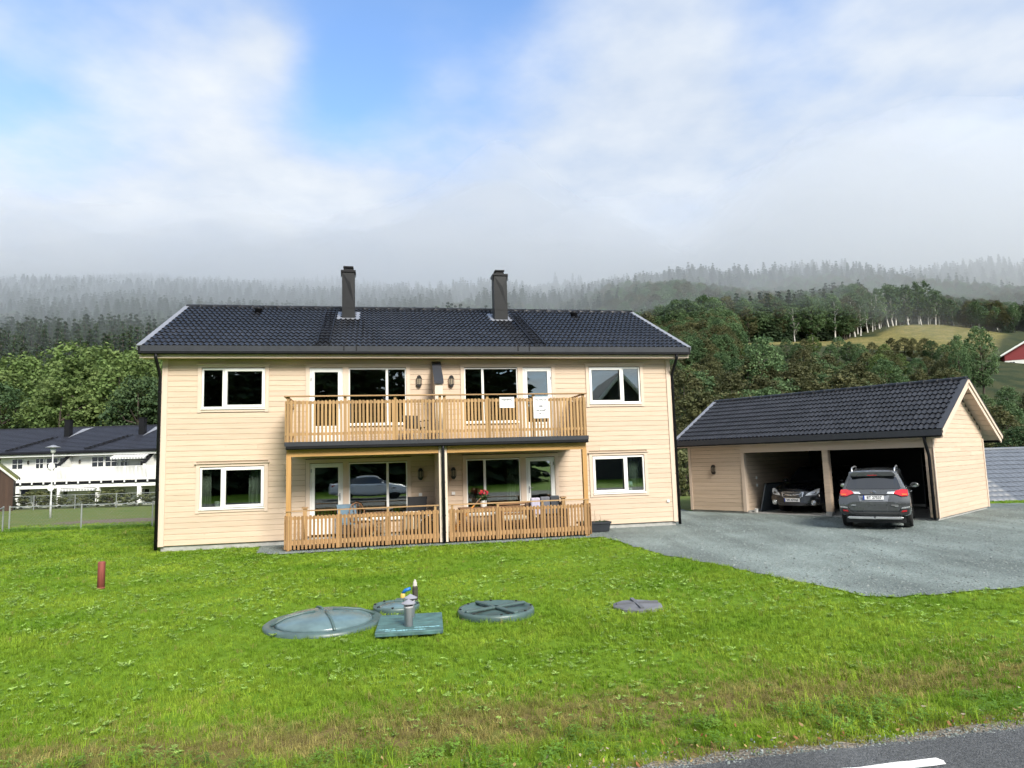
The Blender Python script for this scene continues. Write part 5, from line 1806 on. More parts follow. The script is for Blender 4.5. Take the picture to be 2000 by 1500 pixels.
# neighbour's house sunk below the yard on the right: only its roof shows
nb = thing("neighbour_house", "grey tiled roof of a neighbouring house below the gravel yard", "house", (19.0, 31.0, -3.0), R(4))
MB().box(.4, .3, 0, 13.6, 9.7, 1.8).build("wall", M_WCLAD, nb)
M_SLATE = pm("blue_grey_roof_tile", (0.115, 0.13, 0.155), 0.5, var=0.12, scale=3)
nr = MB().prism([(-.2, 2.0), (5.0, 4.95), (5.0, 4.8), (-.2, 1.85)], 0, 14, lambda p, q, t: (t, p, q)).prism([(5.0, 4.95), (10.2, 2.0), (10.2, 1.85), (5, 4.8)], 0, 14, lambda p, q, t: (t, p, q)).build("roof", M_SLATE, nb)
an = math.atan2(2.95, 5.2); L = math.hypot(2.95, 5.2)
def slate_tile():
    mb = MB(); n = 7; w = .30; g = L / 15 + .05
    for (y, lift) in ((0, .045), (g, .01)):
        for k in range(n): mb.v.append((w * k / (n - 1), y, lift + .03 * (.5 - .5 * math.cos(2 * math.pi * k / (n - 1)))))
    for k in range(n): mb.v.append((w * k / (n - 1), .003, mb.v[k][2] - .04))
    for k in range(n - 1): mb.f += [(k, k + 1, n + k + 1, n + k), (2 * n + k, 2 * n + k + 1, k + 1, k)]
    return mb.mesh("roof_tile", M_SLATE, True)
stm = slate_tile()
rest = MB()
for r in range(15):
    for c in range(46):
        loc = (c * .3, -.2 + r * L / 15 * math.cos(an), 2.0 + r * L / 15 * math.sin(an))
        if c < 14: link("roof_tile", stm, nr, loc, (an, 0, 0))
        else:
            mat = Matrix.Translation(loc) @ Matrix.Rotation(an, 4, 'X')
            rest.add([mat @ v.co for v in stm.vertices], [tuple(p.vertices) for p in stm.polygons])
tag(rest.build("roof_tiles_beyond", M_SLATE, nr), kind="stuff")
MB().tube([(0, 5, 4.97), (14, 5, 4.97)], .11, 10).build("ridge_cap", M_SLATE, nr, True)

# red barn on the hill
M_RBARN = pm("red_barn_paint", (0.20, 0.022, 0.025), 0.7, var=0.15, stretch=(6, 6, .4), scale=3)
bx_, by_ = 110.0, 144.0
barn = thing("red_barn", "red barn with white stone base and pale roof on the right hillside", "barn", (bx_, by_, tz(bx_, by_) - .3), R(-27))
MB().box(-5, 0, -1, 5, 14, 1.6).build("stone_base", M_WCLAD, barn)
MB().prism([(-5, 1.6), (5, 1.6), (5, 2.9), (0, 5.9), (-5, 2.9)], -.05, 14.0, lambda p, q, t: (p, t, q)).build("wall", M_RBARN, barn)
for s in (-1, 1):
    MB().add([(0, -.6, 6.05), (s * 5.8, -.6, 2.6), (s * 5.8, 14.5, 2.6), (0, 14.5, 6.05), (0, -.6, 6.25), (s * 5.8, -.6, 2.8), (s * 5.8, 14.5, 2.8), (0, 14.5, 6.25)], [(0, 1, 2, 3), (4, 5, 6, 7), (0, 1, 5, 4), (1, 2, 6, 5), (2, 3, 7, 6)]).build("roof", pm("pale_barn_roof", (.30, .30, .31), .5), barn)
    MB().bar((0, -.64, 6.05), (s * 5.8, -.64, 2.6), .06, .35, (0, 1, 0)).bar((0, -.64, 6.05), (s * 5.8, -.64, 2.6), .35, .06, (0, 1, 0)).build("barge_board", M_WTRIM, barn)
small_window(barn, -.4, .5, 4.0, 4.8, 2, 2, -.06)
for x in (-4.2, -1.4, 1.6): small_window(barn, x, x + .9, .7, 1.25, 2, 1, -.02)


# ================================================================== things on and around the terraces
def wxy(u, v, z=0.0):
    x, y = hxy(u, v); return (x, y, z)


def slat_chair(name, label, u, v, z, rz, mat, arm=True, back_h=.95):
    t = thing(name, label, "chair", wxy(u, v, z), HY + rz)
    for (x, y) in ((-.24, -.22), (.24, -.22)): MB().bar((x, y, 0), (x, y + .02, .62), .03, .03).build("leg", mat, t)
    for x in (-.24, .24): MB().bar((x, .28, 0), (x, .16, .45), .03, .03).build("leg", mat, t)
    MB().box(-.24, -.24, .42, .24, .2, .45).build("seat", mat, t)
    MB().add([(-.25, .16, .45), (.25, .16, .45), (.28, .30, back_h), (-.28, .30, back_h), (-.25, .19, .45), (.25, .19, .45), (.28, .33, back_h), (-.28, .33, back_h)],
             [(0, 1, 2, 3), (4, 5, 6, 7), (0, 1, 5, 4), (1, 2, 6, 5), (2, 3, 7, 6), (3, 0, 4, 7)]).build("backrest", mat, t)
    for x in (-.27, .27): MB().bar((x, -.24, .63), (x, .22, .63), .04, .025).build("armrest", mat, t)
    return t


M_BLKT = pm("black_textile", (0.012, 0.012, 0.014), 0.75)
M_BLUT = pm("blue_grey_textile", (0.10, 0.16, 0.21), 0.8)
M_TEAK = wood_mat("oiled_teak", (0.20, 0.105, 0.05), (0.11, 0.055, 0.025), 'x', knots=.3)
M_TEAKZ = wood_mat("oiled_teak_upright", (0.22, 0.115, 0.055), (0.12, 0.06, 0.03), 'z', knots=.3)
M_CREAM = pm("cream_cloth", (0.62, 0.56, 0.45), 0.85, var=.08, bump=.3, bscale=90)
slat_chair("garden_chair", "black reclining garden chair beside the party wall on the left ground terrace", 6.72, -.75, .13, R(-20), M_BLKT, back_h=1.08)
slat_chair("garden_chair", "blue backed folding chair in the middle of the left ground terrace", 4.95, -.6, .13, R(12), M_BLUT, back_h=.94)
slat_chair("garden_chair", "black chair behind the balusters on the upper left balcony", 6.78, -.85, 2.69, R(25), M_BLKT, back_h=.8)
tb = thing("garden_table", "small wooden folding table with crossed legs on the left ground terrace", "table", wxy(5.75, -.85, .13), HY)
MB().lathe([(.42, .66), (.45, .675), (.45, .70), (.42, .71), (0, .71)], 20).build("table_top", M_TEAK, tb)
for s in (-1, 1):
    MB().bar((-.32, s * .18, 0), (.32, s * .18, .66), .035, .03).build("leg", M_CREAM, tb)
    MB().bar((.32, s * .22, 0), (-.32, s * .22, .66), .035, .03).build("leg", M_CREAM, tb)
wc_ = thing("wooden_chair", "wooden chair with round slatted back at the left terrace table", "chair", wxy(5.28, -.55, .13), HY + R(30))
for (x, y) in ((-.2, -.2), (.2, -.2), (-.2, .2), (.2, .2)): MB().tube([(x, y, 0), (x * .9, y * .9, .45)], .018).build("leg", M_TEAKZ, wc_)
MB().box(-.22, -.22, .45, .22, .22, .48).build("seat", M_TEAK, wc_)
MB().tube([(-.2, .2, .48), (-.23, .25, .75), (-.14, .27, .93), (0, .275, .98), (.14, .27, .93), (.23, .25, .75), (.2, .2, .48)], .016).build("back_hoop", M_TEAKZ, wc_)
for x in (-.1, 0, .1): MB().tube([(x * .8, .2, .48), (x, .26, .95)], .009).build("spindle", M_TEAKZ, wc_)
tw = MB()
for k in range(10):
    a, b = k * .045, (k + 1) * .045
    za, zb = .01 * math.sin(k * 1.9), .01 * math.sin((k + 1) * 1.9)
    tw.add([(a, za - .03, .42), (b, zb - .03, .42), (b, zb - .03, .875), (a, za - .03, .875), (b, zb + .08, .88), (a, za + .08, .88), (b, zb + .09, .5), (a, za + .09, .5)], [(0, 1, 2, 3), (3, 2, 4, 5), (5, 4, 6, 7)])
o = tw.build("towel", M_CREAM, None, True); tag(o, "cream towel hung over the left ground terrace railing", "towel"); o.location = wxy(6.38, -BD + .09, .0); o.rotation_euler = (0, 0, HY)
# right hand terrace
st_ = thing("garden_table", "dark wooden table with a red potted flower on the right ground terrace", "table", wxy(8.55, -.85, .13), HY)
MB().box(-.6, -.35, .70, .6, .35, .735).build("table_top", M_TEAK, st_, bevel=.006)
for (x, y) in ((-.55, -.3), (.55, -.3), (-.55, .3), (.55, .3)): MB().box(x - .03, y - .03, 0, x + .03, y + .03, .70).build("leg", M_TEAKZ, st_)
fl = thing("potted_flower", "red geranium in a white pot on the right terrace table", "plant", wxy(8.62, -.85, .866), HY)
MB().lathe([(.06, 0), (.07, .02), (.09, .17), (.095, .18), (.08, .18), (.07, .16), (0, .16)], 16).build("pot", M_PLASTW, fl, True)
M_PETAL = pm("red_petal", (0.45, 0.008, 0.03), 0.6, var=.3, scale=40)
M_LEAFD = leaf_mat("dark_pot_leaf", (0.02, 0.05, 0.012), (0.035, 0.08, 0.02), .2, 8)


def leaf_ball(n, c, r, size, seed, squash=(1, 1, 1)):
    rg = np.random.default_rng(seed); mb = MB()
    for k in range(n):
        d = rg.normal(size=3); d /= np.linalg.norm(d)
        p = np.array(c) + d * r * rg.uniform(.55, 1) * np.array(squash)
        nrm = d + rg.normal(size=3) * .6; nrm /= np.linalg.norm(nrm)
        a = np.cross(nrm, rg.normal(size=3)); a /= np.linalg.norm(a); b = np.cross(nrm, a)
        s = size * rg.uniform(.7, 1.3)
        mb.add([p - a * s, p + b * s * .55, p + a * s, p - b * s * .55], [(0, 1, 2, 3)])
    return mb


leaf_ball(90, (0, 0, .27), .16, .045, 3, (1.2, 1.2, .7)).build("leaf_mass", M_LEAFD, fl)
leaf_ball(70, (0.02, 0, .40), .13, .035, 4, (1.1, 1, .75)).build("blossom", M_PETAL, fl)
bn = thing("garden_bench", "low wooden bench with pale cushions on the right ground terrace", "bench", wxy(9.62, -.72, .13), HY)
MB().box(-.55, -.3, .28, .55, .3, .34).build("seat", M_TEAK, bn)
for (x, y) in ((-.5, -.25), (.5, -.25), (-.5, .25), (.5, .25)): MB().box(x - .035, y - .035, 0, x + .035, y + .035, .28).build("leg", M_TEAKZ, bn)
MB().box(-.54, -.29, .342, .54, .29, .45).build("cushion", M_CREAM, bn, bevel=.03)
for k in range(4): MB().box(-.55, .29, .42 + k * .11, .55, .32, .50 + k * .11).build("back_slat", M_TEAK, bn)
sf = thing("garden_sofa", "dark rattan sofa with grey striped cushions on the right ground terrace", "sofa", wxy(10.45, -.85, .13), HY)
M_RAT = pm("dark_rattan", (0.10, 0.065, 0.05), 0.8, var=.4, scale=40, bump=.8, bscale=80)
MB().box(-.55, -.35, .05, .55, .35, .40).build("base", M_RAT, sf, bevel=.02)
MB().box(-.55, .25, .40, .55, .38, .78).build("backrest", M_RAT, sf, bevel=.02)
for x in (-.55, .43): MB().box(x, -.35, .40, x + .12, .25, .62).build("arm", M_RAT, sf, bevel=.02)
for k, c in enumerate(((.40, .38, .48), (.12, .125, .15), (.045, .05, .06))):
    MB().box(-.42 + k * .285, .10, .45, -.42 + k * .285 + .27, .24, .93 + .02 * k).build("cushion", pm("cushion_cloth_%s" % "abc"[k], c, .85, var=.2, stretch=(14, 1, 1), scale=3), sf, bevel=.03)
sh_ = thing("garden_umbrella", "folded orange pole leaning in the corner of the right ground terrace", "parasol", wxy(7.75, -1.25, .13), HY)
MB().tube([(-.1, .0, .05), (.15, .1, .35), (.6, .25, .80)], [.05, .05, .02], 8).build("folded_canopy", pm("orange_cloth", (.50, .20, .03), .8, var=.15), sh_)
MB().tube([(.6, .25, .80), (1.0, .38, 1.18)], .014, 6).build("pole", M_TEAKZ, sh_)
sp = thing("storage_bench", "black covered garden goods stacked by the party wall behind the left terrace railing", "storage", wxy(6.95, -1.05, .13), HY)
MB().box(-.28, -.3, 0, .3, .4, .6).build("cover", M_BLKT, sp, bevel=.05)
MB().tube([(-.25, -.32, .1), (-.1, -.36, .5), (.1, -.36, .62), (.28, -.34, .4)], .02, 6).build("strap", M_PLASTW, sp)

# planters at the right of the terrace
def planter(name, label, u, v, l, w, h, seed):
    t = thing(name, label, "planter", wxy(u, v, .03), HY + R(2))
    mb = MB()
    n = [(-l / 2 + .05, -w / 2 + .03, 0), (l / 2 - .05, -w / 2 + .03, 0), (l / 2 - .05, w / 2 - .03, 0), (-l / 2 + .05, w / 2 - .03, 0), (-l / 2, -w / 2, h), (l / 2, -w / 2, h), (l / 2, w / 2, h), (-l / 2, w / 2, h)]
    mb.add(n, [(0, 3, 2, 1), (0, 1, 5, 4), (1, 2, 6, 5), (2, 3, 7, 6), (3, 0, 4, 7)])
    mb.box(-l / 2 - .015, -w / 2 - .015, h - .05, l / 2 + .015, -w / 2 + .012, h + .01); mb.box(-l / 2 - .015, w / 2 - .012, h - .05, l / 2 + .015, w / 2 + .015, h + .01)
    mb.box(-l / 2 - .015, -w / 2, h - .05, -l / 2 + .012, w / 2, h + .01); mb.box(l / 2 - .012, -w / 2, h - .05, l / 2 + .015, w / 2, h + .01)
    mb.build("tub", M_TUB, t)
    MB().box(-l / 2 + .02, -w / 2 + .02, h - .08, l / 2 - .02, w / 2 - .02, h - .04).build("soil", pm("potting_soil", (.02, .016, .012), .95, var=.4, scale=30, bump=1), t)
    leaf_ball(30, (0, 0, h), .10, .035, seed, (l * 3.2, w * 3, .4)).build("seedling", M_LEAFD, t)
    rg = random.Random(seed)
    for k in range(3):
        x = rg.uniform(-.3, .3) * l
        hh = rg.uniform(.12, .22) + (.12 if k == 0 else 0)
        MB().tube([(x, 0, h - .05), (x + .01, 0, h + hh * .5), (x + rg.uniform(-.02, .05), .01, h + hh)], .006, 5).build("twig", M_TWIG, t)


M_TUB = pm("dark_blue_grey_plastic", (0.018, 0.022, 0.028), 0.5)
M_TWIG = pm("dry_twig", (0.28, 0.22, 0.15), 0.9)
planter("planter_box", "long black planter box with dry stems on the gravel right of the terrace", 12.02, -.75, .62, .34, .27, 1)
planter("planter_box", "small black planter tub half hidden behind the terrace corner", 11.62, -.62, .32, .32, .27, 2)


# notices tied to the upper balcony railing
def notice(name, label, u0, u1, z0, z1, lines, box=None):
    uc, zc = (u0 + u1) / 2, (z0 + z1) / 2
    t = thing(name, label, "sign", wxy(uc, -BD - .028, zc), HY)
    w, h = u1 - u0, z1 - z0
    MB().box(-w / 2, -.003, -h / 2, w / 2, .003, h / 2).build("sheet", M_PAPER, t)
    for (kind, txt, y, sz) in lines:
        mb = MB()
        if kind == 't':
            text_faces(mb, txt, sz, lambda a, b, y=y: (a, -.0045, y + b))
            me = bpy.data.meshes.new("lettering"); me.from_pydata(mb.v, [], mb.f); me.materials.append(M_INK); link("lettering", me, t)
        else:
            x0, x1 = txt
            rg = random.Random(int(y * 1000)); x = x0
            while x < x1:
                e = min(x1, x + rg.uniform(.01, .035)); mb.box(x, -.0045, y - sz / 2, e, -.0031, y + sz / 2); x = e + .006
            mb.build("print", M_INKG, t)
    if box:
        MB().box(box[0], -.0046, box[1], box[2], -.0031, box[3]).build("print", M_INK, t)
    for s in (-1, 1):
        MB().tube([(s * w * .46, 0, h / 2), (s * w * .46, .05, h / 2 + .02)], .003, 5).build("tie", M_PLASTW, t)


notice("notice_sheet", "white landscape notice headed VISNING tied to the upper balcony railing", 9.035, 9.444, 3.59, 3.885,
       [('t', "VISNING", .075, .082), ('l', (-.17, .17), .005, .012), ('t', "KL 17 - 18.00", -.045, .035), ('l', (-.07, .07), -.115, .010)])
notice("notice_sheet", "tall white for sale notice reading TIL SALGS tied to the upper balcony railing", 9.986, 10.406, 3.285, 3.885,
       [('t', "TIL SALGS", .215, .075), ('l', (-.15, .08), .145, .014), ('l', (-.08, .16), .105, .008), ('l', (-.16, .17), -.005, .005), ('t', "LEILIGHET", -.085, .072), ('t', "NR. 8", -.165, .06), ('l', (-.15, .16), -.25, .012)],
       (-.05, .02, .055, .055))

# things seen inside the windows
M_CURT = pm("sage_curtain", (0.20, 0.24, 0.19), 0.85, var=.1)
M_CURTG = pm("pale_net_curtain", (0.30, 0.33, 0.27), 0.85, var=.1)


def curtain(label, u0, u1, z0, z1, mat, v=.28, n=16):
    mb = MB()
    for k in range(n + 1):
        u = u0 + (u1 - u0) * k / n; y = .03 * math.sin(k * 1.7)
        mb.v += [(u - u0, y, z0), (u - u0 + .004 * math.sin(k), y, z1)]
    for k in range(n): mb.f.append((2 * k, 2 * k + 2, 2 * k + 3, 2 * k + 1))
    o = mb.build("curtain", mat, None, True); o.location = wxy(u0, v, 0); o.rotation_euler = (0, 0, HY)
    m = o.modifiers.new("solid", 'SOLIDIFY'); m.thickness = .004
    tag(o, label, "curtain")


curtain("grey green curtain at the right side of the lower right window", 13.42, 13.85, .9, 2.3, M_CURT)
curtain("dark net curtain behind the narrow left light of the lower left window", .95, 1.22, .9, 2.3, M_CURTG)
curtain("dark net curtain at the right side of the lower left window", 2.2, 2.7, .9, 2.3, M_CURTG)
curtain("pale curtain behind the right edge of the lower right patio window", 9.55, 9.9, .3, 2.2, M_CURTG)
tl = thing("table_lamp", "table lamp with pale blue shade standing in the lower right window", "lamp", wxy(13.38, .26, 1.08), HY)
MB().lathe([(.0, 0), (.09, .0), (.11, .05), (.09, .12), (.03, .15), (.02, .19)], 18).build("base", M_PLASTW, tl, True)
MB().lathe([(.14, .17), (.09, .32), (.085, .32), (.135, .17)], 20).build("shade", pm("pale_blue_shade", (.50, .66, .66), .8, var=.04), tl, True)
pt = MB().lathe([(.08, 0), (.085, .02), (.10, .15), (.105, .16), (.09, .16), (.08, .03), (0, .03)], 18).build("flower_pot", M_PLASTW, None, True)
pt.location = wxy(1.42, .2, 1.1); tag(pt, "white flower pot on the sill of the lower left window", "pot")
dt = thing("dining_table", "pine dining table with chairs just inside the lower right window", "table", wxy(12.6, 1.3, .22), HY)
M_PINE = pm("pine", (0.45, 0.28, 0.09), .5)
MB().box(-.6, -.5, .70, .75, .5, .74).build("table_top", M_PINE, dt)
for (x, y) in ((-.55, -.45), (.7, -.45), (-.55, .45), (.7, .45)): MB().box(x - .03, y - .03, 0, x + .03, y + .03, .70).build("leg", M_PINE, dt)
ch = thing("dining_chair", "pine spindle chair inside the lower right window", "chair", wxy(12.65, 2.05, .22), HY)
MB().box(-.2, -.2, .42, .2, .2, .45).build("seat", M_PINE, ch)
for (x, y) in ((-.18, -.18), (.18, -.18), (-.18, .18), (.18, .18)): MB().box(x - .02, y - .02, 0, x + .02, y + .02, .42).build("leg", M_PINE, ch)
for k in range(6): MB().tube([(-.17 + k * .068, .19, .45), (-.2 + k * .08, .24, 1.0)], .010, 6).build("spindle", M_PINE, ch)
MB().box(-.24, .22, 1.0, .24, .26, 1.07).build("top_rail", M_PINE, ch)
MB().box(11.75, 3.3, .22, 14.6, 3.58, 1.35).build("dado_panel", M_PINE, house)

# ================================================================== on the lawn
M_REDP = pm("weathered_red_paint", (0.22, 0.055, 0.042), 0.75, var=.25, stretch=(8, 8, 1), scale=5)
mk = thing("marker_post", "short weathered red post standing alone in the left of the lawn", "post", (-7.74, 13.1, 0), .1)
MB().lathe([(.063, -.1), (.063, .47), (.055, .495), (0, .498)], 16).build("shaft", M_REDP, mk, True)
MB().lathe([(.068, 0), (.075, .02), (.068, .03)], 16).build("collar", M_REDP, mk, True)

M_LID = pm("teal_green_plastic", (0.062, 0.105, 0.10), 0.4, var=.22, scale=5, bump=.08, bscale=50, spec=.6)
M_LIDB = pm("sky_sheen_teal_plastic", (0.105, 0.165, 0.175), 0.2, var=.2, scale=4, spec=.6)  # dome colour paler than the rim, standing for reflected sky


def lid_big():
    t = thing("tank_lid", "large domed blue green tank lid with ribs, leftmost in the lawn", "lid", (-2.66, 9.70, -.02), R(6))
    MB().lathe([(.80, -.05), (.80, .05), (.76, .075), (.70, .07), (.66, .06)], 40).build("rim", M_LID, t, True)
    MB().lathe([(.67, .05), (.62, .10), (.5, .15), (.3, .185), (0, .20)], 40).build("dome", M_LIDB, t, True)
    for k in range(4):
        a = math.pi * k / 2 + .35
        pts = [(r * math.cos(a), r * math.sin(a), z + .012) for r, z in ((.70, .06), (.62, .10), (.5, .148), (.3, .182), (.12, .19))]
        MB().tube(pts, .018, 6).build("rib", M_LID, t, True)


def lid_flat(label, x, y, r, rz, cross):
    t = thing("tank_lid", label, "lid", (x, y, -.01), rz)
    MB().lathe([(r, -.06), (r, .07), (r * .97, .10), (r * .9, .095), (r * .86, .06), (r * .3, .075), (0, .08)], 40).build("cover", M_LID, t, True)
    if cross:
        for a in (.45, .45 + math.pi / 2):
            c, s = math.cos(a), math.sin(a)
            MB().bar((-r * .93 * c, -r * .93 * s, .105), (r * .93 * c, r * .93 * s, .105), .07, .035).build("rib", M_LID, t, bevel=.012)
    else:
        MB().box(-.05, r * .35, .07, .07, r * .85, .13).build("handle", M_LID, t, bevel=.01)
        MB().lathe([(r * .86, .062), (r * .6, .10), (0, .12)], 32).build("dome", M_LIDB, t, True)
    for k in range(8):
        a = 2 * math.pi * k / 8
        MB().lathe([(.018, .09), (.018, .112), (0, .114)], 8, (r * .93 * math.cos(a), r * .93 * math.sin(a), 0)).build("bolt", M_PLASTB, t)


lid_big()
lid_flat("round green plastic tank lid with a raised cross, middle of the lawn", -.32, 10.0, .54, R(10), True)
lid_flat("small oval green tank lid behind the vented board", -1.80, 10.45, .34, R(0), False)
gl = thing("manhole_cover", "grey concrete manhole cover with a low ridge, rightmost in the lawn", "cover", (1.70, 10.15, -.02), R(12))
MB().lathe([(.36, 0), (.36, .05), (.33, .065), (0, .085)], 10).build("slab", pm("grey_concrete_cover", (.13, .135, .15), .8, var=.25, bump=.4), gl)
MB().bar((-.05, -.3, .075), (.03, .3, .085), .05, .03).build("rib", pm("grey_concrete_rib", (.11, .115, .13), .8), gl)
MB().bar((-.3, .05, .075), (.3, -.02, .085), .05, .03).build("rib", pm("grey_concrete_rib_two", (.11, .115, .13), .8), gl)
bd = thing("insulation_board", "square blue green insulation board lying in the grass with two vent pipes through it", "board", (-1.42, 9.28, .03), R(7))
M_BOARD = pm("teal_foam_board", (0.065, 0.14, 0.135), 0.6, var=.45, scale=6, bump=.15, stretch=(1, 3, 1))
MB().box(-.42, -.50, 0, .42, .52, .05).build("panel", M_BOARD, bd, bevel=.008)
M_SCUFF = pm("scuffed_blue_foam", (0.22, 0.42, 0.46), .7, var=.5, scale=20)
for (y, x0, x1) in ((-.30, .06, .40), (-.33, -.38, -.18), (-.42, -.3, .2)):
    mb = MB(); rg = random.Random(int(x1 * 100)); x = x0
    while x < x1 - .02:
        e = min(x1, x + rg.uniform(.02, .07)); mb.box(x, y - rg.uniform(.008, .022), .045, e, y + rg.uniform(.008, .022), .0535); x = e + .008
    tag(mb.build("scuff_mark", M_SCUFF, bd), kind="stuff")


def vent(label, x, y, h):
    t = thing("vent_pipe", label, "vent", (x, y, .08), 0)
    MB().lathe([(.055, -.1), (.055, h), (.062, h + .005), (.062, h + .03), (.05, h + .03)], 20).build("pipe", M_VPIPE, t, True)
    MB().lathe([(.055, h + .03), (.055, h + .06), (.05, h + .06)], 20).build("grille", M_PLASTB, t)
    MB().lathe([(.088, h + .055), (.09, h + .065), (0, h + .115)], 20).build("hood", M_VHOOD, t)
    MB().add([(-.14, -.12, -.0265), (.10, -.14, -.0265), (.15, .03, -.0265), (.0, .14, -.0265), (-.16, .06, -.0265)], [(0, 1, 2, 3, 4)]).build("torn_collar", pm("white_foam_edge", (.6, .62, .6), .9), t)


M_VPIPE = pm("grey_pvc", (0.36, 0.36, 0.38), .5, var=.1)
M_VHOOD = pm("lilac_grey_pvc", (0.27, 0.27, 0.31), .5, var=.08)
vent("grey vent pipe with conical hood, front one on the insulation board", -1.41, 9.08, .22)
vent("grey vent pipe with conical hood, rear one on the insulation board", -1.462, 9.60, .19)
sk = thing("wooden_stake", "dark wooden stake with a pale tip behind the vent pipes", "stake", (-1.60, 10.98, 0), 0)
MB().lathe([(.045, -.1), (.045, .22), (.035, .25)], 7).build("shaft", pm("dark_stake_wood", (.05, .045, .035), .9, var=.4, scale=20), sk)
MB().lathe([(.036, .25), (.03, .30), (.012, .345), (0, .35)], 7).build("tip", pm("pale_stake_tip", (.5, .47, .42), .9), sk)
gn = thing("hose_connector", "blue and yellow hose connector beside the wooden stake", "connector", (-1.76, 10.85, 0), R(0))
MB().tube([(-.01, 0, .16), (.03, 0, .21), (.11, 0, .235)], .026, 8).build("blue_elbow", pm("blue_plastic", (.01, .13, .42), .35), gn, True)
MB().lathe([(.03, .05), (.038, .07), (.038, .15), (.03, .165)], 10, (-.01, 0, 0)).build("yellow_collar", pm("yellow_plastic", (.62, .42, .10), .4), gn, True)
MB().lathe([(.02, -.05), (.02, .06)], 8, (-.01, 0, 0)).build("riser", M_PLASTB, gn)


# ================================================================== vegetation
M_BARK = pm("grey_brown_bark", (0.07, 0.055, 0.042), 0.9, var=.4, scale=6, stretch=(1, 1, .3))
M_BIRCH = pm("white_birch_bark", (0.52, 0.50, 0.46), 0.8, var=.5, scale=3, stretch=(1, 1, 2.5))
M_SPRUCE = leaf_mat("spruce_needles", (0.030, 0.054, 0.028), (0.055, 0.082, 0.040), .2, .4, objvar=.3)
M_LEAFA = leaf_mat("fresh_broadleaf", (0.105, 0.165, 0.048), (0.175, 0.235, 0.08), .35, .35, objvar=.2)
M_LEAFB = leaf_mat("dull_broadleaf", (0.070, 0.080, 0.034), (0.115, 0.115, 0.05), .3, .3, objvar=.3)
M_LEAFG = leaf_mat("cool_broadleaf", (0.062, 0.112, 0.048), (0.115, 0.175, 0.075), .3, .3, objvar=.25)


def quads_mesh(name, C, A, B, mat):
    """many leaf quads: centres C, half axes A and B (n,3)"""
    n = len(C)
    V = np.empty((n, 4, 3)); V[:, 0] = C - A; V[:, 1] = C + B; V[:, 2] = C + A; V[:, 3] = C - B
    me = bpy.data.meshes.new(name)
    me.vertices.add(n * 4); me.vertices.foreach_set("co", V.reshape(-1).astype(np.float32))
    me.loops.add(n * 4); me.loops.foreach_set("vertex_index", np.arange(n * 4, dtype=np.int32))
    me.polygons.add(n); me.polygons.foreach_set("loop_start", np.arange(0, n * 4, 4, dtype=np.int32))
    me.polygons.foreach_set("loop_total", np.full(n, 4, np.int32))
    me.update(); me.validate()
    me.materials.append(mat)
    return me


def unit(v):
    return v / np.maximum(np.linalg.norm(v, axis=-1, keepdims=True), 1e-9)


def broad_tree(seed, mat, h=1.0, clumps=240, per=34, shape='round', leaf=.0125):
    """unit-height tree: trunk mesh and crown mesh; crown built from leaf clumps on forked limbs"""
    rg = np.random.default_rng(seed)
    base = {'round': .16, 'birch': .22, 'bush': .04}[shape]
    rx = {'round': .29, 'birch': .17, 'bush': .42}[shape]
    tr = MB()
    top = .86
    lean = rg.normal(0, .03, 2)
    trunk = [(lean[0] * t, lean[1] * t, t * top) for t in np.linspace(0, 1, 6)]
    trunk = [(x + rg.normal(0, .006), y + rg.normal(0, .006), z) for x, y, z in trunk]
    tw = .016 if shape == 'birch' else .022
    tr.tube([(0, 0, -.03)] + trunk, [tw * 1.3] + [tw * (1 - .85 * t) for t in np.linspace(0, 1, 6)], 7)
    ends = []
    for k in range(14):
        t = rg.uniform(base * .8, .8); a = rg.uniform(0, 6.28)
        r = rx * rg.uniform(.5, .9) * (1 - .5 * max(0, t - .5))
        p0 = np.array([lean[0] * t, lean[1] * t, t * top])
        p1 = p0 + np.array([math.cos(a) * r * .5, math.sin(a) * r * .5, rg.uniform(.03, .1)])
        p2 = p0 + np.array([math.cos(a) * r, math.sin(a) * r, rg.uniform(.06, .16)])
        tr.tube([p0, p1, p2], [tw * .45, tw * .3, tw * .1], 5, False)
        ends.append(p2)
    C, A, B = [], [], []
    for k in range(clumps):
        if k < len(ends): c = ends[k]
        else:
            d = unit(rg.normal(size=3)); q = rg.uniform(.55, 1.0) ** .5
            zc = (base + 1.0) / 2; rz = (1.0 - base) / 2
            c = np.array([d[0] * rx * q, d[1] * rx * q, zc + d[2] * rz * q])
            if shape == 'round': c[:2] *= 1.0 - .35 * max(0, (c[2] - zc) / rz)
            if shape == 'birch': c[:2] *= 1.0 - .45 * max(0, (c[2] - zc) / rz)
        cr = rg.uniform(.03, .07) * (1.1 if shape != 'birch' else .9)
        n = int(per * rg.uniform(.6, 1.3))
        d = unit(rg.normal(size=(n, 3)))
        d[:, 2] = np.where(d[:, 2] < -.35, -d[:, 2], d[:, 2])
        P = c + d * cr * rg.uniform(.4, 1.05, (n, 1)) * np.array([1.05, 1.05, 1.0])
        nn = unit(d + rg.normal(size=(n, 3)) * .55 + np.array([0, 0, .35]))
        a = unit(np.cross(nn, rg.normal(size=(n, 3)))); b = np.cross(nn, a)
        s = leaf * rg.uniform(.6, 1.3, (n, 1))
        C.append(P); A.append(a * s); B.append(b * s * .7)
    C, A, B = map(np.concatenate, (C, A, B))
    return tr.mesh("trunk", M_BIRCH if shape == 'birch' else M_BARK, True), quads_mesh("crown", C, A, B, mat)


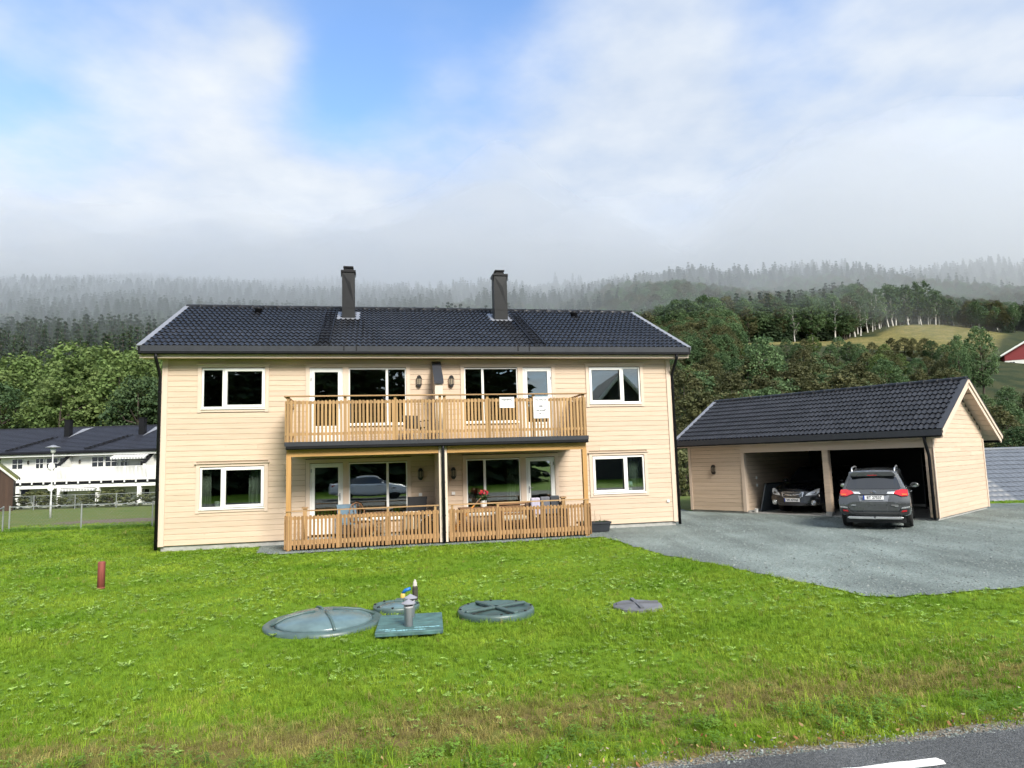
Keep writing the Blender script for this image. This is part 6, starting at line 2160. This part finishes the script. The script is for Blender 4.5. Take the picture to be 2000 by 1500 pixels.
def spruce(seed, mat=None, levels=17, per=11):
    rg = np.random.default_rng(seed)
    tr = MB().tube([(0, 0, -.03), (0, 0, .5), (0, 0, .985)], [.018, .012, .002], 6).mesh("trunk", M_BARK, True)
    C, A, B = [], [], []
    for l in range(levels):
        t = .07 + .90 * l / (levels - 1)
        R0 = .175 * (1 - t) ** .82 + .012
        n = max(4, int(per * (1 - .55 * t)))
        for k in range(n):
            a = 2 * math.pi * (k + rg.uniform(-.35, .35)) / n + l * .7
            r = R0 * rg.uniform(.72, 1.18)
            droop = -.32 * r - .02 * (1 - t)
            o = np.array([math.cos(a), math.sin(a), 0]); sd_ = np.array([-o[1], o[0], 0])
            z = t + rg.normal(0, .008)
            segs = 3
            for j in range(segs):
                f0, f1 = j / segs, (j + 1) / segs
                p0 = o * r * f0 + np.array([0, 0, z + droop * f0 ** 1.3]); p1 = o * r * f1 + np.array([0, 0, z + droop * f1 ** 1.3])
                w = r * .30 * (1 - .65 * f0) + .008
                c = (p0 + p1) / 2
                C.append(c); A.append((p1 - p0) * .85); B.append(sd_ * w + np.array([0, 0, rg.normal(0, .006)]))
                if j:
                    for s2 in (-1, 1):
                        C.append(c + sd_ * w * .6 * s2 + np.array([0, 0, -.012])); A.append(unit((p1 - p0) + sd_ * s2 * .9 * np.linalg.norm(p1 - p0)) * w * .8); B.append(np.array([0, 0, .014]) + o * .006)
    me = quads_mesh("crown", np.array(C), np.array(A), np.array(B), mat or M_SPRUCE)
    return tr, me


SPR = [spruce(s) for s in (1, 2, 3, 4)]
BRA = [broad_tree(10 + s, M_LEAFA) for s in range(3)]
BRB = [broad_tree(20 + s, M_LEAFB) for s in range(3)]
BRG = [broad_tree(30 + s, M_LEAFG) for s in range(3)]
BIR = [broad_tree(40 + s, M_LEAFG, shape='birch', clumps=120, per=28, leaf=.013) for s in range(3)]
trg = np.random.default_rng(21)


def tree(name, label, kind, x, y, h, w=1.0, group=None, sink=.2):
    src = kind[int(trg.integers(len(kind)))]
    t = thing(name, label, "tree", (x, y, tz(x, y) - sink), float(trg.uniform(0, 6.28)), group)
    ws = h * w * float(trg.uniform(.9, 1.1))
    for nm, me in (("trunk", src[0]), ("crown", src[1])):
        o = link(nm, me, t); o.scale = (ws, ws, h)
    return t


used = []


def top_limit(y, pix, hor):
    """tree height so that its tip stands at a given elevation line"""
    return (hor - pix) / 1345.4 * y + CAM_H


# left: bright broadleaf trees behind the white row house
LG = "broadleaf trees behind the white row house"
spec = [(-78, 92, 16), (-70, 86, 15), (-64, 90, 17.5), (-60, 82, 14.5), (-56, 94, 19), (-53, 84, 16), (-50, 92, 18.5), (-47, 83, 16.5), (-44, 90, 18.5), (-42, 82, 16), (-39, 90, 18), (-36, 82, 15),
        (-74, 104, 18), (-66, 102, 19), (-58, 106, 20.5), (-52, 104, 21), (-48, 108, 22), (-43, 104, 21), (-37, 104, 20), (-31, 98, 18), (-82, 84, 13), (-67, 78, 12.5), (-57, 77, 12.5), (-49, 77, 13), (-41, 76, 12.5)]
for (x, y, h) in spec:
    zone = "front row" if y < 88 else ("middle" if y < 100 else "back row")
    tree("broadleaf_tree", "bright broadleaf tree in the %s of the thicket behind the white row house" % zone, BRA if trg.random() < .75 else BRG, x + trg.normal(0, .8), y, h * trg.uniform(1.06, 1.2), 1.05, LG + ', ' + zone)

# right: mixed trees behind the garage
RGp = "mixed trees behind the garage"
rows = [(60, 17, .245, .80, 800), (70, 18, .235, .80, 765), (80, 19, .23, .80, 735), (92, 18, .23, .80, 712), (106, 24, .225, .66, 700), (120, 28, .22, .68, 692), (136, 30, .22, .69, 688)]
for (yy, n, a0, a1, pix) in rows:
    for k in range(n):
        a = a0 + (a1 - a0) * (k + trg.uniform(.15, .85)) / n
        y = yy + trg.uniform(-5, 5)
        x = a * y
        if y > 150: continue
        hor = 899.7 - .0297 * 1345 * a
        lim = top_limit(y, pix + trg.uniform(-14, 26), hor) - tz(x, y)
        if a > .56 and yy > 75: lim *= .78
        if .66 < a: lim *= .85
        kind, nm = (BRG, "cool green") if trg.random() < .45 else ((BRB, "dull olive") if trg.random() < .8 else (BRA, "fresh green"))
        zone = "in the gap right of the house" if a < .30 else ("above the left half of the garage roof" if a < .46 else ("above the right half of the garage roof" if a < .66 else "right of the garage gable"))
        zone = ("low " if yy < 75 else ("tall " if yy > 100 else "")) + nm + " broadleaf tree " + zone
        tree("broadleaf_tree", zone, kind, x, y, max(5.0, lim), 1.1 if lim < 14 else .9, "trees behind the garage: " + zone)
tree("broadleaf_tree", "tall pale green tree rising above the garage roof beside the meadow", BRG, .367 * 96, 96, top_limit(96, 652, 886) - tz(.367 * 96, 96), .85)
tree("broadleaf_tree", "pointed green tree standing left of the red barn", BRG, .685 * 112, 112, top_limit(112, 632, 872) - tz(.685 * 112, 112), .72)
tree("broadleaf_tree", "narrow dark tree at the right foot of the meadow", BRG, .655 * 110, 110, top_limit(110, 648, 873) - tz(.655 * 110, 110), .42)
# birches along the upper edge of the meadow
for k in range(26):
    a = .40 + .24 * (k + trg.uniform(0, 1)) / 26
    y = 172 + 14 * (a - .40) / .2 + trg.uniform(0, 8)
    x = a * y
    for _ in range(30):
        if float(in_meadow(x, y)) < 1.12: y += 1.5; x = a * y
    tree("birch_tree", "birch with a white trunk along the upper edge of the meadow", BIR, x, y, trg.uniform(10, 13), 1.15, "birches along the meadow edge")
# spruces standing out on the misty ridge above the roof
for (px, pt_, y) in ((722, 588, 500), (733, 590, 500), (742, 583, 505), (763, 585, 500), (770, 582, 510), (787, 563, 480), (799, 560, 480), (812, 588, 490), (824, 585, 490), (836, 555, 485), (853, 556, 500), (864, 572, 500), (880, 560, 510), (926, 578, 490), (945, 560, 520), (985, 560, 520), (1010, 555, 520)):
    x = (px - 1000) / 1345.4 * y
    hor = 899.7 - .0297 * (px - 1000)
    h = max(13, top_limit(y, pt_, hor) - tz(x, y))
    tree("spruce_tree", "grey spruce showing through mist above the main roof between the chimneys", SPR, x, y, min(h, 30), 1.0, "spruces in mist above the roof")


# ---- everything beyond: the wooded hillside, read as one mass
def scatter(name, label, sources, P, S, I, ROT):
    coll = bpy.data.collections.new(name + "_kinds")
    for k, (nm, parts) in enumerate(sources):
        if len(parts) == 1: me = parts[0]
        else:
            bm = bmesh.new(); mats = []
            for q in parts:
                off = len(mats)
                tmp = bmesh.new(); tmp.from_mesh(q)
                tm = bpy.data.meshes.new("t"); tmp.to_mesh(tm); tmp.free()
                for p in tm.polygons: p.material_index = off
                bm.from_mesh(tm); bpy.data.meshes.remove(tm)
                mats.append(q.materials[0])
            me = bpy.data.meshes.new("%s_kind" % nm)
            bm.to_mesh(me); bm.free()
            for m_ in mats: me.materials.append(m_)
        coll.objects.link(bpy.data.objects.new("%02d_%s" % (k, nm), me))
    me = bpy.data.meshes.new(name)
    me.from_pydata(P.tolist(), [], [])
    for nm, arr, ty, key in (("scl", S, 'FLOAT_VECTOR', "vector"), ("rot", ROT, 'FLOAT_VECTOR', "vector"), ("idx", I, 'INT', "value")):
        at = me.attributes.new(nm, ty, 'POINT')
        at.data.foreach_set(key, np.ascontiguousarray(arr).reshape(-1).astype(np.int32 if ty == 'INT' else np.float32))
    ob = link(name, me)
    tag(ob, label, None, kind="stuff")
    ng = bpy.data.node_groups.new(name + "_nodes", 'GeometryNodeTree')
    ng.interface.new_socket("Geometry", in_out='INPUT', socket_type='NodeSocketGeometry')
    ng.interface.new_socket("Geometry", in_out='OUTPUT', socket_type='NodeSocketGeometry')
    N, L = ng.nodes.new, ng.links.new
    gi, go = N("NodeGroupInput"), N("NodeGroupOutput")
    ci = N("GeometryNodeCollectionInfo"); ci.inputs["Collection"].default_value = coll
    ci.inputs["Separate Children"].default_value = True; ci.inputs["Reset Children"].default_value = True
    ip = N("GeometryNodeInstanceOnPoints"); ip.inputs["Pick Instance"].default_value = True
    def na(nm, ty):
        q = N("GeometryNodeInputNamedAttribute"); q.data_type = ty; q.inputs["Name"].default_value = nm
        return [o for o in q.outputs if o.enabled][0]
    L(gi.outputs[0], ip.inputs["Points"]); L(ci.outputs[0], ip.inputs["Instance"])
    L(na("idx", 'INT'), ip.inputs["Instance Index"]); L(na("scl", 'FLOAT_VECTOR'), ip.inputs["Scale"]); L(na("rot", 'FLOAT_VECTOR'), ip.inputs["Rotation"])
    L(ip.outputs[0], go.inputs[0])
    md = ob.modifiers.new("scatter", 'NODES'); md.node_group = ng
    return ob


def forest():
    rg = np.random.default_rng(77)
    n = 52000
    y = 100 + 1080 * rg.random(n) ** 1.2
    a = rg.uniform(-.92, .92, n)
    x = a * y
    keep = np.ones(n, bool)
    ridge = ridge_y(a)
    foot = lerp3(a, [-1.0, -0.3, 0.05, 0.25, 1.0], [112, 112, 108, 128, 128])
    keep &= (y > foot) & (y < ridge + 60)
    keep &= in_meadow(x, y) > 1.1
    keep &= ~((np.abs(x - bx_) < 16) & (np.abs(y - by_ - 3) < 22))
    keep &= ~((a > .33) & (a < .80) & (y < 172))
    keep &= ~((a > .60) & (y < 176))
    # the slope hidden by the house needs no trees
    keep &= ~((a > -.48) & (a < .12) & (y < 230))
    keep &= ~((a >= .12) & (a < .2) & (y < 140))
    x, y, a = x[keep], y[keep], a[keep]
    z = terrain(x, y)
    dec = vnoise(x, y, 48, 8) * .6 + vnoise(x, y, 17, 9) * .4
    thr = np.where(a < -.15, .70, np.where(a > .1, .36, .5)) + sstep(.55, 1.0, y / 600.0) * np.where(a > .1, .22, 0)
    isdec = dec + rg.normal(0, .07, len(x)) > thr
    idx = np.where(isdec, 4 + rg.integers(0, 6, len(x)), rg.integers(0, 4, len(x)))
    far = sstep(200, 900, y)
    h = np.where(isdec, rg.uniform(8, 14, len(x)) * (1 + .35 * far), rg.uniform(9, 21, len(x)) * (1 + .5 * far))
    h = np.where((a > .02) & ~isdec, h * (.72 + .28 * sstep(340, 450, y)), h)
    h = np.where((a > .02) & isdec, h * (.92 + .08 * sstep(360, 470, y)), h)
    h = np.where((a > .52) & (y < 270), h * .62, h)
    low = (a > .2) & (y < 165)
    h = np.where(low, np.minimum(h, 9.0), h)
    w = h * np.where(isdec, rg.uniform(.85, 1.15, len(x)), rg.uniform(.85, 1.25, len(x)))
    P = np.stack([x, y, z - .3], 1); S = np.stack([w, w, h], 1)
    ROT = np.stack([rg.normal(0, .03, len(x)), rg.normal(0, .03, len(x)), rg.uniform(0, 6.28, len(x))], 1)
    src = [("spruce", s) for s in SPR] + [("birch", BIR[0]), ("leafy", BRB[0]), ("leafy", BRG[1]), ("birch", BIR[1]), ("leafy", BRB[1]), ("leafy", BRG[2])]
    scatter("far_forest", "mixed spruce and birch forest covering the misty hillside", src, P, S, idx, ROT)
    print("forest", len(x))


forest()

# hedge of shrubs by the white row house
M_HEDGE = leaf_mat("hedge_leaf", (0.085, 0.105, 0.04), (0.15, 0.16, 0.07), .3, 1.2)
HB = [broad_tree(60 + k, M_HEDGE, shape='bush', clumps=70, per=40, leaf=.035) for k in range(3)]
for k in range(12):
    bt, bc = HB[k % 3]
    x = -37.6 + k * 1.55; y = 52.0 + .3 * math.sin(k * 2.1)
    t = thing("hedge_shrub", "olive green shrub in the hedge below the white row house balcony", "shrub", (x, y, tz(x, y) - .1), k * 1.3, "hedge shrubs by the white row house")
    for nm, me in (("stem", bt), ("leaf_mass", bc)):
        o = link(nm, me, t); hh = 1.25 + .22 * math.sin(k * 1.7); o.scale = (2.5, 2.5, hh)
# bushes in the gap between house and garage
for (x, y, h) in ((8.2, 37.0, 2.6), (7.4, 39.5, 3.4), (9.4, 40, 3.0), (10.6, 43, 4.2), (6.4, 43, 4.0)):
    t = thing("wild_bush", "wild bush in the gap between the house and the garage", "bush", (x, y, tz(x, y) - .1), x * 3, "bushes behind the gap")
    for nm, me in (("stem", HB[1][0]), ("leaf_mass", HB[1][1])):
        o = link(nm, me, t); o.scale = (h * .9, h * .9, h)
# trees across the road, seen mirrored in the upper windows
for k in range(30):
    x = -17 + (k % 15) * 2.5 + trg.uniform(-.6, .6) + (k // 15) * 1.2; y = -24 - (k // 15) * 5 + trg.uniform(-2, 2)
    src = SPR[k % 4]
    t = thing("spruce_tree", "dark spruce mirrored in the upper windows of the house", "tree", (x, y, -.3), k * 1.1, "spruces across the road")
    for nm, me in (("trunk", src[0]), ("crown", src[1])):
        o = link(nm, me, t); h = trg.uniform(15, 18.5); o.scale = (h * 1.35, h * 1.35, h)
op = thing("gabled_house", "dark gabled house mirrored in the upper right window", "house", (28.9, -20.0, 0), R(180 + 20))
M_DARKH = pm("dark_stained_boards", (0.035, 0.037, 0.04), .7)
MB().prism([(-4.2, 0), (4.2, 0), (4.2, 5.6), (0, 10.4), (-4.2, 5.6)], .3, 13, lambda p, q, t: (p, t, q)).build("wall", M_DARKH, op)
for s in (-1, 1):
    MB().add([(0, -.3, 10.6), (s * 5, -.3, 4.9), (s * 5, 13.5, 4.9), (0, 13.5, 10.6), (0, -.3, 10.85), (s * 5, -.3, 5.15), (s * 5, 13.5, 5.15), (0, 13.5, 10.85)], [(0, 1, 2, 3), (4, 5, 6, 7), (0, 1, 5, 4), (1, 2, 6, 5)]).build("roof", M_TILE, op)
    MB().bar((0, -.36, 10.55), (s * 5, -.36, 4.85), .08, .35, (0, 1, 0)).bar((0, -.36, 10.55), (s * 5, -.36, 4.85), .35, .08, (0, 1, 0)).build("barge_board", M_WTRIM, op)


# ================================================================== grass, weeds, stones
def blade_tuft(seed, n, h, spread, width, curl, mat):
    rg = np.random.default_rng(seed); mb = MB()
    for k in range(n):
        a = rg.uniform(0, 6.28); r = spread * math.sqrt(rg.random())
        b = np.array([math.cos(a) * r, math.sin(a) * r, 0])
        d = rg.uniform(0, 6.28); o = np.array([math.cos(d), math.sin(d), 0]); s = np.array([-o[1], o[0], 0])
        hh = h * rg.uniform(.55, 1.2); c = curl * rg.uniform(.3, 1.3)
        w = width * rg.uniform(.7, 1.2)
        p1 = b + o * hh * c * .35 + np.array([0, 0, hh * .62]); p2 = b + o * hh * c + np.array([0, 0, hh * (1 - .35 * c)])
        mb.add([b - s * w, b + s * w, p1 + s * w * .75, p1 - s * w * .75, p2], [(0, 1, 2, 3), (3, 2, 4)])
    me = bpy.data.meshes.new("tuft"); me.from_pydata(mb.v, [], mb.f); me.materials.append(mat)
    return me


def rosette(seed, n, l, w, mat, lift=.5):
    rg = np.random.default_rng(seed); mb = MB()
    for k in range(n):
        a = 2 * math.pi * k / n + rg.uniform(-.3, .3); o = np.array([math.cos(a), math.sin(a), 0]); s = np.array([-o[1], o[0], 0])
        ll = l * rg.uniform(.65, 1.2); ww = w * rg.uniform(.8, 1.2); li = lift * rg.uniform(.5, 1.4)
        pts = []
        for (t, q) in ((.08, .15), (.4, .8), (.7, 1.0), (.9, .6)):
            c = o * ll * t + np.array([0, 0, ll * (li * t - .45 * li * t * t) + .02])
            pts.append((c - s * ww * q + np.array([0, 0, ww * .35]), c, c + s * ww * q + np.array([0, 0, ww * .35])))
        tip = o * ll + np.array([0, 0, ll * li * .5 + .02])
        i = 0
        vs = [v for p in pts for v in p] + [tip]
        fs = []
        for j in range(3): fs += [(3 * j, 3 * j + 1, 3 * j + 4, 3 * j + 3), (3 * j + 1, 3 * j + 2, 3 * j + 5, 3 * j + 4)]
        fs += [(9, 10, 12), (10, 11, 12)]
        mb.add(vs, fs)
    me = bpy.data.meshes.new("rosette"); me.from_pydata(mb.v, [], mb.f); me.materials.append(mat)
    return me


def clover(seed, n, h, r, leaf, mat):
    rg = np.random.default_rng(seed); mb = MB()
    for k in range(n):
        a = rg.uniform(0, 6.28); q = r * math.sqrt(rg.random()); c = np.array([math.cos(a) * q, math.sin(a) * q, h * rg.uniform(.3, 1.1)])
        for j in range(3):
            d = rg.uniform(0, .5) + 2.094 * j; o = np.array([math.cos(d), math.sin(d), rg.uniform(-.3, .35)]); s = np.array([-o[1], o[0], 0])
            l = leaf * rg.uniform(.7, 1.2)
            mb.add([c, c + o * l * .6 - s * l * .45, c + o * l, c + o * l * .6 + s * l * .45], [(0, 1, 2, 3)])
    me = bpy.data.meshes.new("clover"); me.from_pydata(mb.v, [], mb.f); me.materials.append(mat)
    return me


M_GRASS = leaf_mat("lawn_grass", (0.12, 0.23, 0.014), (0.25, 0.345, 0.034), .35, .55, objvar=.25)
M_GRASSD = leaf_mat("dry_grass", (0.30, 0.26, 0.085), (0.20, 0.20, 0.05), .3, 1.5, objvar=.4)
M_WEED = leaf_mat("pale_weed_leaf", (0.21, 0.345, 0.065), (0.30, 0.42, 0.12), .35, 2.0, objvar=.3)
M_CLOV = leaf_mat("verge_clover", (0.10, 0.205, 0.028), (0.17, 0.29, 0.045), .3, 2.0, objvar=.3)


def open_lawn(x, y):
    ok = ~inside(GRAVEL_J, x, y)
    ok &= road_off(x, y) > .03
    du = (x - HO[0]) * HU[0] + (y - HO[1]) * HU[1]; dv = (x - HO[0]) * HV[0] + (y - HO[1]) * HV[1]
    ok &= ~((du > -.05) & (du < W + .05) & (dv > -.05))
    ok &= np.hypot(x + 2.66, y - 9.70) > .80
    ok &= np.hypot(x + .32, y - 10.0) > .53
    ok &= np.hypot(x + 1.80, y - 10.45) > .33
    ok &= np.hypot(x - 1.70, y - 10.15) > .34
    ok &= ~((np.abs(x + 1.42) < .40) & (np.abs(y - 9.28) < .49))
    ok &= np.hypot(x + 7.74, y - 13.1) > .06
    ok &= np.hypot((x + 18.2) / 2.8, (y - 32.0) / 2.2) > .95
    ok &= (y < 26.9) | (np.random.default_rng(2).random(len(x)) < .35)
    return ok


def lawn():
    rg = np.random.default_rng(5)
    X, Y = [], []
    for (y0, y1, dens) in ((4.2, 7.0, 420), (7.0, 10.0, 300), (10.0, 14.0, 170), (14.0, 20.0, 90), (20.0, 30.0, 36)):
        n = int(dens * (y1 - y0) * 2 * (.86 * y1 + 1))
        y = rg.uniform(y0, y1, n); x = rg.uniform(-1, 1, n) * (.86 * y1 + 1)
        k = np.abs(x) < .84 * y + 1.2
        X.append(x[k]); Y.append(y[k])
    x, y = np.concatenate(X), np.concatenate(Y)
    k = open_lawn(x, y); x, y = x[k], y[k]
    ro = road_off(x, y)
    sparse = rg.random(len(x)) < np.clip((ro - .0) / .22, .12, 1)
    x, y, ro = x[sparse], y[sparse], ro[sparse]
    dryv = np.exp(-((ro - 1.15) / .62) ** 2) * .95 + .8 * sstep(.28, .05, ro) + (vnoise(x, y, .7, 6) - .5) * .9 * sstep(3.2, 1.5, ro)
    dryv = dryv * (1 - .4 * sstep(0.5, 3.5, x))
    dry = rg.random(len(x)) < np.clip(dryv, .012, .86)
    tall = (ro < .5 + .9 * vnoise(x, y, 1.3, 31)) & (vnoise(x, y, .4, 12) > .3) & (ro > .2)
    idx = np.where(dry, 3 + rg.integers(0, 2, len(x)), rg.integers(0, 3, len(x)))
    idx = np.where(tall & (rg.random(len(x)) < .34), 5 + rg.integers(0, 3, len(x)), idx)
    far = sstep(9, 24, y)
    s = rg.uniform(.75, 1.25, len(x)) * (1 + .5 * far)
    s *= .66 + .42 * vnoise(x, y, 1.6, 14)
    S = np.stack([s * (1 + .9 * far), s * (1 + .9 * far), s * (1 - .25 * far)], 1)
    P = np.stack([x, y, terrain(x, y) - .004], 1)
    ROT = np.stack([rg.normal(0, .12, len(x)), rg.normal(0, .12, len(x)), rg.uniform(0, 6.28, len(x))], 1)
    src = [("grass", [blade_tuft(1, 13, .062, .045, .0026, .8, M_GRASS)]), ("grass", [blade_tuft(2, 13, .052, .045, .0028, 1.0, M_GRASS)]), ("grass", [blade_tuft(3, 11, .075, .04, .0026, .7, M_GRASS)]),
           ("dry", [blade_tuft(4, 12, .065, .045, .0022, 1.1, M_GRASSD)]), ("dry", [blade_tuft(5, 10, .09, .04, .0020, .9, M_GRASSD)]),
           ("tall", [blade_tuft(6, 14, .15, .06, .0028, 1.0, M_GRASS)]), ("clover", [clover(7, 18, .08, .07, .015, M_CLOV)]), ("clover", [clover(8, 16, .11, .06, .018, M_CLOV)])]
    scatter("lawn_grass", "mown green lawn grass with a dry strip toward the road", src, P, S, idx, ROT)
    print("grass", len(x))
    # broad leaved weeds
    n = 14000
    y = 5.3 + 15.5 * rg.random(n) ** .9; x = rg.uniform(-.86, .86, n) * (y + 1)
    dens = vnoise(x, y, 1.1, 22) * .6 + vnoise(x, y, .45, 23) * .4
    k = open_lawn(x, y) & (dens > .46) & (road_off(x, y) > .9)
    x, y = x[k], y[k]
    s = rg.uniform(.28, .62, len(x)) * (.8 + .3 * sstep(6, 12, y)) * (.75 + .5 * rg.random(len(x)) ** 3); P = np.stack([x, y, terrain(x, y) + .01], 1)
    scatter("lawn_weed", "pale broad leaved weeds growing through the lawn", [("weed", [rosette(1, 5, .085, .024, M_WEED, .9)]), ("weed", [rosette(2, 4, .075, .030, M_WEED, 1.2)]), ("weed", [rosette(3, 6, .10, .020, M_WEED, .8)])],
            P, np.stack([s, s, s], 1), rg.integers(0, 3, len(x)), np.stack([rg.normal(0, .1, len(x)), rg.normal(0, .1, len(x)), rg.uniform(0, 6.28, len(x))], 1))
    # long grass at the foot of the fence and around posts
    n = 2600
    x = rg.uniform(-19.5, -8, n); y = 26.75 + (x + 19.3) * .07 + rg.normal(0, .22, n)
    P = np.stack([x, y, terrain(x, y)], 1); s = rg.uniform(.7, 1.6, n)
    scatter("fence_grass", "long grass along the foot of the chain link fence", [("tall", [blade_tuft(9, 12, .12, .06, .004, .8, M_CLOV)])], P, np.stack([s, s, s], 1), np.zeros(n, int), np.stack([np.zeros(n), np.zeros(n), rg.uniform(0, 6.28, n)], 1))


lawn()


def stones():
    rg = np.random.default_rng(8)
    bm = bmesh.new(); bmesh.ops.create_icosphere(bm, subdivisions=1, radius=1)
    srcs = []
    for k in range(3):
        b2 = bm.copy()
        for v in b2.verts: v.co *= float(rg.uniform(.7, 1.15)); v.co.z *= .7
        me = bpy.data.meshes.new("stone"); b2.to_mesh(me); b2.free()
        me.materials.append(pm("gravel_stone_%s" % "abc"[k], [(.17, .20, .19), (.26, .29, .28), (.11, .13, .13)][k], .8, var=.2))
        srcs.append(("stone", [me]))
    bm.free()
    n = 42000
    y = 10 + 14 * rg.random(n) ** 1.2; x = rg.uniform(-7, 22, n)
    k = inside(GRAVEL_J, x, y) & (np.abs(x) < .85 * y + 1)
    x, y = x[k], y[k]
    s = rg.gamma(3, .0028, len(x)) + .004
    P = np.stack([x, y, np.full(len(x), .015)], 1)
    scatter("gravel_stone", "loose grey stones on the gravel yard", srcs, P, np.stack([s, s, s], 1), rg.integers(0, 3, len(x)), rg.uniform(0, 6.28, (len(x), 3)))
    # grit and fallen leaves on the verge
    n = 3600
    sx = rg.uniform(-3, 6.5, n); o = rg.gamma(2, .05, n) - .05
    q = np.outer(sx, RD) + np.outer(ROAD_C + o, RN)
    s = rg.gamma(2.5, .0017, n) + .0015
    P = np.stack([q[:, 0], q[:, 1], np.full(n, .02)], 1)
    scatter("verge_grit", "grit and small stones along the road edge", srcs, P, np.stack([s, s, s], 1), rg.integers(0, 3, n), rg.uniform(0, 6.28, (n, 3)))
    lf = MB().add([(-1, 0, .1), (-.3, -.5, 0), (.6, -.35, .15), (1.1, 0, .35), (.6, .35, .1), (-.3, .5, .05)], [(0, 1, 5), (1, 2, 4, 5), (2, 3, 4)])
    ms = []
    for k, c in enumerate(((.42, .30, .13), (.50, .42, .30), (.26, .12, .05))):
        ms.append(("leaf", [lf.mesh("leaf", leaf_mat("fallen_leaf_%s" % "abc"[k], c, tuple(v * .7 for v in c), .2, 20))]))
    n = 300
    sx = rg.uniform(-2, 6, n); o = rg.gamma(2, .11, n)
    q = np.outer(sx, RD) + np.outer(ROAD_C + o, RN)
    s = rg.uniform(.010, .026, n)
    P = np.stack([q[:, 0], q[:, 1], np.full(n, .03) + rg.uniform(0, .03, n)], 1)
    scatter("fallen_leaf", "dry fallen leaves scattered along the verge", ms, P, np.stack([s, s, s], 1), rg.integers(0, 3, n), np.stack([rg.normal(0, .5, n), rg.normal(0, .5, n), rg.uniform(0, 6.28, n)], 1))


stones()

# ================================================================== low cloud lying on the hills
def low_cloud():
    ys = np.concatenate([np.linspace(150, 900, 58), np.linspace(930, 1750, 22)])
    av = np.linspace(-1.25, 1.25, 84)
    Y, A = np.meshgrid(ys, av, indexing='ij')
    X = A * Y
    zb = lerp3(A, [-1.25, -.55, -.3, -.05, .15, .3, .5, .6, .75, 1.25], [27, 27, 30, 34, 36, 36, 36, 30, 22, 22])
    zb = zb + (vnoise(X, Y, 130, 41) - .5) * 16 + (vnoise(X, Y, 50, 42) - .5) * 6
    top = lerp3(A, [-1.25, -.6, -.35, -.1, .12, .26, .4, .7, 1.25], [330, 300, 270, 300, 350, 300, 380, 430, 430])
    rise = lerp3(A, [-1.25, -.3, .0, .26, .45, 1.25], [.46, .42, .50, .36, .56, .62])
    zt = np.minimum(zb + .3 + np.maximum(Y - 153, 0) * rise, top) + ((vnoise(X, Y, 170, 43) - .5) * 80 + (vnoise(X, Y, 70, 44) - .5) * 40) * sstep(165, 520, Y)
    zt = np.maximum(zt, zb + .3)
    n, m = Y.shape
    V = np.concatenate([np.stack([X, Y, zb], -1).reshape(-1, 3), np.stack([X, Y, zt], -1).reshape(-1, 3)])
    I = np.arange(n * m).reshape(n, m)
    F = []
    for i in range(n - 1):
        for j in range(m - 1):
            q = (I[i, j], I[i + 1, j], I[i + 1, j + 1], I[i, j + 1])
            F.append(tuple(int(v) for v in q)); F.append(tuple(int(v) + n * m for v in reversed(q)))
    rim = [int(v) for v in I[0, :]] + [int(v) for v in I[1:, -1]] + [int(v) for v in I[-1, -2::-1]] + [int(v) for v in I[-2:0:-1, 0]]
    for a, b in zip(rim, rim[1:] + rim[:1]): F.append((a, b, b + n * m, a + n * m))
    me = bpy.data.meshes.new("low_cloud")
    me.from_pydata(V.tolist(), [], F)
    bm = bmesh.new(); bm.from_mesh(me); bmesh.ops.recalc_face_normals(bm, faces=bm.faces); bm.to_mesh(me); bm.free()
    m_, nt, b = new_mat("low_cloud_vapour")
    nt.nodes.remove(b)
    pv = nt.nodes.new("ShaderNodeVolumePrincipled")
    pv.inputs["Color"].default_value = (0.97, 0.985, 1.0, 1)
    pv.inputs["Density"].default_value = CLOUD_DENSITY
    pv.inputs["Anisotropy"].default_value = 0.5
    nt.links.new(pv.outputs[0], nt.nodes["Material Output"].inputs["Volume"])
    me.materials.append(m_)
    tag(link("low_cloud", me), "pale low cloud lying over the wooded hilltops", None, kind="stuff")


CLOUD_DENSITY = 0.0033
low_cloud()
